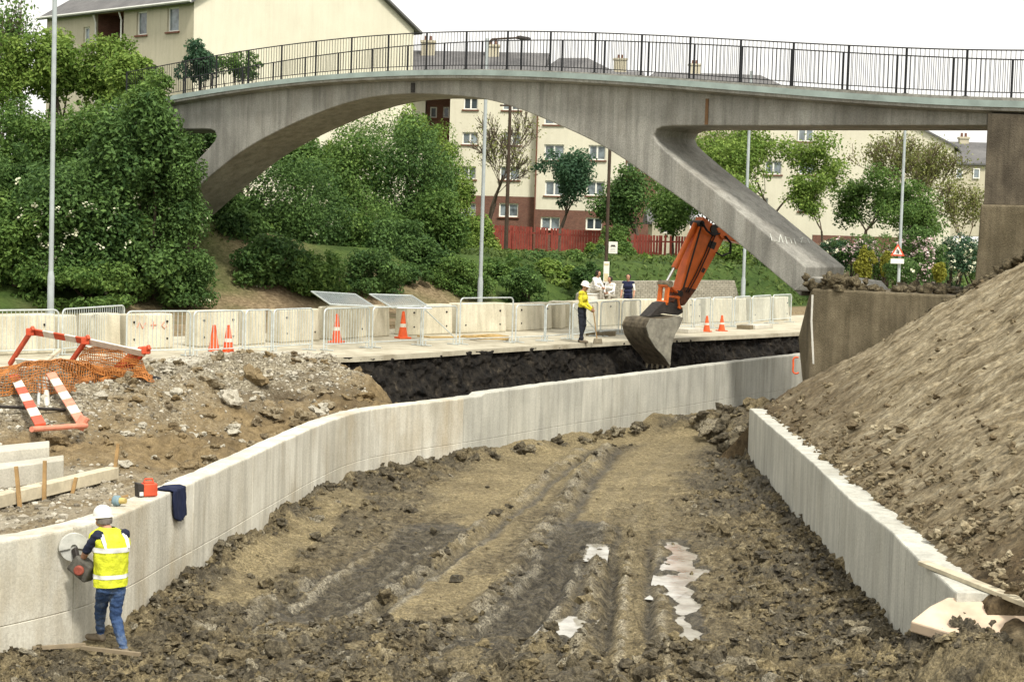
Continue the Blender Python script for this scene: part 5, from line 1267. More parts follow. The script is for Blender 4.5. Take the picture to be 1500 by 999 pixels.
def board_fence(pxs, Y, label, seed):
    a, b_ = pxs; A = aty(*a, Y[0]); B_ = aty(*b_, Y[1]); L = (B_ - A).length; d = (B_ - A) / L
    o = thing('board_fence', label, 'fence', (A + B_) / 2 - Vector((0, 0, 1.8)), 'red board fences on the bank')
    m = MB(); n = int(L / .16); rg = random.Random(seed); rot = Matrix.Rotation(math.atan2(d.y, d.x), 3, 'Z')
    for i in range(n):
        if rg.random() < .06: continue
        c = A + d * (i + .5) * .16; h = 1.85 + rg.uniform(-.06, .06); m.box(Vector((c.x, c.y, c.z - h / 2 + rg.uniform(-.04, .04))), (.125, .025, h), rot @ Matrix.Rotation(rg.uniform(-.02, .02), 3, 'Y'))
    m.build('boards', M['red_fence'], o)
    m = MB()
    for dz in (-.35, -1.4): m.beam(A + Vector((0, 0, dz)) + Vector((-d.y, d.x, 0)) * .05, B_ + Vector((0, 0, dz)) + Vector((-d.y, d.x, 0)) * .05, .05, .09)
    m.build('rails', M['red_fence'], o)
    for i in range(int(L / 2.4) + 1):
        c = A + d * i * 2.4 + Vector((-d.y, d.x, 0)) * .12; m = MB(); m.box(Vector((c.x, c.y, c.z - 1.0)), (.1, .1, 2.0)); m.build('post', M['red_fence'], o)
board_fence(((694, 328), (905, 340)), (108, 106), 'long red board fence on the bank in front of the cream flats', 3)
board_fence(((908, 344), (1015, 346)), (102, 101), 'shorter red board fence behind the excavator arm and the bushes', 5)

# ------------------------------------------------------------------ buildings
class Facade:
    """a wall on a vertical plane through A and B with real openings; local x along the wall, z up"""
    def __init__(s, A, B, z0, z1): s.A = Vector((A[0], A[1], 0)); d = Vector((B[0] - A[0], B[1] - A[1], 0)); s.L = d.length; s.d = d / s.L; s.n = Vector((s.d.y, -s.d.x, 0)); s.z0, s.z1 = z0, z1; s.op = []
    def P(s, x, z, out=0.0): return s.A + s.d * x + s.n * out + Vector((0, 0, z))
    def px(s, a, b): p = onplane(a, b, s.A, s.n); return ((p - s.A).dot(s.d), p.z)
    def win_px(s, x0, y0, x1, y1): 
        a = s.px(x0, (y0 + y1) / 2)[0]; b = s.px(x1, (y0 + y1) / 2)[0]; c = s.px((x0 + x1) / 2, y1)[1]; e = s.px((x0 + x1) / 2, y0)[1]; s.op.append((min(a, b), c, max(a, b), e)); return len(s.op) - 1
    def build(s, name, mats, parent, zsplit=None, depth=.22, topz=None):
        xs = sorted({0.0, s.L} | {v for o in s.op for v in (o[0], o[2])}); zs = sorted({s.z0, s.z1} | {v for o in s.op for v in (o[1], o[3])} | ({zsplit} if zsplit else set()))
        m = MB()
        for x0, x1 in zip(xs[:-1], xs[1:]):
            for z0, z1 in zip(zs[:-1], zs[1:]):
                cx, cz = (x0 + x1) / 2, (z0 + z1) / 2
                if any(o[0] < cx < o[2] and o[1] < cz < o[3] for o in s.op): continue
                m.add([s.P(x0, z0), s.P(x1, z0), s.P(x1, z1), s.P(x0, z1)], [(0, 1, 2, 3)], 1 if (zsplit and cz < zsplit) else 0)
        for o in s.op:
            c = [(o[0], o[1]), (o[2], o[1]), (o[2], o[3]), (o[0], o[3])]
            for k in range(4):
                p, q = c[k], c[(k + 1) % 4]; m.add([s.P(*p), s.P(*q), s.P(*q, -depth), s.P(*p, -depth)], [(0, 1, 2, 3)], 0)
        return m.build(name, mats, parent)
    def windows(s, parent, leaves=2, dark=(), sill=True, depth=.16):
        rot = Matrix((s.d, s.n, Vector((0, 0, 1)))).transposed()
        for i, (x0, z0, x1, z1) in enumerate(s.op):
            w, h = x1 - x0, z1 - z0; m = MB(); fw = .09
            for (cx, cz, sx, sz) in [(x0 + fw / 2, (z0 + z1) / 2, fw, h), (x1 - fw / 2, (z0 + z1) / 2, fw, h), ((x0 + x1) / 2, z0 + fw / 2, w - 2 * fw, fw), ((x0 + x1) / 2, z1 - fw / 2, w - 2 * fw, fw)] + ([((x0 + x1) / 2, (z0 + z1) / 2, fw * 1.3, h - 2 * fw)] if leaves == 2 else []):
                m.box(s.P(cx, cz, -depth), (sx, .07, sz), rot)
            fo = m.build('window', M['wframe'], parent)
            n = leaves
            for k in range(n):
                a = x0 + fw + k * (w - 2 * fw) / n; b = a + (w - 2 * fw) / n; m = MB()
                m.box(s.P((a + b) / 2, (z0 + z1) / 2, -depth - .02), (b - a, .02, h - 2 * fw), rot); m.build('pane', M['pane_dark'] if i in dark else M['pane'], fo)
            if sill: m = MB(); m.box(s.P((x0 + x1) / 2, z0 - .05, .04), (w + .2, .14, .10), rot); m.build('sill', M['sill'], fo)
def wallbox(m, A, B, depth, z0, z1, n):
    pass
# --- cream flats seen under the arch
Yb = 130.0
mb = thing('apartment_block', 'cream rendered block of flats with brown brick ground floor seen under the bridge arch', 'building', aty(785, 350, Yb))
zg = 3.3
A = aty(656, 280, Yb + 1); B_ = aty(784, 280, Yb); C_ = aty(914, 280, Yb - 1.5)
zeA = aty(690, 104, Yb).z; zsA = aty(720, 287, Yb).z; zsB = aty(850, 309, Yb).z
f1_ = Facade(A, B_, zg, zeA)
for q in ((679, 143, 700, 161), (736, 146, 763, 162), (677, 194, 700, 212), (736, 194, 763, 213), (675, 244, 697, 263), (732, 244, 761, 264), (731, 298, 759, 318), (676, 298, 697, 318)): f1_.win_px(*q)
f1_.build('wall', [M['render'], M['brick']], mb, zsA); f1_.windows(mb, 2, (0,))
f2_b = Facade(B_ + Vector((.02, -.7, 0)), C_ + Vector((0, -.7, 0)), zg, zeA - .3)
for q in ((797, 166, 826, 183), (862, 167, 887, 184), (797, 212, 826, 235), (862, 213, 887, 235), (798, 265, 825, 287), (859, 266, 886, 287), (792, 318, 820, 337), (858, 319, 882, 337)): f2_b.win_px(*q)
f2_b.build('wall', [M['render'], M['brick']], mb, zsB); f2_b.windows(mb, 2, (7,))
# side and back walls, downpipe
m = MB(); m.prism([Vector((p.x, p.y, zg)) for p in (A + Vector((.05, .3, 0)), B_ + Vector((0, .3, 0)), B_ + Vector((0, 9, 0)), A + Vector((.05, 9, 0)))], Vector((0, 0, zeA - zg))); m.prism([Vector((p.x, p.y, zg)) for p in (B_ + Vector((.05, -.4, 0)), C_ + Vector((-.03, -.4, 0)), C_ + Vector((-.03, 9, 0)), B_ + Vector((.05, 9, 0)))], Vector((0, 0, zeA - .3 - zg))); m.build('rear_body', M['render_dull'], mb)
m = MB(); pd = B_ + Vector((0, -.76, 0)); m.tube([(pd.x, pd.y, zg), (pd.x, pd.y, zeA - .4)], .06, 6); m.build('downpipe', M['sill'], mb)
def gable_roof(m, A, B, depth, ze, zr, hipA=0, hipB=0, over=.35):
    d = (B - A); d.z = 0; L = d.length; d.normalize(); n = Vector((-d.y, d.x, 0))
    a0 = A - d * over - n * over; b0 = B + d * over - n * over; a1 = A - d * over + n * (depth + over); b1 = B + d * over + n * (depth + over)
    r0 = A + d * (hipA - over) + n * depth / 2; r1 = B - d * (hipB - over) + n * depth / 2
    P = [Vector((p.x, p.y, ze)) for p in (a0, b0, b1, a1)] + [Vector((r0.x, r0.y, zr)), Vector((r1.x, r1.y, zr))]
    P += [p - Vector((0, 0, .14)) for p in P[:4]]
    m.add(P, [(0, 1, 5, 4), (2, 3, 4, 5), (0, 4, 3), (1, 2, 5), (6, 9, 8, 7), (0, 6, 7, 1), (1, 7, 8, 2), (2, 8, 9, 3), (3, 9, 6, 0)])
def chimney(px_, y0, y1, Y, w, parent, pots=2):
    p = aty(px_, y1, Y); t = aty(px_, y0, Y).z; m = MB(); m.box((p.x, p.y, (p.z - 1.0 + t) / 2), (w, .7, t - p.z + 1.0)); m.box((p.x, p.y, t - .1), (w + .16, .86, .16))
    o = m.build('chimney', M['render_dull'], parent)
    for k in range(pots): m = MB(); m.lathe([(.12, 0), (.1, .35)], (p.x + (k - (pots - 1) / 2) * .35, p.y, t), 8); m.build('chimney_pot', M['brick'], parent)
A2 = aty(592, 100, Yb + 1); 
m = MB(); gable_roof(m, A2, B_, 9, aty(690, 105, Yb).z, aty(690, 75, Yb + 4.5).z); ro = m.build('roof', M['roof'], mb)
chimney(597, 65, 76, Yb + 4.5, .7, ro); chimney(627, 60, 76, Yb + 4.5, 1.0, ro); chimney(722, 66, 84, Yb + 4.0, .9, ro)
m = MB(); gable_roof(m, B_ + Vector((.3, -.7, 0)), C_ + Vector((-2.0, -.7, 0)), 9, aty(800, 110, Yb).z, aty(780, 85, Yb + 4).z, 0, 2.8); m.build('roof', M['roof'], mb)
# brick stair tower and cream wing to its left
bt = thing('stair_tower', 'brown brick stair tower with narrow windows between the two cream buildings', 'building', aty(640, 330, Yb + 6))
f3 = Facade(aty(622, 260, Yb + 5), aty(660, 260, Yb + 5), zg, aty(640, 108, Yb + 5).z)
for q in ((630, 157, 640, 173), (649, 157, 658, 173), (630, 205, 640, 222), (649, 205, 658, 222), (649, 255, 658, 270)): f3.win_px(*q)
f3.build('wall', [M['brick']], bt); f3.windows(bt, 1, (0, 1, 2, 3, 4))
m = MB(); p, q = aty(622.5, 260, Yb + 5.4), aty(659.5, 260, Yb + 5.4); m.prism([Vector((v.x, v.y, zg)) for v in (p, q, q + Vector((0, 4, 0)), p + Vector((0, 4, 0)))], Vector((0, 0, f3.z1 - zg - .02))); m.build('rear_body', M['brick'], bt)
cw = thing('apartment_wing', 'cream wing glimpsed above the trees under the left half of the arch', 'building', aty(590, 330, Yb + 4))
f4 = Facade(aty(548, 240, Yb + 4), aty(621, 240, Yb + 4), zg, aty(600, 108, Yb + 4).z); f4.win_px(560, 240, 580, 262); f4.build('wall', [M['render']], cw); f4.windows(cw, 2)
m = MB(); p, q = aty(548.5, 240, Yb + 4.5), aty(620.5, 240, Yb + 4.5); m.prism([Vector((v.x, v.y, zg)) for v in (p, q, q + Vector((0, 6, 0)), p + Vector((0, 6, 0)))], Vector((0, 0, f4.z1 - zg))); m.build('rear_body', M['render_dull'], cw)
# brown block to the right of the flats
br_ = thing('brick_annex', 'narrow brown brick building at the right end of the cream flats', 'building', aty(940, 340, Yb + 2))
f5 = Facade(aty(915, 300, Yb + 1), aty(960, 300, Yb + 1), zg, aty(930, 120, Yb).z); f5.win_px(918, 238, 930, 254); f5.win_px(938, 238, 948, 254); f5.win_px(918, 290, 930, 306); f5.build('wall', [M['brick']], br_); f5.windows(br_, 1, (0, 1, 2))
m = MB(); p, q = aty(915.5, 300, Yb + 1.4), aty(959.5, 300, Yb + 1.4); m.prism([Vector((v.x, v.y, zg)) for v in (p, q, q + Vector((0, 6, 0)), p + Vector((0, 6, 0)))], Vector((0, 0, f5.z1 - zg - .02))); m.build('rear_body', M['brick'], br_)
# white conservatory windows low at px 980
gh = thing('low_outbuilding', 'low pale outbuilding with a white window behind the red fence', 'building', aty(980, 350, 118))
f6 = Facade(aty(955, 345, 118), aty(1010, 345, 118), 3.2, aty(980, 326, 118).z); f6.win_px(966, 333, 990, 342); f6.build('wall', [M['render_dull']], gh); f6.windows(gh, 2, (0,), False)
m = MB(); p, q = aty(955, 345, 118.4), aty(1010, 345, 118.4); gable_roof(m, p, q, 4, f6.z1, f6.z1 + 1.0); m.build('roof', M['roof'], gh)
m = MB(); m.prism([Vector((v.x, v.y, 3.2)) for v in (p, q, q + Vector((0, 3.6, 0)), p + Vector((0, 3.6, 0)))], Vector((0, 0, f6.z1 - 3.22))); m.build('rear_body', M['render_dull'], gh)

# --- big cream gabled block top left
lb = thing('apartment_block', 'big cream gabled block of flats with tiled roof above the bushes at top left', 'building', (-19.1, 105, 7))
Ck = Vector((-19.1, 104.4, 0)); dg = Vector((.695, .719, 0)).normalized(); df = Vector((-.719, .695, 0)).normalized(); ZE = 18.0; GW = 17.4; FL = 16.0
f7 = Facade(Ck, Ck + dg * GW, 5.0, ZE); f7.build('gable_wall', [M['render']], lb)
zap = ZE + GW / 2 * .60
m = MB(); P = [Ck + Vector((0, 0, ZE)), Ck + dg * GW + Vector((0, 0, ZE)), Ck + dg * GW / 2 + Vector((0, 0, zap))]; m.add(P, [(0, 1, 2)]); m.build('gable_peak', M['render'], lb)
f8 = Facade(Ck + df * FL, Ck, 5.0, ZE)
for q in ((200, 17, 215, 52), (245, 11, 262, 47)): f8.win_px(*q)
i8 = len(f8.op); xl0 = f8.px(139, 50)[0]; xl1 = f8.px(181, 50)[0]; f8.op.append((min(xl0, xl1), f8.px(160, 78)[1], max(xl0, xl1), ZE - .25))
f8.win_px(122, 40, 131, 66)
xl2 = f8.px(100, 50)[0]
for kk in range(0):
    f8.op.append((f8.op[0][0], f8.op[0][1] - 2.7 * (kk + 1), f8.op[0][2], f8.op[0][3] - 2.7 * (kk + 1))); f8.op.append((f8.op[1][0], f8.op[1][1] - 2.7 * (kk + 1), f8.op[1][2], f8.op[1][3] - 2.7 * (kk + 1)))
f8.build('front_wall', [M['render_dull']], lb, None, .22)  # duller render than the gable: this side's shade is in the colour
lo = f8.op.pop(i8); f8.windows(lb, 1, ())
m = MB()
x0, z0, x1, z1 = lo
m.add([f8.P(x0, z0, -.22), f8.P(x1, z0, -.22), f8.P(x1, z0, -2.2), f8.P(x0, z0, -2.2), f8.P(x0, z1, -.22), f8.P(x1, z1, -.22), f8.P(x1, z1, -2.2), f8.P(x0, z1, -2.2)], [(0, 1, 2, 3), (4, 5, 6, 7), (0, 3, 7, 4), (1, 2, 6, 5), (2, 3, 7, 6)])
m.build('loggia', M['brick'], lb)
rotf = Matrix((f8.d, f8.n, Vector((0, 0, 1)))).transposed()
# roof over the whole block, ridge parallel to the front
m = MB(); ov = .45
pr_ = lambda a, t, z: Ck + df * a + dg * t + Vector((0, 0, z))
sl_r = .60
m.add([pr_(-.35, -ov, ZE - ov * sl_r + .1), pr_(FL + .4, -ov, ZE - ov * sl_r + .1), pr_(FL + .4, GW / 2, zap + .1), pr_(-.35, GW / 2, zap + .1), pr_(-.35, GW + ov, ZE - ov * sl_r + .1), pr_(FL + .4, GW + ov, ZE - ov * sl_r + .1)] + [pr_(-.35, -ov, ZE - ov * sl_r - .06), pr_(FL + .4, -ov, ZE - ov * sl_r - .06), pr_(FL + .4, GW / 2, zap - .06), pr_(-.35, GW / 2, zap - .06), pr_(-.35, GW + ov, ZE - ov * sl_r - .06), pr_(FL + .4, GW + ov, ZE - ov * sl_r - .06)],
      [(0, 1, 2, 3), (3, 2, 5, 4), (6, 9, 8, 7), (9, 10, 11, 8), (0, 6, 7, 1), (0, 3, 9, 6), (3, 4, 10, 9), (1, 7, 8, 2), (2, 8, 11, 5), (4, 5, 11, 10)])
m.build('roof', M['roof'], lb)
m = MB(); m.tube([pr_(-.35, -ov - .05, ZE - .2), pr_(FL + .4, -ov - .05, ZE - .2)], .08, 6); m.build('gutter', M['gutter'], lb)
for xx_ in (xl1 - .15, xl0 + .2):
    m = MB(); m.tube([f8.P(xx_, ZE - .35, .25), f8.P(xx_, ZE - .8, .08), f8.P(xx_, 5, .08)], .055, 6); m.build('downpipe', M['gutter'], lb)
m = MB(); m.prism([pr_(a, t, 5.0) for a, t in ((.3, 17.2), (FL, 17.2), (FL, 2.4), (.3, 2.4))], Vector((0, 0, ZE - 5.1))); m.build('rear_body', M['render_dull'], lb)

# --- right: long cream block behind the trees
rbk = thing('apartment_block', 'cream rendered block behind the trees between the bridge leg and the pier', 'building', aty(1250, 350, 126))
A = aty(1085, 300, 128); B_ = aty(1394, 300, 124); zE = aty(1394, 213, 124).z
f9 = Facade(A, B_, 2.6, zE)
for q in ((1169, 236, 1194, 256), (1120, 236, 1145, 256), (1100, 290, 1125, 310), (1170, 290, 1195, 310)): f9.win_px(*q)
f9.build('wall', [M['render']], rbk); f9.windows(rbk, 2)
zt9 = aty(1360, 193, 124).z; xr = f9.px(1360, 193)[0]
zt10 = zt9 + 2.6
f10 = MB(); f10.add([f9.P(0, zE), f9.P(f9.L, zE), f9.P(xr, zt9), f9.P(xr - 5.2, zt10), f9.P(0, zt10)], [(0, 1, 2, 3, 4)]); f10.build('gable_peak', M['render'], rbk)
f11 = Facade(A, B_, zE, zt10); f11.win_px(1169, 188, 1192, 208); o_ = f11.op[0]
f11.A = f11.A + f11.n * .22
f11.windows(rbk, 2)
m = MB(); m.add([f9.P(f9.L + .3, zE - .1, .2), f9.P(xr - 5.2, zt10 + .15, .2), f9.P(xr - 5.2, zt10 + .15, -7), f9.P(f9.L + .3, zE - .1, -7), f9.P(f9.L + .3, zE - .26, .2), f9.P(xr - 5.2, zt10, .2), f9.P(xr - 5.2, zt10, -7), f9.P(f9.L + .3, zE - .26, -7)], [(0, 1, 2, 3), (4, 5, 6, 7), (0, 1, 5, 4), (2, 3, 7, 6), (0, 3, 7, 4), (1, 2, 6, 5)]); m.build('roof', M['roof'], rbk)
m = MB(); m.prism([f9.P(0.1, 2.6, -.3), f9.P(f9.L - .05, 2.6, -.3), f9.P(f9.L - .05, 2.6, -8), f9.P(.1, 2.6, -8)], Vector((0, 0, zE - 2.6 - .05))); m.build('rear_body', M['render_dull'], rbk)
m = MB(); p = aty(1232, 338, 120); m.box((p.x + 1.6, p.y, 4.4), (7, .3, 2.0)); tag(m.build('garden_wall', M['brick'], None, (p.x, p.y, 3.4)), 'low brown garden wall behind the round tree', 'wall')
# --- far houses
def house(xa, xb, ye, yr, ybot, Y, label, wallm, hip=0, chim=()):
    o = thing('house', label, 'house', aty((xa + xb) / 2, ybot, Y)); A = aty(xa, ybot, Y); B = aty(xb, ybot, Y); ze = aty((xa + xb) / 2, ye, Y).z; z0 = min(A.z, B.z)
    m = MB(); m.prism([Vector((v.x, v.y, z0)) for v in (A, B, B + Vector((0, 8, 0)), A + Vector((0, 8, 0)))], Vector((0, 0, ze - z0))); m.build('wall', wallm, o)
    m = MB(); gable_roof(m, A, B, 8, ze, aty((xa + xb) / 2, yr, Y + 4).z, hip, hip); r = m.build('roof', M['roof'], o)
    for c in chim: chimney(*c[:3], Y + 4, c[3], r)
    f = Facade(A + Vector((0, -.05, 0)), B + Vector((0, -.05, 0)), z0, ze)
    return o, f
house(842, 935, 119, 104, 300, 168, 'distant grey roofed house with a chimney seen through the middle of the railings', M['render_dull'], 0, [(908, 86, 104, 1.2)])
house(940, 1132, 122, 108, 300, 172, 'distant long grey roof low behind the railings above the bridge leg', M['render_dull'], 1.5, [(1017, 94, 110, 1.1)])
o, f = house(1392, 1475, 240, 209, 345, 155, 'distant grey roofed house beside the bridge pier', M['render_dull'], 0, [(1411, 201, 216, .8)])
f.win_px(1400, 247, 1410, 262); f.win_px(1425, 247, 1435, 262); f.A = f.A + f.n * .22; f.windows(o, 1, (), False)
# ------------------------------------------------------------------ vegetation
def leaves(C, Nn, size, shade, name, mat, parent=None, loc=None, fold=0.25, aspect=0.55):
    n = len(C); Nn = Nn / np.linalg.norm(Nn, axis=1)[:, None]
    a = RNG.normal(size=(n, 3)); t = a - (a * Nn).sum(1)[:, None] * Nn; t /= np.linalg.norm(t, axis=1)[:, None]; b = np.cross(Nn, t)
    s = size[:, None]; V = np.empty((n, 4, 3))
    V[:, 0] = C - t * s * .5; V[:, 2] = C + t * s * .5
    V[:, 1] = C + b * s * aspect * .5 + Nn * s * fold * .3; V[:, 3] = C - b * s * aspect * .5 + Nn * s * fold * .3
    Fc = np.arange(n * 4).reshape(n, 4)
    return np_mesh(name, V.reshape(-1, 3), Fc, mat, parent, loc, smooth=False, attrs=dict(shade=np.repeat(np.clip(shade, 0, 1), 4)))
def blob_leaves(blobs, n, leaf, up=0.5, rnd=0.7, inner=0.55):
    B = np.array([b[0] for b in blobs]); Rr = np.array([b[1] for b in blobs]); w = (Rr[:, 0] * Rr[:, 2]); w = w / w.sum()
    k = RNG.choice(len(blobs), n, p=w); d = RNG.normal(size=(n, 3)); d[:, 2] = d[:, 2] * 0.9 + 0.18; d /= np.linalg.norm(d, axis=1)[:, None]
    rr = inner + (1.08 - inner) * RNG.uniform(0, 1, n) ** 0.55
    C = B[k] + d * Rr[k] * rr[:, None]
    Nn = d * 0.75 + np.array([0, 0, up]) + RNG.normal(size=(n, 3)) * rnd
    bs = RNG.uniform(-.22, .22, len(blobs))
    sh = 0.42 + bs[k] + RNG.normal(size=n) * 0.2
    return C, Nn, leaf * RNG.uniform(.6, 1.45, n), sh, k
def make_blobs(c, rad, nb, rs=(0.28, 0.5), seed=0, fill=1.0, bottom=-0.9):
    rg = np.random.default_rng(seed + 500); out = []
    for i in range(nb):
        for _ in range(50):
            p = rg.uniform(-1, 1, 3)
            if np.linalg.norm(p) < 1 and np.linalg.norm(p) > 0.25 * fill and p[2] > bottom: break
        r = rg.uniform(*rs); q = p * (1 - r * 0.75)
        R0 = r * np.array([rad[0], rad[1], rad[2]]); R0 = R0 * 0.5 + 0.5 * r * min(rad[0], rad[2]); 
        out.append((np.array(c) + q * np.array(rad), R0 * rg.uniform(.85, 1.15, 3)))
    return out
def stems(base, tips, r, name, parent, n=7, seed=0, mat='bark'):
    rg = random.Random(seed); m = MB(); base = Vector(base)
    for t in tips[:n]:
        t = Vector(tuple(t)); mid_ = base.lerp(t, .5) + Vector((rg.uniform(-.15, .15), rg.uniform(-.15, .15), .1)) * (t - base).length * .4
        m.tube([base + Vector((rg.uniform(-.2, .2), rg.uniform(-.2, .2), -.1)), mid_, t], [r, r * .65, r * .25], 6)
    return m.build(name, M[mat], parent, smooth=True)
def bush(cx, cy, rx, ry, Y, label, mat, n, leaf, nb=26, name='shrub', cat='shrub', group='bushes on the far bank', seed=0, flower=None, rs=(.25, .46), ground=True, ydepth=.85, nf=0):
    leaf = leaf * (0.72 + 0.4 * ((seed * 37) % 10) / 10); n = int(n * 1.4); nb = int(nb * 1.35); rs = (.16, .46)
    c = aty(cx, cy, Y); k = F / Y; rad = (rx / k, rx / k * ydepth, ry / k)
    gz = float(far_z(np.array([c.x]), np.array([c.y]))[0])
    base = Vector((c.x, c.y, min(gz, c.z - rad[2] * .6)))
    o = thing(name, label, cat, base, group)
    bl = make_blobs(c, rad, nb, rs, seed)
    if ground and gz < c.z - rad[2] * .5:    # skirt of low growth to the ground
        rg = np.random.default_rng(seed)
        for i in range(nb // 4):
            a = rg.uniform(0, 6.28); q = rg.uniform(.3, .8); bl.append((np.array([c.x + math.cos(a) * rad[0] * q, c.y + math.sin(a) * rad[1] * q, gz + rad[2] * .25 + rg.uniform(0, .4) * (c.z - rad[2] * .6 - gz)]), np.array([rad[0] * .3, rad[1] * .3, rad[2] * .3])))
    C, Nn, S, sh, _ = blob_leaves(bl, n, leaf, inner=.4)
    leaves(C, Nn, S, sh, 'foliage', M[mat], o)
    stems(base + Vector((0, rad[1] * .75, 0)), [b[0] + np.array([0, rad[1] * .6, -rad[2] * .1]) for b in bl], .06 + rad[2] * .015, 'stem', o, 7, seed)
    if nf:
        C, Nn, S, sh, k_ = blob_leaves(bl, nf * 6, .1, .9, .3, .95)
        keep = (Nn[:, 1] < .6) & (C[:, 2] < c.z + rad[2] * .55); C, Nn = C[keep][:nf], Nn[keep][:nf]
        # each umbel is a little cluster of petals
        CC = np.repeat(C, 6, 0) + RNG.normal(size=(len(C) * 6, 3)) * .06; NN = np.repeat(Nn, 6, 0) + RNG.normal(size=(len(C) * 6, 3)) * .3
        leaves(CC, NN, np.full(len(CC), .11) * RNG.uniform(.6, 1.3, len(CC)), RNG.uniform(.2, 1, len(CC)), 'blossom', M[flower or 'blossom'], o, aspect=.9)
    return o
GB = 'bushes on the left bank'
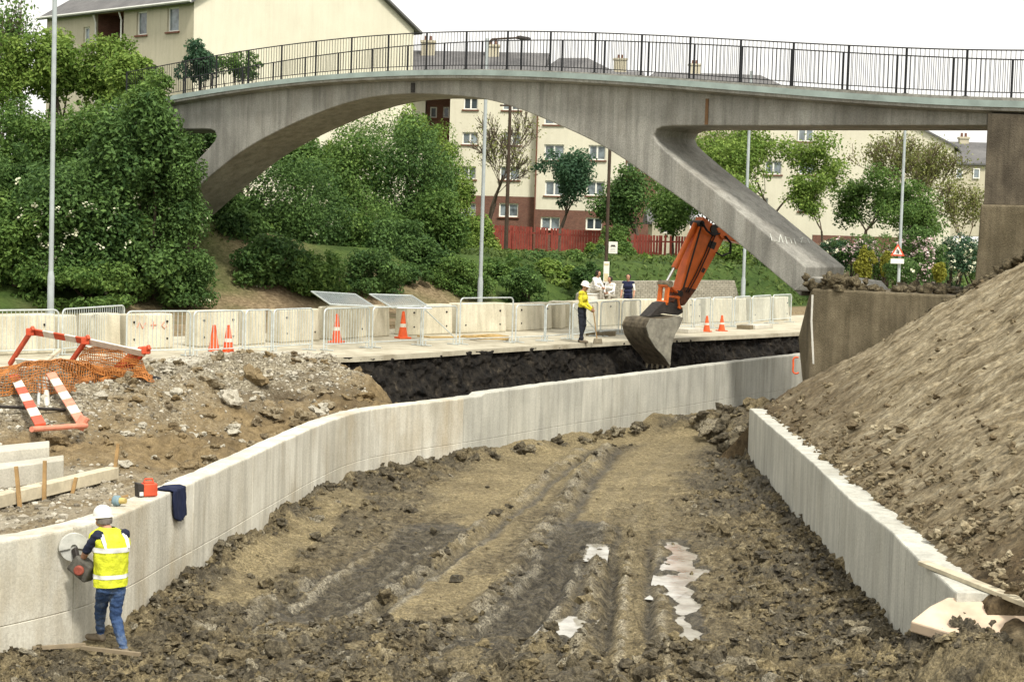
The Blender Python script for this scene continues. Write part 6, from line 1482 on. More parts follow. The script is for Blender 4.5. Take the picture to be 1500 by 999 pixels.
#        cx  cy   rx  ry  Y   label                                                             mat       n     leaf
BUSHES = [
 (112, 320, 112, 104, 61.5, 'large dark bush speckled with cream blossom behind the left lamp post', 'leaf_deep', 15000, .17, 40, GB, 120),
 (15, 350, 62, 84, 60, 'mid green bush at the left edge beside the blossoming bush', 'leaf_mid', 6000, .17, 22, GB, 4),
 (236, 330, 82, 92, 63, 'dark leafy bush hiding the left foot of the bridge arch', 'leaf_deep', 9000, .17, 28, GB, 14),
 (200, 222, 76, 88, 61.5, 'dark bush in front of the left end of the bridge deck', 'leaf_deep', 9000, .17, 26, GB, 0),
 (150, 215, 100, 80, 67, 'broad mid green bush above the blossoming bush', 'leaf_mid', 9000, .18, 30, GB, 0),
 (40, 210, 70, 80, 68, 'mid green bush crossing the left edge halfway up the bank', 'leaf_mid', 7000, .18, 24, GB, 0),
 (75, 105, 74, 62, 74, 'light yellow green bush left of the lamp post under the tiled roof', 'leaf_light', 6500, .18, 26, GB, 0),
 (165, 108, 62, 66, 75, 'light yellow green bush below the two windows of the gabled flats', 'leaf_light', 6500, .18, 24, GB, 0),
 (8, 110, 40, 66, 73, 'bushy light green growth at the top left edge', 'leaf_light', 4000, .18, 18, GB, 0),
 (222, 148, 46, 56, 62, 'small mid green bush between the gabled flats and the bridge end', 'leaf_mid', 4500, .17, 18, GB, 0),
 (288, 92, 34, 42, 84, 'pale green bush standing behind the left end of the railings', 'leaf_blue', 3000, .16, 16, GB, 0),
 (352, 98, 46, 24, 86, 'low bush behind the railings in front of the cream gable', 'leaf_mid', 2200, .16, 14, GB, 0),
 (425, 315, 98, 92, 72, 'big bush with a few cream flowers behind the arch soffit', 'leaf_deep', 11000, .17, 36, 'bushes under the arch', 26),
 (400, 385, 62, 44, 66, 'low dark bush on the bank right of the earth path', 'leaf_deep', 6000, .16, 22, 'bushes under the arch', 12),
 (468, 400, 56, 42, 66.5, 'spreading bush low on the bank behind the mesh panels', 'leaf_mid', 5500, .16, 22, 'bushes under the arch', 4),
 (545, 402, 56, 40, 68, 'shaggy green bush behind the right mesh panel stack', 'leaf_deep', 5500, .16, 22, 'bushes under the arch', 0),
 (700, 350, 36, 40, 90, 'light bush beside the foot of the bare tree', 'leaf_light', 3200, .15, 16, 'bushes under the arch', 0),
 (612, 190, 40, 46, 92, 'top of a green bush against the brown brick tower', 'leaf_light', 3600, .17, 16, 'bushes under the arch', 0),
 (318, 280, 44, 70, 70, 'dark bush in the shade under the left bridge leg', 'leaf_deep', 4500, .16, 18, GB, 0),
 (270, 395, 60, 36, 62, 'low dark bush along the dirt verge left of the path', 'leaf_deep', 5000, .15, 20, GB, 2),
 (120, 405, 100, 30, 60, 'low weedy bush along the dirt verge behind the lamp post', 'leaf_mid', 6000, .14, 26, GB, 4),
 (520, 310, 62, 78, 86, 'middle sized green bush high on the bank left of the tallest bush', 'leaf_mid', 6000, .17, 24, 'bushes under the arch', 0),
 (650, 245, 44, 70, 96, 'pale green bush right of the brown brick tower', 'leaf_light', 4600, .17, 20, 'bushes under the arch', 0),
 (440, 235, 60, 44, 84, 'bush tucked up under the left half of the arch', 'leaf_mid', 5000, .17, 20, 'bushes under the arch', 0),
 (622, 385, 46, 44, 72, 'leafy bush at the bank foot left of the middle lamp post', 'leaf_deep', 5200, .16, 22, 'bushes under the arch', 0),
 (690, 408, 46, 30, 71, 'ragged bush at the foot of the middle lamp post', 'leaf_mid', 4200, .15, 20, 'bushes under the arch', 0),
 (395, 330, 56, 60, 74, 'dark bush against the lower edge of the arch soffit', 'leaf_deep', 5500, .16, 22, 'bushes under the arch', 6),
 (300, 212, 72, 84, 71, 'dark bush added behind the notch of the left bridge leg as its shade', 'leaf_deep', 8000, .17, 22, GB, 0),  # added so the notch behind the leg reads as dark as shade
 (22, 270, 60, 66, 64, 'deep green bush at the left edge above the mid green one', 'leaf_deep', 5500, .17, 22, GB, 0),
 (430, 345, 84, 50, 73, 'wide dark bush on the crest of the bank under the arch', 'leaf_deep', 7000, .16, 28, 'bushes under the arch', 4),
 (505, 352, 62, 44, 74, 'mid green bush on the crest of the bank behind the mesh panels', 'leaf_mid', 5500, .16, 24, 'bushes under the arch', 0),
 (585, 360, 56, 44, 73, 'dark bush on the bank crest left of the middle lamp post', 'leaf_deep', 5200, .16, 24, 'bushes under the arch', 0),
 (545, 225, 74, 74, 92, 'tall light green bush reaching the underside of the arch', 'leaf_mid', 6500, .17, 26, 'bushes under the arch', 0),
 (478, 248, 56, 52, 90, 'bush filling the space below the left haunch of the arch', 'leaf_light', 4600, .17, 22, 'bushes under the arch', 0),
 (195, 118, 60, 40, 70, 'light green bush below the loggia of the gabled flats', 'leaf_light', 5200, .17, 22, GB, 0),
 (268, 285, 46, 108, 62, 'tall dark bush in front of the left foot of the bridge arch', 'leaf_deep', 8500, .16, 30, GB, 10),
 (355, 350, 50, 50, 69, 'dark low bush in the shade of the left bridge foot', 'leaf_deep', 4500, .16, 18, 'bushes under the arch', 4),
 (512, 262, 66, 84, 79, 'light green bush under the crown of the arch, left of the tall one', 'leaf_mid', 5500, .17, 22, 'bushes under the arch', 0),
 (600, 262, 74, 112, 80, 'tallest dense green bush under the arch', 'leaf_deep', 11000, .17, 36, 'bushes under the arch', 3),
 (540, 345, 70, 72, 75, 'rounded mid green bush in front of the tallest bush under the arch', 'leaf_mid', 8000, .16, 28, 'bushes under the arch', 5),
 (640, 330, 52, 74, 78, 'bright green bush right of the tallest bush under the arch', 'leaf_mid', 6000, .16, 24, 'bushes under the arch', 0),
 (672, 300, 26, 52, 86, 'slim pale green bush beside the bare tree', 'leaf_light', 2600, .15, 14, 'bushes under the arch', 0),
]
for k, (cx, cy, rx, ry, Y, lab, mat, n, lf, nb, grp, nf) in enumerate(BUSHES):
    bush(cx, cy, rx, ry, Y, lab, mat, n, lf, nb, 'bush', 'bush', grp, 31 + k, None, nf=nf)
LOW = [
 (655, 398, 36, 36, 71, 'low rounded bush on the bank left of the middle lamp post', 'leaf_mid'), (600, 405, 40, 26, 70, 'low spreading bush at the bottom of the bank under the arch', 'leaf_deep'),
 (735, 402, 40, 36, 74, 'leafy low bush right of the middle lamp post', 'leaf_mid'), (790, 396, 40, 40, 78, 'rounded low bush below the long red fence', 'leaf_deep'),
 (762, 396, 44, 20, 86, 'light low bush directly under the long red fence', 'leaf_light'), (835, 398, 38, 32, 80, 'low bush behind the worker in the yellow jacket', 'leaf_mid'),
 (874, 372, 18, 24, 92, 'small bush in front of the right end of the long red fence', 'leaf_light'), (858, 405, 30, 22, 75, 'low dark bush behind the seated bus stop figures', 'leaf_deep'),
 (935, 396, 32, 26, 86, 'light bush above the stone wall right of the bus stop', 'leaf_light'), (900, 352, 26, 26, 97, 'small bush climbing the red fence beside the bus stop sign', 'leaf_mid'),
 (966, 394, 28, 24, 90, 'bush growing against the shorter red fence', 'leaf_mid'), (1078, 374, 32, 32, 94, 'yellow green bush behind the excavator hoses', 'leaf_light'),
 (1125, 400, 34, 26, 92, 'dark green bush below the sloping leg of the bridge', 'leaf_deep'), (770, 412, 44, 26, 72, 'low dark bush between the lamp post and the yellow jacketed worker', 'leaf_deep'), (810, 402, 34, 30, 76, 'rounded green bush left of the seated figures', 'leaf_light'),
 (912, 372, 24, 22, 94, 'little bush right of the bus stop flag', 'leaf_mid'), (1005, 398, 34, 18, 88, 'low bush on top of the stone wall behind the excavator arm', 'leaf_deep'), (1060, 402, 40, 16, 88, 'low ragged bush on the grass right of the stone wall', 'leaf_mid'), (880, 384, 24, 26, 88, 'upright bush behind the bus stop notice', 'leaf_deep'),
 (1030, 388, 36, 20, 96, 'low bush seen behind the orange excavator arm', 'leaf_mid')]
for k, (cx, cy, rx, ry, Y, lab, mat) in enumerate(LOW):
    bush(cx, cy, rx, ry, Y, lab, mat, 3000, .15, 16, 'bush', 'bush', 'low bushes on the far bank', 90 + k)
RGT = [(1222, 372, 24, 30, 88, 'white flowering bush next to the sloping bridge leg', 'leaf_blue', 34, 'blossom'), (1266, 388, 15, 26, 86, 'golden leaved bush in the flowering hedge', 'leaf_yellow', 0, None), (1250, 364, 34, 22, 88, 'pink flowering bush below the round tree', 'leaf_deep', 130, 'blossom_pink'),
 (1292, 376, 26, 38, 90, 'green bush with pale flowers left of the warning sign', 'leaf_mid', 60, 'blossom_pink'), (1342, 372, 26, 40, 86, 'pink blossom bush just right of the warning sign', 'leaf_deep', 190, 'blossom_pink'), (1298, 388, 7, 20, 85, 'small golden bush behind the warning sign post', 'leaf_yellow', 0, None),
 (1368, 386, 22, 34, 87, 'dark evergreen bush in the flowering hedge', 'leaf_deep', 8, 'blossom'), (1376, 398, 8, 14, 84, 'small golden bush in front of the dark evergreen', 'leaf_yellow', 0, None), (1402, 374, 30, 34, 89, 'green bush with white flowers beside the pier', 'leaf_blue', 70, 'blossom'), (1440, 380, 30, 30, 90, 'green bush hidden mostly by the pier', 'leaf_deep', 4, 'blossom'), (1320, 398, 26, 22, 84, 'low green bush at the foot of the sign post', 'leaf_deep', 10, 'blossom')]
for k, (cx, cy, rx, ry, Y, lab, mat, nf, fl) in enumerate(RGT):
    bush(cx, cy, rx * 1.3, ry * 1.12, Y, lab, mat, 3800, .13, 20, 'flowering_shrub', 'shrub', 'flowering shrubs beyond the thrust block', 130 + k, fl, nf=int(nf * 1.8))

# trees with limbs
def limbs(base, H, spread, seed, levels=4, r0=.14, split=3, first=.3, up=.55, jitter=.35):
    rg = random.Random(seed); segs = []; tips = []
    def grow(p, d, L, r, lev):
        q = [p]; rr = [r]
        for i in range(3):
            d = (d + Vector((rg.gauss(0, 1), rg.gauss(0, 1), rg.gauss(0, .5))) * jitter * .35 + Vector((0, 0, .06))).normalized(); p = p + d * L / 3; q.append(p); rr.append(r * (1 - .14 * (i + 1)))
        segs.append((q, rr))
        if lev <= 0: tips.append(p); return
        for i in range(split + (rg.random() < .4)):
            a = rg.uniform(0, 6.28); tilt = rg.uniform(.35, .85) * spread
            x = d.cross(Vector((math.cos(a), math.sin(a), .3))).normalized(); nd = (d * math.cos(tilt) + x * math.sin(tilt) + Vector((0, 0, up * .3))).normalized()
            st = q[rg.choice((2, 3, 3))]; grow(st, nd, L * rg.uniform(.6, .8), rr[-1] * .62, lev - 1)
            if lev <= 2: tips.append(st)
    grow(Vector(base), Vector((0, 0, 1)), H * first, r0, levels)
    return segs, tips
def tree(px_b, py_top, Y, half, label, leafm, n, leaf, seed, levels=3, split=3, first=.34, spread=1.0, bark='bark', blob=.8, sparse=False, group='trees in front of the flats', gz=None, r0=.14, name='tree', dome=True):
    g = aty(px_b, 360, Y); z0 = float(far_z(np.array([g.x]), np.array([g.y]))[0]) if gz is None else gz
    top = aty(px_b, py_top, Y).z; H = top - z0; base = Vector((g.x, g.y, z0)); W = half * 1.3 * Y / F
    o = thing(name, label, 'tree', base, group)
    segs, tips = limbs((0, 0, 0), 1.0, spread, seed, levels, .02, split, first)
    zs = max(t.z for t in tips); xs = np.percentile([math.hypot(t.x, t.y) for t in tips], 92)
    fz = H / zs * .97; fx = W / xs * .92
    tf = lambda p: base + Vector((p.x * fx, p.y * fx, p.z * fz))
    m = MB()
    for q, rr in segs: m.tube([tf(p) for p in q], [max(r * r0 / .02, .018 if sparse else .01) for r in rr], 5, cap=False)
    m.build('trunk', M[bark], o, smooth=True)
    T = np.array([tuple(tf(t)) for t in tips])
    if sparse:
        k = RNG.integers(0, len(T), n); C = T[k] + RNG.normal(size=(n, 3)) * blob * .5; Nn = RNG.normal(size=(n, 3)) + [0, 0, .4]
        leaves(C, Nn, leaf * RNG.uniform(.6, 1.4, n), RNG.uniform(0, 1, n), 'crown', M[leafm], o)
    else:
        rg = np.random.default_rng(seed); bl = [(t, np.array([1, 1, .75]) * blob * 1.2 * rg.uniform(.4, 1.35)) for t in T]
        C, Nn, S, sh, _ = blob_leaves(bl, int(n * 1.5), leaf, inner=.12)
        leaves(C, Nn, S, sh, 'crown', M[leafm], o)
    return o
tree(712, 150, 112, 58, 'nearly bare tree with a few spring leaves behind the middle lamp post', 'leaf_olive', 1500, .15, 3, 5, 3, .26, .9, 'bark', .7, True, r0=.22)
tree(815, 224, 108, 54, 'dense green tree in front of the right half of the cream flats', 'leaf_blue', 6500, .19, 8, 3, 3, .3, 1.1, 'bark', .62, r0=.17)
tree(940, 248, 104, 50, 'dark green tree right of the tall bus stop pole', 'leaf_deep', 7000, .19, 12, 3, 3, .28, 1.1, 'bark', .62, r0=.15)
tree(985, 270, 110, 40, 'mid green tree partly hidden by the excavator arm', 'leaf_mid', 4500, .19, 15, 3, 3, .3, 1.1, 'bark', .6, r0=.14)
tree(1030, 235, 112, 46, 'broad green tree behind the top of the excavator arm', 'leaf_mid', 5500, .19, 18, 3, 3, .25, 1.1, 'bark', .7, r0=.15)
tree(1125, 180, 98, 92, 'tall light spring green tree behind the sloping bridge leg', 'leaf_light', 9500, .17, 22, 4, 3, .24, 1.0, 'bark', .62, r0=.18)
tree(1075, 190, 104, 56, 'light green tree behind the joint of the sloping bridge leg', 'leaf_olive', 5000, .17, 27, 4, 3, .28, .9, 'bark', .5, r0=.16)
tree(1210, 258, 96, 42, 'small light green tree with a thin trunk left of the round tree', 'leaf_light', 3400, .15, 33, 3, 3, .3, 1.0, 'bark', .42, r0=.10)
tree(1264, 246, 98, 50, 'round crowned dark green tree with a forked trunk', 'leaf_mid', 7000, .16, 41, 3, 3, .26, 1.2, 'bark', .5, r0=.15)
tree(1350, 185, 104, 84, 'large half bare olive tree left of the pier', 'leaf_olive', 7500, .15, 52, 5, 3, .22, .8, 'bark_pale', .5, True, r0=.2)
tree(1402, 262, 100, 36, 'small half bare tree close to the pier', 'leaf_olive', 3200, .15, 57, 4, 3, .26, .8, 'bark_pale', .45, True, r0=.12)
tree(1340, 270, 98, 66, 'low olive green tree below the large half bare tree', 'leaf_mid', 6000, .15, 61, 3, 3, .25, 1.1, 'bark', .5, r0=.1)
tree(24, -14, 82, 66, 'sparse tree with fresh leaves crossing the top left corner', 'leaf_mid', 2600, .2, 66, 4, 3, .5, .8, 'bark', .6, True, GB, r0=.16)
# rough grass and ground cover on the bank
n = 26000; Uq = RNG.uniform(-24, 66, n); Sq = RNG.uniform(-16, 7.5, n); X_ = P0.x + BV.x * Sq + BU.x * Uq; Y_ = P0.y + BV.y * Sq + BU.y * Uq; Z_ = far_z(X_, Y_)
bare = np.clip((1 - sstep(14, 18, Uq)) * sstep(-4.0, -0.5, Sq), 0, 1); bare = np.maximum(bare, np.exp(-((Sq * .55 + Uq - 4) / 2.2) ** 2)); keep = RNG.uniform(0, 1, n) > bare * 1.05
X_, Y_, Z_ = X_[keep], Y_[keep], Z_[keep]; n = len(X_)
tall = .1 + .28 * vnoise(X_ * .5, Y_ * .5, 151)
C = np.stack([X_, Y_, Z_ + tall * RNG.uniform(.1, 1, n)], 1); Nn = RNG.normal(size=(n, 3)) * .8 + [-.1, -.5, .55]
leaves(C, Nn, RNG.uniform(.12, .4, n), np.clip(.5 + .5 * fbm(X_ * .6, Y_ * .6, 3, 152) + RNG.normal(size=n) * .22, 0, 1), 'rough_grass', M['grassblade'], aspect=.4)['kind'] = 'stuff'
# weeds at the foot of the bushes by the left lamp
n = 5000; Uq = RNG.uniform(-24, 6, n); Sq = RNG.uniform(-5.5, -0.6, n) - np.abs(RNG.normal(size=n)) * .6; X_ = P0.x + BV.x * Sq + BU.x * Uq; Y_ = P0.y + BV.y * Sq + BU.y * Uq; Z_ = far_z(X_, Y_)
keep = vnoise(X_ * .8, Y_ * .8, 153) > .4; X_, Y_, Z_ = X_[keep], Y_[keep], Z_[keep]; n = len(X_)
leaves(np.stack([X_, Y_, Z_ + RNG.uniform(.02, .5, n)], 1), RNG.normal(size=(n, 3)) * .8 + [0, -.3, .6], RNG.uniform(.1, .28, n), RNG.uniform(0.1, .9, n), 'weeds', M['leaf_mid'])['kind'] = 'stuff'
# ------------------------------------------------------------------ people: one continuous remeshed body each
def body_mesh(caps, voxel, name, mats, parent, smooth_it=4):
    """caps: (p, rp, q, rq, material index). Their union is remeshed into one skin."""
    m = MB()
    for (p, rp, q, rq, mi) in caps:
        p, q = Vector(p), Vector(q); d = q - p; L = d.length
        if L < 1e-5: d = Vector((0, 0, 1))
        d.normalize(); pts = []; rs = []
        for k in range(5): a = math.pi / 2 * (1 - k / 4); pts.append(p - d * rp * math.sin(a)); rs.append(max(rp * math.cos(a), rp * .02))
        for k in range(5): a = math.pi / 2 * (k / 4); pts.append(q + d * rq * math.sin(a)); rs.append(max(rq * math.cos(a), rq * .02))
        if L < 1e-5: pts.pop(4); rs.pop(4)
        m.tube(pts, rs, 12)
    me = bpy.data.meshes.new('tmp'); me.from_pydata(m.v, [], m.f)
    bm = bmesh.new(); bm.from_mesh(me); bmesh.ops.recalc_face_normals(bm, faces=bm.faces[:]); bm.to_mesh(me); bm.free()
    o = bpy.data.objects.new('tmp', me); COL.objects.link(o)
    r = o.modifiers.new('r', 'REMESH'); r.mode = 'VOXEL'; r.voxel_size = voxel
    s = o.modifiers.new('s', 'SMOOTH'); s.factor = .5; s.iterations = smooth_it
    dg = bpy.context.evaluated_depsgraph_get(); dg.update(); ev = o.evaluated_get(dg); m2 = bpy.data.meshes.new_from_object(ev)
    bpy.data.objects.remove(o)
    nf = len(m2.polygons); cen = np.empty(nf * 3); m2.polygons.foreach_get('center', cen); cen = cen.reshape(-1, 3)
    best = np.full(nf, 1e9); idx = np.zeros(nf, np.int32)
    for (p, rp, q, rq, mi) in caps:
        p = np.array(p); q = np.array(q); d = q - p; L2 = (d @ d) or 1e-9; t = np.clip(((cen - p) @ d) / L2, 0, 1); dist = np.linalg.norm(cen - p - t[:, None] * d, axis=1) - (rp + (rq - rp) * t)
        k = dist < best; best[k] = dist[k]; idx[k] = mi
    # creases in the cloth
    from mathutils import noise as mn
    cloth = np.zeros(len(m2.vertices), bool)
    for p_, mi_ in zip(m2.polygons, idx):
        if mi_ in (0, 1, 4):
            for q_ in p_.vertices: cloth[q_] = True
    nv = [v.normal.copy() for v in m2.vertices]
    for v, nn_ in zip(m2.vertices, nv):
        if cloth[v.index]:
            c_ = v.co; v.co = c_ + nn_ * (.011 * mn.noise((c_.x * 7 + c_.z * 5, c_.y * 7, c_.z * 19)) + .006 * mn.noise((c_.x * 21, c_.y * 21 + c_.z * 12, c_.z * 34)))
    m2.materials.clear()
    for x_ in mats: m2.materials.append(x_)
    m2.polygons.foreach_set('material_index', idx); m2.polygons.foreach_set('use_smooth', [True] * nf); m2.update()
    return link_mesh(name, m2, parent)
def fingers(wrist, fdir, palm_n, mi, s=1.0, curl=.5, side=1, r=.0085):
    """palm, four fingers of different length with knuckle bends and a thumb leaving the side of the palm"""
    w = Vector(wrist); f = Vector(fdir).normalized(); n = Vector(palm_n); n = (n - f * n.dot(f)).normalized(); b = f.cross(n) * side
    out = []; Lp = .088 * s
    for k, off in enumerate((-.030, -.010, .010, .030)):
        out.append((w + b * off * .6 * s, .016 * s, w + f * Lp + b * off * s, .013 * s, mi))
        L = (.068, .080, .074, .058)[k] * s; p = w + f * Lp + b * off * s; d = f
        for j, fr in enumerate((.45, .32, .26)):
            a = curl * (.55, .75, .5)[j]; ax = n.cross(d); d = (d * math.cos(a) + n * math.sin(a)).normalized(); q = p + d * L * fr
            out.append((p, r * s * (1 - .1 * j), q, r * s * (.95 - .1 * j), mi)); p = q
    p = w + f * .03 * s - b * .03 * s; d = (f * .6 - b * .75 + n * .25).normalized(); q = p + d * .045 * s
    out.append((p, .013 * s, q, .0105 * s, mi)); d2 = (f * .9 - b * .1 + n * .55).normalized(); out.append((q, .0105 * s, q + d2 * .035 * s, .009 * s, mi)); return out
def head_caps(c, fwd, up, mi, s=1.0, mouth=None):
    c = Vector(c); f = Vector(fwd).normalized(); u = Vector(up); u = (u - f * u.dot(f)).normalized(); r = f.cross(u)
    H = [(c + u * .035 * s - f * .012 * s, .083 * s, c + u * .03 * s + f * .02 * s, .078 * s, mi),
         (c - u * .05 * s + f * .03 * s, .058 * s, c - u * .085 * s + f * .045 * s, .036 * s, mi),
         (c + f * .085 * s + u * .005 * s, .012 * s, c + f * .105 * s - u * .022 * s, .014 * s, mi)]
    for k in (-1, 1):
        H.append((c + r * k * .082 * s + u * .015 * s - f * .005 * s, .014 * s, c + r * k * .078 * s - u * .025 * s, .010 * s, mi))       # ears
        H.append((c + r * k * .032 * s + f * .078 * s + u * .030 * s, .013 * s, c + r * k * .05 * s + f * .066 * s + u * .028 * s, .012 * s, mi))   # brow
        H.append((c + r * k * .045 * s + f * .055 * s - u * .03 * s, .026 * s, c + r * k * .04 * s + f * .05 * s - u * .05 * s, .024 * s, mi))   # cheek
    H.append((c + r * .018 * s + f * .082 * s - u * .055 * s, .009 * s, c - r * .018 * s + f * .082 * s - u * .055 * s, .009 * s, mi if mouth is None else mouth))
    return H
def eyes(c, fwd, up, parent, s=1.0):
    c = Vector(c); f = Vector(fwd).normalized(); u = Vector(up); u = (u - f * u.dot(f)).normalized(); r = f.cross(u)
    for k in (-1, 1):
        m = MB(); p = c + r * k * .031 * s + f * .081 * s + u * .012 * s; m.lathe([(.002, -.008), (.009, -.004), (.011, 0), (.009, .004), (.002, .008)], p, 8); m.build('eye', M['dark'], parent, smooth=True)
def cap_shell(c, fwd, up, rad, h, name, mat, parent, brim=.03, peak=.06):
    c = Vector(c); f = Vector(fwd).normalized(); u = Vector(up); u = (u - f * u.dot(f)).normalized(); r = f.cross(u); rot = Matrix((r, f, u)).transposed(); m = MB(); n = 20
    prof = [(1.0, 0), (1.0, .25), (.95, .5), (.80, .75), (.55, .92), (.25, .99), (.02, 1.0)]; vs = []; 
    for q, z in prof:
        for j in range(n):
            a = 2 * math.pi * j / n; vs.append(c + rot @ Vector((q * rad * math.cos(a), q * rad * 1.15 * math.sin(a), z * h + .006 * (math.cos(a) ** 2 < .02) * (z > .3))))
    fs = [(i * n + j, i * n + (j + 1) % n, (i + 1) * n + (j + 1) % n, (i + 1) * n + j) for i in range(len(prof) - 1) for j in range(n)]
    m.add(vs, fs); bv_ = []
    for j in range(n):
        a = 2 * math.pi * j / n; e = brim + peak * max(0, math.sin(a)) ** 2; bv_ += [c + rot @ Vector((rad * math.cos(a), rad * 1.15 * math.sin(a), .008)), c + rot @ Vector(((rad + e) * math.cos(a), (rad * 1.15 + e) * math.sin(a), -.008)), c + rot @ Vector((rad * .97 * math.cos(a), rad * 1.1 * math.sin(a), -.012))]
    fs = []
    for j in range(n):
        q = (j + 1) % n; fs += [(3 * j, 3 * j + 1, 3 * q + 1, 3 * q), (3 * j + 1, 3 * j + 2, 3 * q + 2, 3 * q + 1)]
    m.add(bv_, fs); return m.build(name, mat, parent, smooth=True, angle=50)
SKIN = simple('tanned skin', (.42, .225, .14), .6, .15, 8); HAIR = simple('dark hair', (.03, .022, .016), .8, .3, 20); GHAIR = simple('grey hair', (.16, .14, .12), .8, .3, 20)
NAVY = simple('navy sleeve', (.012, .016, .035), .85, .3, 9)
def jeansmat():
    t = NT('worn dusty jeans'); n1 = t.noise(5, 5, .65); n2 = t.noise(60, 2)
    c = t.ramp(n1, [(.32, (.018, .04, .10)), (.52, (.04, .075, .16)), (.68, (.14, .18, .24)), (.8, (.30, .31, .31))]); return t.done(c, .9, t.bump(t.noise(14, 3), .02))
JEANS = jeansmat(); BOOT = simple('muddy boots', (.16, .13, .09), .9, .4, 10)
def vestmat(name, c):
    t = NT(name); return t.done(t.mix(t.math('MULTIPLY', t.ramp(t.noise(5, 5, .7), [(.52, 0.0), (.7, 1.0)]), .55), t.ramp(t.noise(7, 4), [(.3, tuple(x * .72 for x in c)), (.7, c)]), (.25, .22, .10)), .75, t.bump(t.noise(16, 3), .02))
VEST = vestmat('high visibility yellow', (.66, .70, .035)); TAPE = simple('reflective tape', (.72, .72, .68), .4, .12, 8); HAT = simple('white helmet', (.80, .78, .70), .4, .08, 5); YJ = vestmat('yellow work jacket', (.70, .62, .03)); DTR = simple('dark trousers', (.016, .018, .026), .9, .3, 8)

# --- the worker with the cut-off saw
W0 = atz(160, 958, 0.0); W0.z = 0.0
gz = lambda q: float(floor_fields(np.array([q.x]), np.array([q.y]))[0][0])
def wp(a, b_, dy): return aty(a, b_, W0.y + dy)
hipz = .0
pel = wp(162, 853, .02); hL = wp(153, 861, -.05); hR = wp(172, 861, .06)
ankR = wp(181, 948, -.10); ankL = wp(147, 927, .34)
gR = gz(ankR); gL = gz(ankL)
kneeR = wp(169, 903, .04); kneeL = wp(147, 893, .20)
chest = wp(163, 800, .04); neck = wp(158, 776, .06); head = wp(151, 760, .12)
shL = wp(143, 785, -.10); shR = wp(182, 783, .14)
elL = wp(127, 806, -.06); wrL = wp(120, 821, .06)
elR = wp(172, 818, .26); wrR = wp(141, 834, .14)
fw = Vector((-.75, .62, -.32)).normalized(); upv = Vector((-.12, .1, 1))
pw = thing('person', 'worker in yellow high visibility vest, jeans and white helmet cutting the concrete wall', 'person', (W0.x, W0.y, 0))
caps = []
side = (shR - shL).normalized(); fr = Vector((-.72, .69, 0))
caps += [(hL, .098, hR, .098, 1), (pel + side * -.06, .118, pel + side * .06, .118, 1), (pel.lerp(chest, .3) - side * .07, .118, pel.lerp(chest, .3) + side * .07, .118, 0),
         (chest - side * .085, .128, chest + side * .085, .128, 0), (chest.lerp(neck, .55) - side * .13, .095, chest.lerp(neck, .55) + side * .13, .095, 0), (shL, .058, shR, .058, 0), (neck, .056, head - Vector((0, 0, .04)), .054, 2)]
caps += [(hL, .098, kneeL, .070, 1), (kneeL, .068, ankL, .050, 1), (hR, .098, kneeR, .070, 1), (kneeR, .068, ankR, .052, 1)]
for a, t in ((ankL, Vector((-.85, .35, 0))), (ankR, Vector((-.62, .62, 0)))):
    t.normalize(); caps += [(a + Vector((0, 0, -.02)), .056, a - t * .03 - Vector((0, 0, .055)), .046, 3), (a - Vector((0, 0, .05)), .05, a + t * .17 - Vector((0, 0, .062)), .040, 3)]
caps += [(shL, .070, elL, .052, 0), (elL, .046, wrL, .032, 2), (shR, .070, elR, .052, 0), (elR, .046, wrR, .032, 2)]
caps += fingers(wrL, Vector((-.35, .6, -.35)), Vector((0.4, .2, -.9)), 2, 1.0, .75, -1) + fingers(wrR, Vector((-.8, .35, -.1)), Vector((0.1, .3, -.9)), 2, 1.0, .8, 1)
caps += head_caps(head, fw, upv, 2)
bd = body_mesh(caps, .0065, 'body', [NAVY, JEANS, SKIN, BOOT], pw, 3)
eyes(head, fw, upv, pw)
# vest: a loose shell over the torso with reflective bands
def vest(rings, name, mat, parent, n=40, thick=.008, mats=None, split=None):
    vs = []; 
    for c, rx_, ry_, ax in rings:
        s_ = ax.normalized(); f_ = Vector((0, 0, 1)).cross(s_).normalized()
        for j in range(n):
            a = 2 * math.pi * j / n; fold = 1 + .03 * math.sin(a * 6 + c.z * 17) + .025 * math.sin(a * 11 - c.z * 29) + .015 * math.sin(a * 3 + c.z * 55)
            ca, sa = math.cos(a), math.sin(a); ex_ = abs(ca) ** .8 * (1 if ca > 0 else -1); vs.append(c + s_ * rx_ * ex_ * fold + f_ * ry_ * sa * fold)
    k = len(rings); fs = [(i * n + j, i * n + (j + 1) % n, (i + 1) * n + (j + 1) % n, (i + 1) * n + j) for i in range(k - 1) for j in range(n)]
    return vs, fs
def ring_at(t, wmul=1.0, dmul=1.0):
    """t from 0 (hem) to 1 (shoulder line)"""
    pts = [pel + Vector((.0, 0, -.035)), pel.lerp(chest, .4), chest, chest.lerp(neck, .5), neck - Vector((0, 0, .03)), neck + Vector((0, 0, .035))]
    ts = [0, .33, .62, .82, .95, 1.0]; ws = [.205, .198, .222, .245, .225, .085]; ds = [.150, .150, .165, .150, .125, .080]
    i = max(0, min(4, next((q for q in range(5) if t <= ts[q + 1]), 4))); f_ = (t - ts[i]) / (ts[i + 1] - ts[i])
    sd = side.lerp(Vector((.75, .5, 0)), .35 * (1 - t)); sd.z *= t
    return (pts[i].lerp(pts[i + 1], f_), (ws[i] + (ws[i + 1] - ws[i]) * f_) * wmul, (ds[i] + (ds[i + 1] - ds[i]) * f_) * dmul, sd)
vs, fs = vest([ring_at(t) for t in np.linspace(0, 1, 26)], '', None, None)
m = MB(); m.add(vs, fs); ve = m.build('vest', VEST, pw, smooth=True, angle=80)
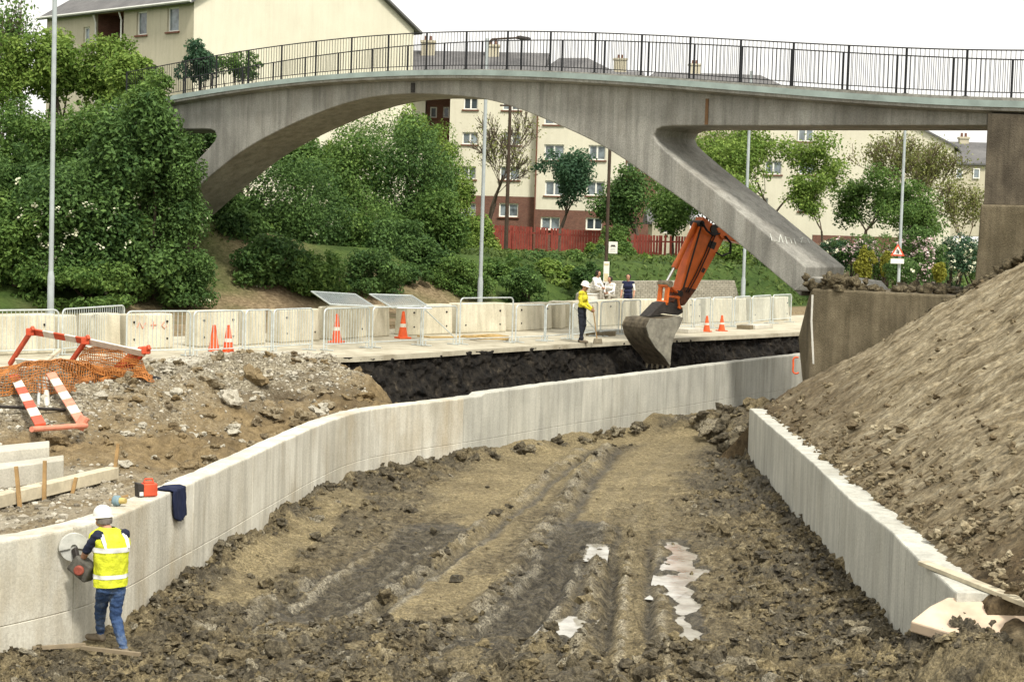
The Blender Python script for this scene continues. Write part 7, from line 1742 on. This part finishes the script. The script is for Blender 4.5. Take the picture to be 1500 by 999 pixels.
for t0, t1 in ((.16, .235), (.56, .63)):
    vs, fs = vest([ring_at(t, 1.025, 1.03) for t in np.linspace(t0, t1, 4)], '', None, None); m = MB(); m.add(vs, fs); m.build('reflective_band', TAPE, ve, smooth=True, angle=80)
for sg in (-1, 1):
    m = MB(); path = []
    for t in np.linspace(.62, .95, 8):
        c, rx_, ry_, ax = ring_at(t, 1.03, 1.05); s_ = ax.normalized(); f_ = Vector((0, 0, 1)).cross(s_).normalized(); a = math.radians(90 - sg * 33) ; 
        outp = c + s_ * rx_ * abs(math.cos(a)) ** .8 * (1 if math.cos(a) > 0 else -1) - f_ * ry_ * math.sin(a); path.append((outp, s_))
    for (p, s_), (q, s2) in zip(path[:-1], path[1:]): m.add([p - s_ * .024, p + s_ * .024, q + s2 * .024, q - s2 * .024], [(0, 1, 2, 3)])
    m.build('shoulder_band', TAPE, ve)
cap_shell(head + upv.normalized() * .03, Vector((fw.x, fw.y, -.12)), upv, .105, .135, 'helmet', HAT, pw, .012, .035)
m = MB(); hc = head - Vector((fw.x, fw.y, 0)) * .03 - Vector((0, 0, .01)); m.lathe([(.05, -.05), (.088, -.035), (.093, 0), (.09, .05), (.05, .06)], hc, 16); m.build('hair', GHAIR, pw, smooth=True)
# the saw he holds
wi_ = int(np.argmin(np.hypot(LW[:, 0] - wp(108, 800, 0).x, LW[:, 1] - (W0.y + .9))))
bc = aty(108, 802, W0.y + .12); bn = Vector((.40, -.91, .05)).normalized()          # blade axis
bt_ = Vector((-.91, -.40, 0)).normalized()
sw = thing('cut_off_saw', 'petrol disc saw held by the worker, its dusty blade cutting into the wall', 'saw', bc - Vector((0, 0, .2)))
rotS = Matrix((bt_, bn.cross(bt_).normalized(), bn)).transposed()
m = MB(); m.lathe([(.16, -.004), (.16, .004)], bc, 32, rotS); m.build('blade', simple('dusty steel disc', (.42, .42, .38), .6, .3, 9), sw)
m = MB(); vs = []; n = 22
for k in range(n + 1):
    a = R(-10 + 200 * k / n); q = Vector((math.cos(a), math.sin(a), 0))
    for r_, z in ((.04, .03), (.175, .03), (.178, -.03), (.04, -.03)): vs.append(bc + Vector((0, 0, 0)) + Matrix((bt_, Vector((0, 0, 1)), bn)).transposed() @ Vector((q.x * r_, q.y * r_, z)))
m.add(vs, [(4 * k + j, 4 * k + (j + 1) % 4, 4 * k + 4 + (j + 1) % 4, 4 * k + 4 + j) for k in range(n) for j in range(4)] + [(0, 1, 2, 3), (4 * n + 3, 4 * n + 2, 4 * n + 1, 4 * n)])
m.build('blade_guard', simple('pale dusty guard', (.50, .50, .45), .7, .25, 9), sw, bevel=.004)
ec = aty(122, 831, W0.y + .04); m = MB(); rs_ = Matrix((Vector((.8, -.35, -.5)).normalized(), Vector((.4, .9, 0)).normalized(), Vector((.45, -.2, .8)).normalized())).transposed()
m.box(ec, (.30, .18, .22), rs_, taper=(.85, .85)); en = m.build('engine', simple('worn engine casing', (.09, .085, .07), .7, .6, 14), sw, bevel=.025)
m = MB(); m.lathe([(.06, 0), (.06, .03), (.045, .045)], ec - Vector((0.02, .115, 0.01)), 14, Matrix.Rotation(R(90), 3, 'X')); m.build('starter_cover', simple('dull red cover', (.28, .07, .045), .7, .4, 14), en, smooth=True)
m = MB(); m.beam(bc + bn * .045, ec + Vector((-.05, -.03, .03)), .05, .09); m.build('cutting_arm', M['steel_dark'], sw, bevel=.01)
m = MB(); q0 = wrR + Vector((-.05, .04, -.02)); m.tube([ec + Vector((.10, 0, .02)), ec + Vector((.19, .0, .06)), ec + Vector((.22, -.01, -.06)), ec + Vector((.13, -.0, -.11))], .018, 8); m.build('rear_handle', simple('teal plastic', (.03, .10, .12), .6), sw, smooth=True)
m = MB(); m.tube([wrL + Vector((-.09, .08, -.10)), wrL + Vector((-.05, .06, -.06)), wrL + Vector((.03, .05, -.08)), ec + Vector((.03, .04, .11))], .015, 8); m.build('front_handle', M['black'], sw, smooth=True)

# --- generic standing or seated figure at a distance
def person(base, fwd, label, H, mats, J, hat=None, head_f=None, voxel=.011, extra=None, hairm=None, handcurl=.35):
    """J: joint name -> (right, forward, up) in metres of a 1.75 m figure"""
    b = Vector(base); f = Vector(fwd).normalized(); r = Vector((f.y, -f.x, 0)); k = H / 1.75
    g = {n_: b + (r * v[0] + f * v[1] + Vector((0, 0, v[2]))) * k for n_, v in J.items()}
    o = thing('person', label, 'person', b)
    c = []; sd = r
    top, leg, skin, shoe, slv = 0, 1, 2, 3, 4
    c += [(g['hl'], .095 * k, g['hr'], .095 * k, leg), (g['pel'] - sd * .06 * k, .115 * k, g['pel'] + sd * .06 * k, .115 * k, leg), (g['pel'].lerp(g['chest'], .4) - sd * .06 * k, .115 * k, g['pel'].lerp(g['chest'], .4) + sd * .06 * k, .115 * k, top),
          (g['chest'] - sd * .08 * k, .125 * k, g['chest'] + sd * .08 * k, .125 * k, top), (g['sl'], .072 * k, g['sr'], .072 * k, top), (g['chest'].lerp(g['neck'], .6) - sd * .08 * k, .085 * k, g['chest'].lerp(g['neck'], .6) + sd * .08 * k, .085 * k, top), (g['neck'], .055 * k, g['head'] - Vector((0, 0, .05)), .053 * k, skin)]
    for s_ in 'lr':
        c += [(g['h' + s_], .092 * k, g['k' + s_], .066 * k, leg), (g['k' + s_], .064 * k, g['a' + s_], .047 * k, leg)]
        t = (g.get('t' + s_) or (g['a' + s_] + f * .16 * k)) - g['a' + s_]; c += [(g['a' + s_] - Vector((0, 0, .045 * k)) - f * .03 * k, .045 * k, g['a' + s_] + t + Vector((0, 0, -.052 * k)), .036 * k, shoe)]
        c += [(g['s' + s_], .066 * k, g['e' + s_], .050 * k, slv), (g['e' + s_], .048 * k, g['w' + s_], .034 * k, slv if extra == 'long' else skin)]
        fd = (g['w' + s_] - g['e' + s_]); c += fingers(g['w' + s_] , fd, f * .4 + sd * (.9 if s_ == 'l' else -.9), skin, 1.0 * k, handcurl, 1 if s_ == 'l' else -1, .0105)
    hf = Vector(head_f) if head_f is not None else f; c += head_caps(g['head'], hf, (0, 0, 1), skin, k * 1.02)
    bo = body_mesh(c, voxel, 'body', mats, o, 2); eyes(g['head'], hf, (0, 0, 1), o, k)
    if hat is not None: cap_shell(g['head'] + Vector((0, 0, .035 * k)), hf, (0, 0, 1), .105 * k, .13 * k, 'helmet' if hat is HAT else 'cap', hat, o, .012, .045)
    if hairm is not None:
        m = MB(); m.lathe([(.03, -.09), (.085, -.06), (.098, 0), (.09, .07), (.05, .105), (.01, .115)], g['head'] - hf.normalized() * .025 + Vector((0, 0, .01)), 14); m.build('hair', hairm, o, smooth=True)
    return o, g
STAND = dict(pel=(0, 0, .95), chest=(0, .02, 1.27), neck=(0, .01, 1.47), head=(0, .04, 1.62), hl=(-.09, 0, .90), hr=(.09, 0, .90), kl=(-.10, .03, .49), kr=(.11, .02, .49), al=(-.11, -.02, .09), ar=(.12, 0, .09), sl=(-.18, .01, 1.41), sr=(.18, .01, 1.41), el=(-.24, -.02, 1.13), er=(.24, -.02, 1.13), wl=(-.24, .12, .90), wr=(.25, .12, .90))
wb = atz(851, 502, ROADZ); wb.z = ROADZ
J = dict(STAND); J.update(head=(0, .07, 1.60), el=(-.22, .06, 1.13), wl=(-.08, .26, .98), er=(.22, .04, 1.12), wr=(.06, .27, .95), kl=(-.09, .05, .49), al=(-.10, -.06, .09), ar=(.10, .06, .09))
fwd = Vector((.92, -.35, 0))
fwk, gw = person(wb, fwd, 'worker in yellow jacket, dark trousers and white helmet watching the excavator bucket', 1.80, [YJ, DTR, SKIN, BOOT, YJ], J, HAT, (.85, -.35, -.25), .009, 'long', handcurl=.9)
# his broom / shovel
hb = (gw['wl'] + gw['wr']) / 2 + fwd.normalized() * .07; o = thing('shovel', 'long handled shovel held by the worker in the yellow jacket', 'shovel', (hb.x, hb.y, ROADZ))
ft = Vector((hb.x + .14, hb.y - .05, ROADZ + .10)); m = MB(); m.tube([hb + (hb - ft) * .12, ft], .018, 8); m.build('shaft', M['stake'], o, smooth=True)
m = MB(); m.box(ft + Vector((0.02, 0, -.03)), (.30, .06, .16), Matrix.Rotation(R(20), 3, 'Z'), taper=(.8, 1)); m.build('blade', M['steel_mud'], o, bevel=.015)
# three people at the bus stop
WHT = simple('white shirt', (.74, .73, .68), .8, .1, 8); NVT = simple('navy top', (.014, .018, .05), .85, .3, 8); GRT = simple('pale trousers', (.42, .39, .32), .9, .2, 8)
def bpt(px_, py_, Y): p = aty(px_, py_, Y); return Vector((p.x, p.y, ROADZ + .055))
seat_p = bpt(874, 440, 67.2)
J = dict(STAND); J.update(hl=(-.085, .0, .90), kl=(-.09, .03, .49))
s_o, _ = person(bpt(919.5, 440, 66.2), (-.2, -1, 0), 'standing person in navy top with white sleeves and dark trousers by the stone wall', 1.68, [NVT, NVT, SKIN, BOOT, WHT], STAND, None, (-.3, -1, -.05), .011, None, HAIR)
m = MB(); 
SIT = dict(pel=(0, 0, .55), chest=(0, .08, .86), neck=(0, .12, 1.05), head=(0, .17, 1.20), hl=(-.09, .0, .52), hr=(.09, .0, .52), kl=(-.13, .42, .56), kr=(.14, .42, .56), al=(-.12, .40, .09), ar=(.13, .42, .09), sl=(-.17, .1, .99), sr=(.17, .1, .99), el=(-.22, .22, .74), er=(.22, .22, .74), wl=(-.08, .40, .66), wr=(.09, .40, .66))
sb = bpt(870, 440, 67.0); kk = .62
sc0 = sb + Vector((0, 0, .50)); p1, _ = person(sc0, (.75, -.6, 0), 'seated person in white top on a pale box left of the bus stop pole', 1.66, [WHT, GRT, SKIN, BOOT, WHT], SIT, None, (.8, -.5, -.1), .011, 'long', HAIR)
m = MB(); m.box(sb + Vector((-.02, .05, .42)), (.75, .6, .84)); m.box(sb + Vector((-.02, .05, .86)), (.82, .66, .05)); bx_ = m.build('utility_box', M['paint_white'], None, sb, bevel=.02); tag(bx_, 'pale box at the bus stop used as a seat', 'box')
sb2 = bpt(895, 440, 66.9); sc2 = sb2 + Vector((0, 0, .34)); p2, _ = person(sc2, (-.5, -.85, 0), 'seated person in white with dark hair right of the bus stop pole', 1.6, [WHT, GRT, SKIN, BOOT, WHT], SIT, None, (-.6, -.8, 0), .011, 'long', HAIR)
m = MB(); m.box(sb2 + Vector((0, .1, .33)), (.9, .5, .66)); tag(m.build('low_plinth', M['slab'], None, sb2, bevel=.02), 'low grey plinth beside the bus stop pole used as a seat', 'plinth')
# ------------------------------------------------------------------ daylight
SUN_EL, SUN_AZ = R(52), R(155)      # azimuth measured clockwise from the viewing direction (+Y): behind and to the right
w = bpy.data.worlds.new('World'); SC.world = w; w.use_nodes = True
nt = w.node_tree; nt.nodes.clear()
out = nt.nodes.new('ShaderNodeOutputWorld'); bg = nt.nodes.new('ShaderNodeBackground'); sky = nt.nodes.new('ShaderNodeTexSky')
sky.sky_type = 'NISHITA'; sky.sun_disc = False; sky.sun_elevation = SUN_EL; sky.sun_rotation = SUN_AZ
sky.dust_density = 6.0; sky.air_density = 1.5; sky.ozone_density = 0.6
hs = nt.nodes.new('ShaderNodeHueSaturation'); hs.inputs['Saturation'].default_value = 0.10
# thin even cloud: most of the sky's light arrives as a white veil
veil = nt.nodes.new('ShaderNodeMix'); veil.data_type = 'RGBA'; veil.inputs[0].default_value = 0.60; veil.inputs[7].default_value = (13.5, 13.2, 12.4, 1)
nt.links.new(sky.outputs[0], hs.inputs['Color']); nt.links.new(hs.outputs[0], veil.inputs[6]); nt.links.new(veil.outputs[2], bg.inputs[0])
bg.inputs[1].default_value = 0.105
nt.links.new(bg.outputs[0], out.inputs[0])
sl_ = bpy.data.lights.new('sun', 'SUN'); so = bpy.data.objects.new('sun', sl_); COL.objects.link(so)
sl_.energy = 2.9; sl_.angle = R(8); sl_.color = (1.0, 0.95, 0.86)
d = Vector((math.sin(SUN_AZ) * math.cos(SUN_EL), math.cos(SUN_AZ) * math.cos(SUN_EL), math.sin(SUN_EL)))
so.rotation_euler = d.to_track_quat('Z', 'Y').to_euler()
SC.view_settings.view_transform = 'Standard'; SC.view_settings.look = 'None'
SC.view_settings.exposure = 0.40; SC.view_settings.gamma = 1.0; SC.view_settings.use_curve_mapping = False
SC.cycles.max_bounces = 6; SC.cycles.diffuse_bounces = 3; SC.cycles.glossy_bounces = 2; SC.cycles.transmission_bounces = 3; SC.cycles.transparent_max_bounces = 4
SC.cycles.use_denoising = True
SC.cycles.use_adaptive_sampling = True
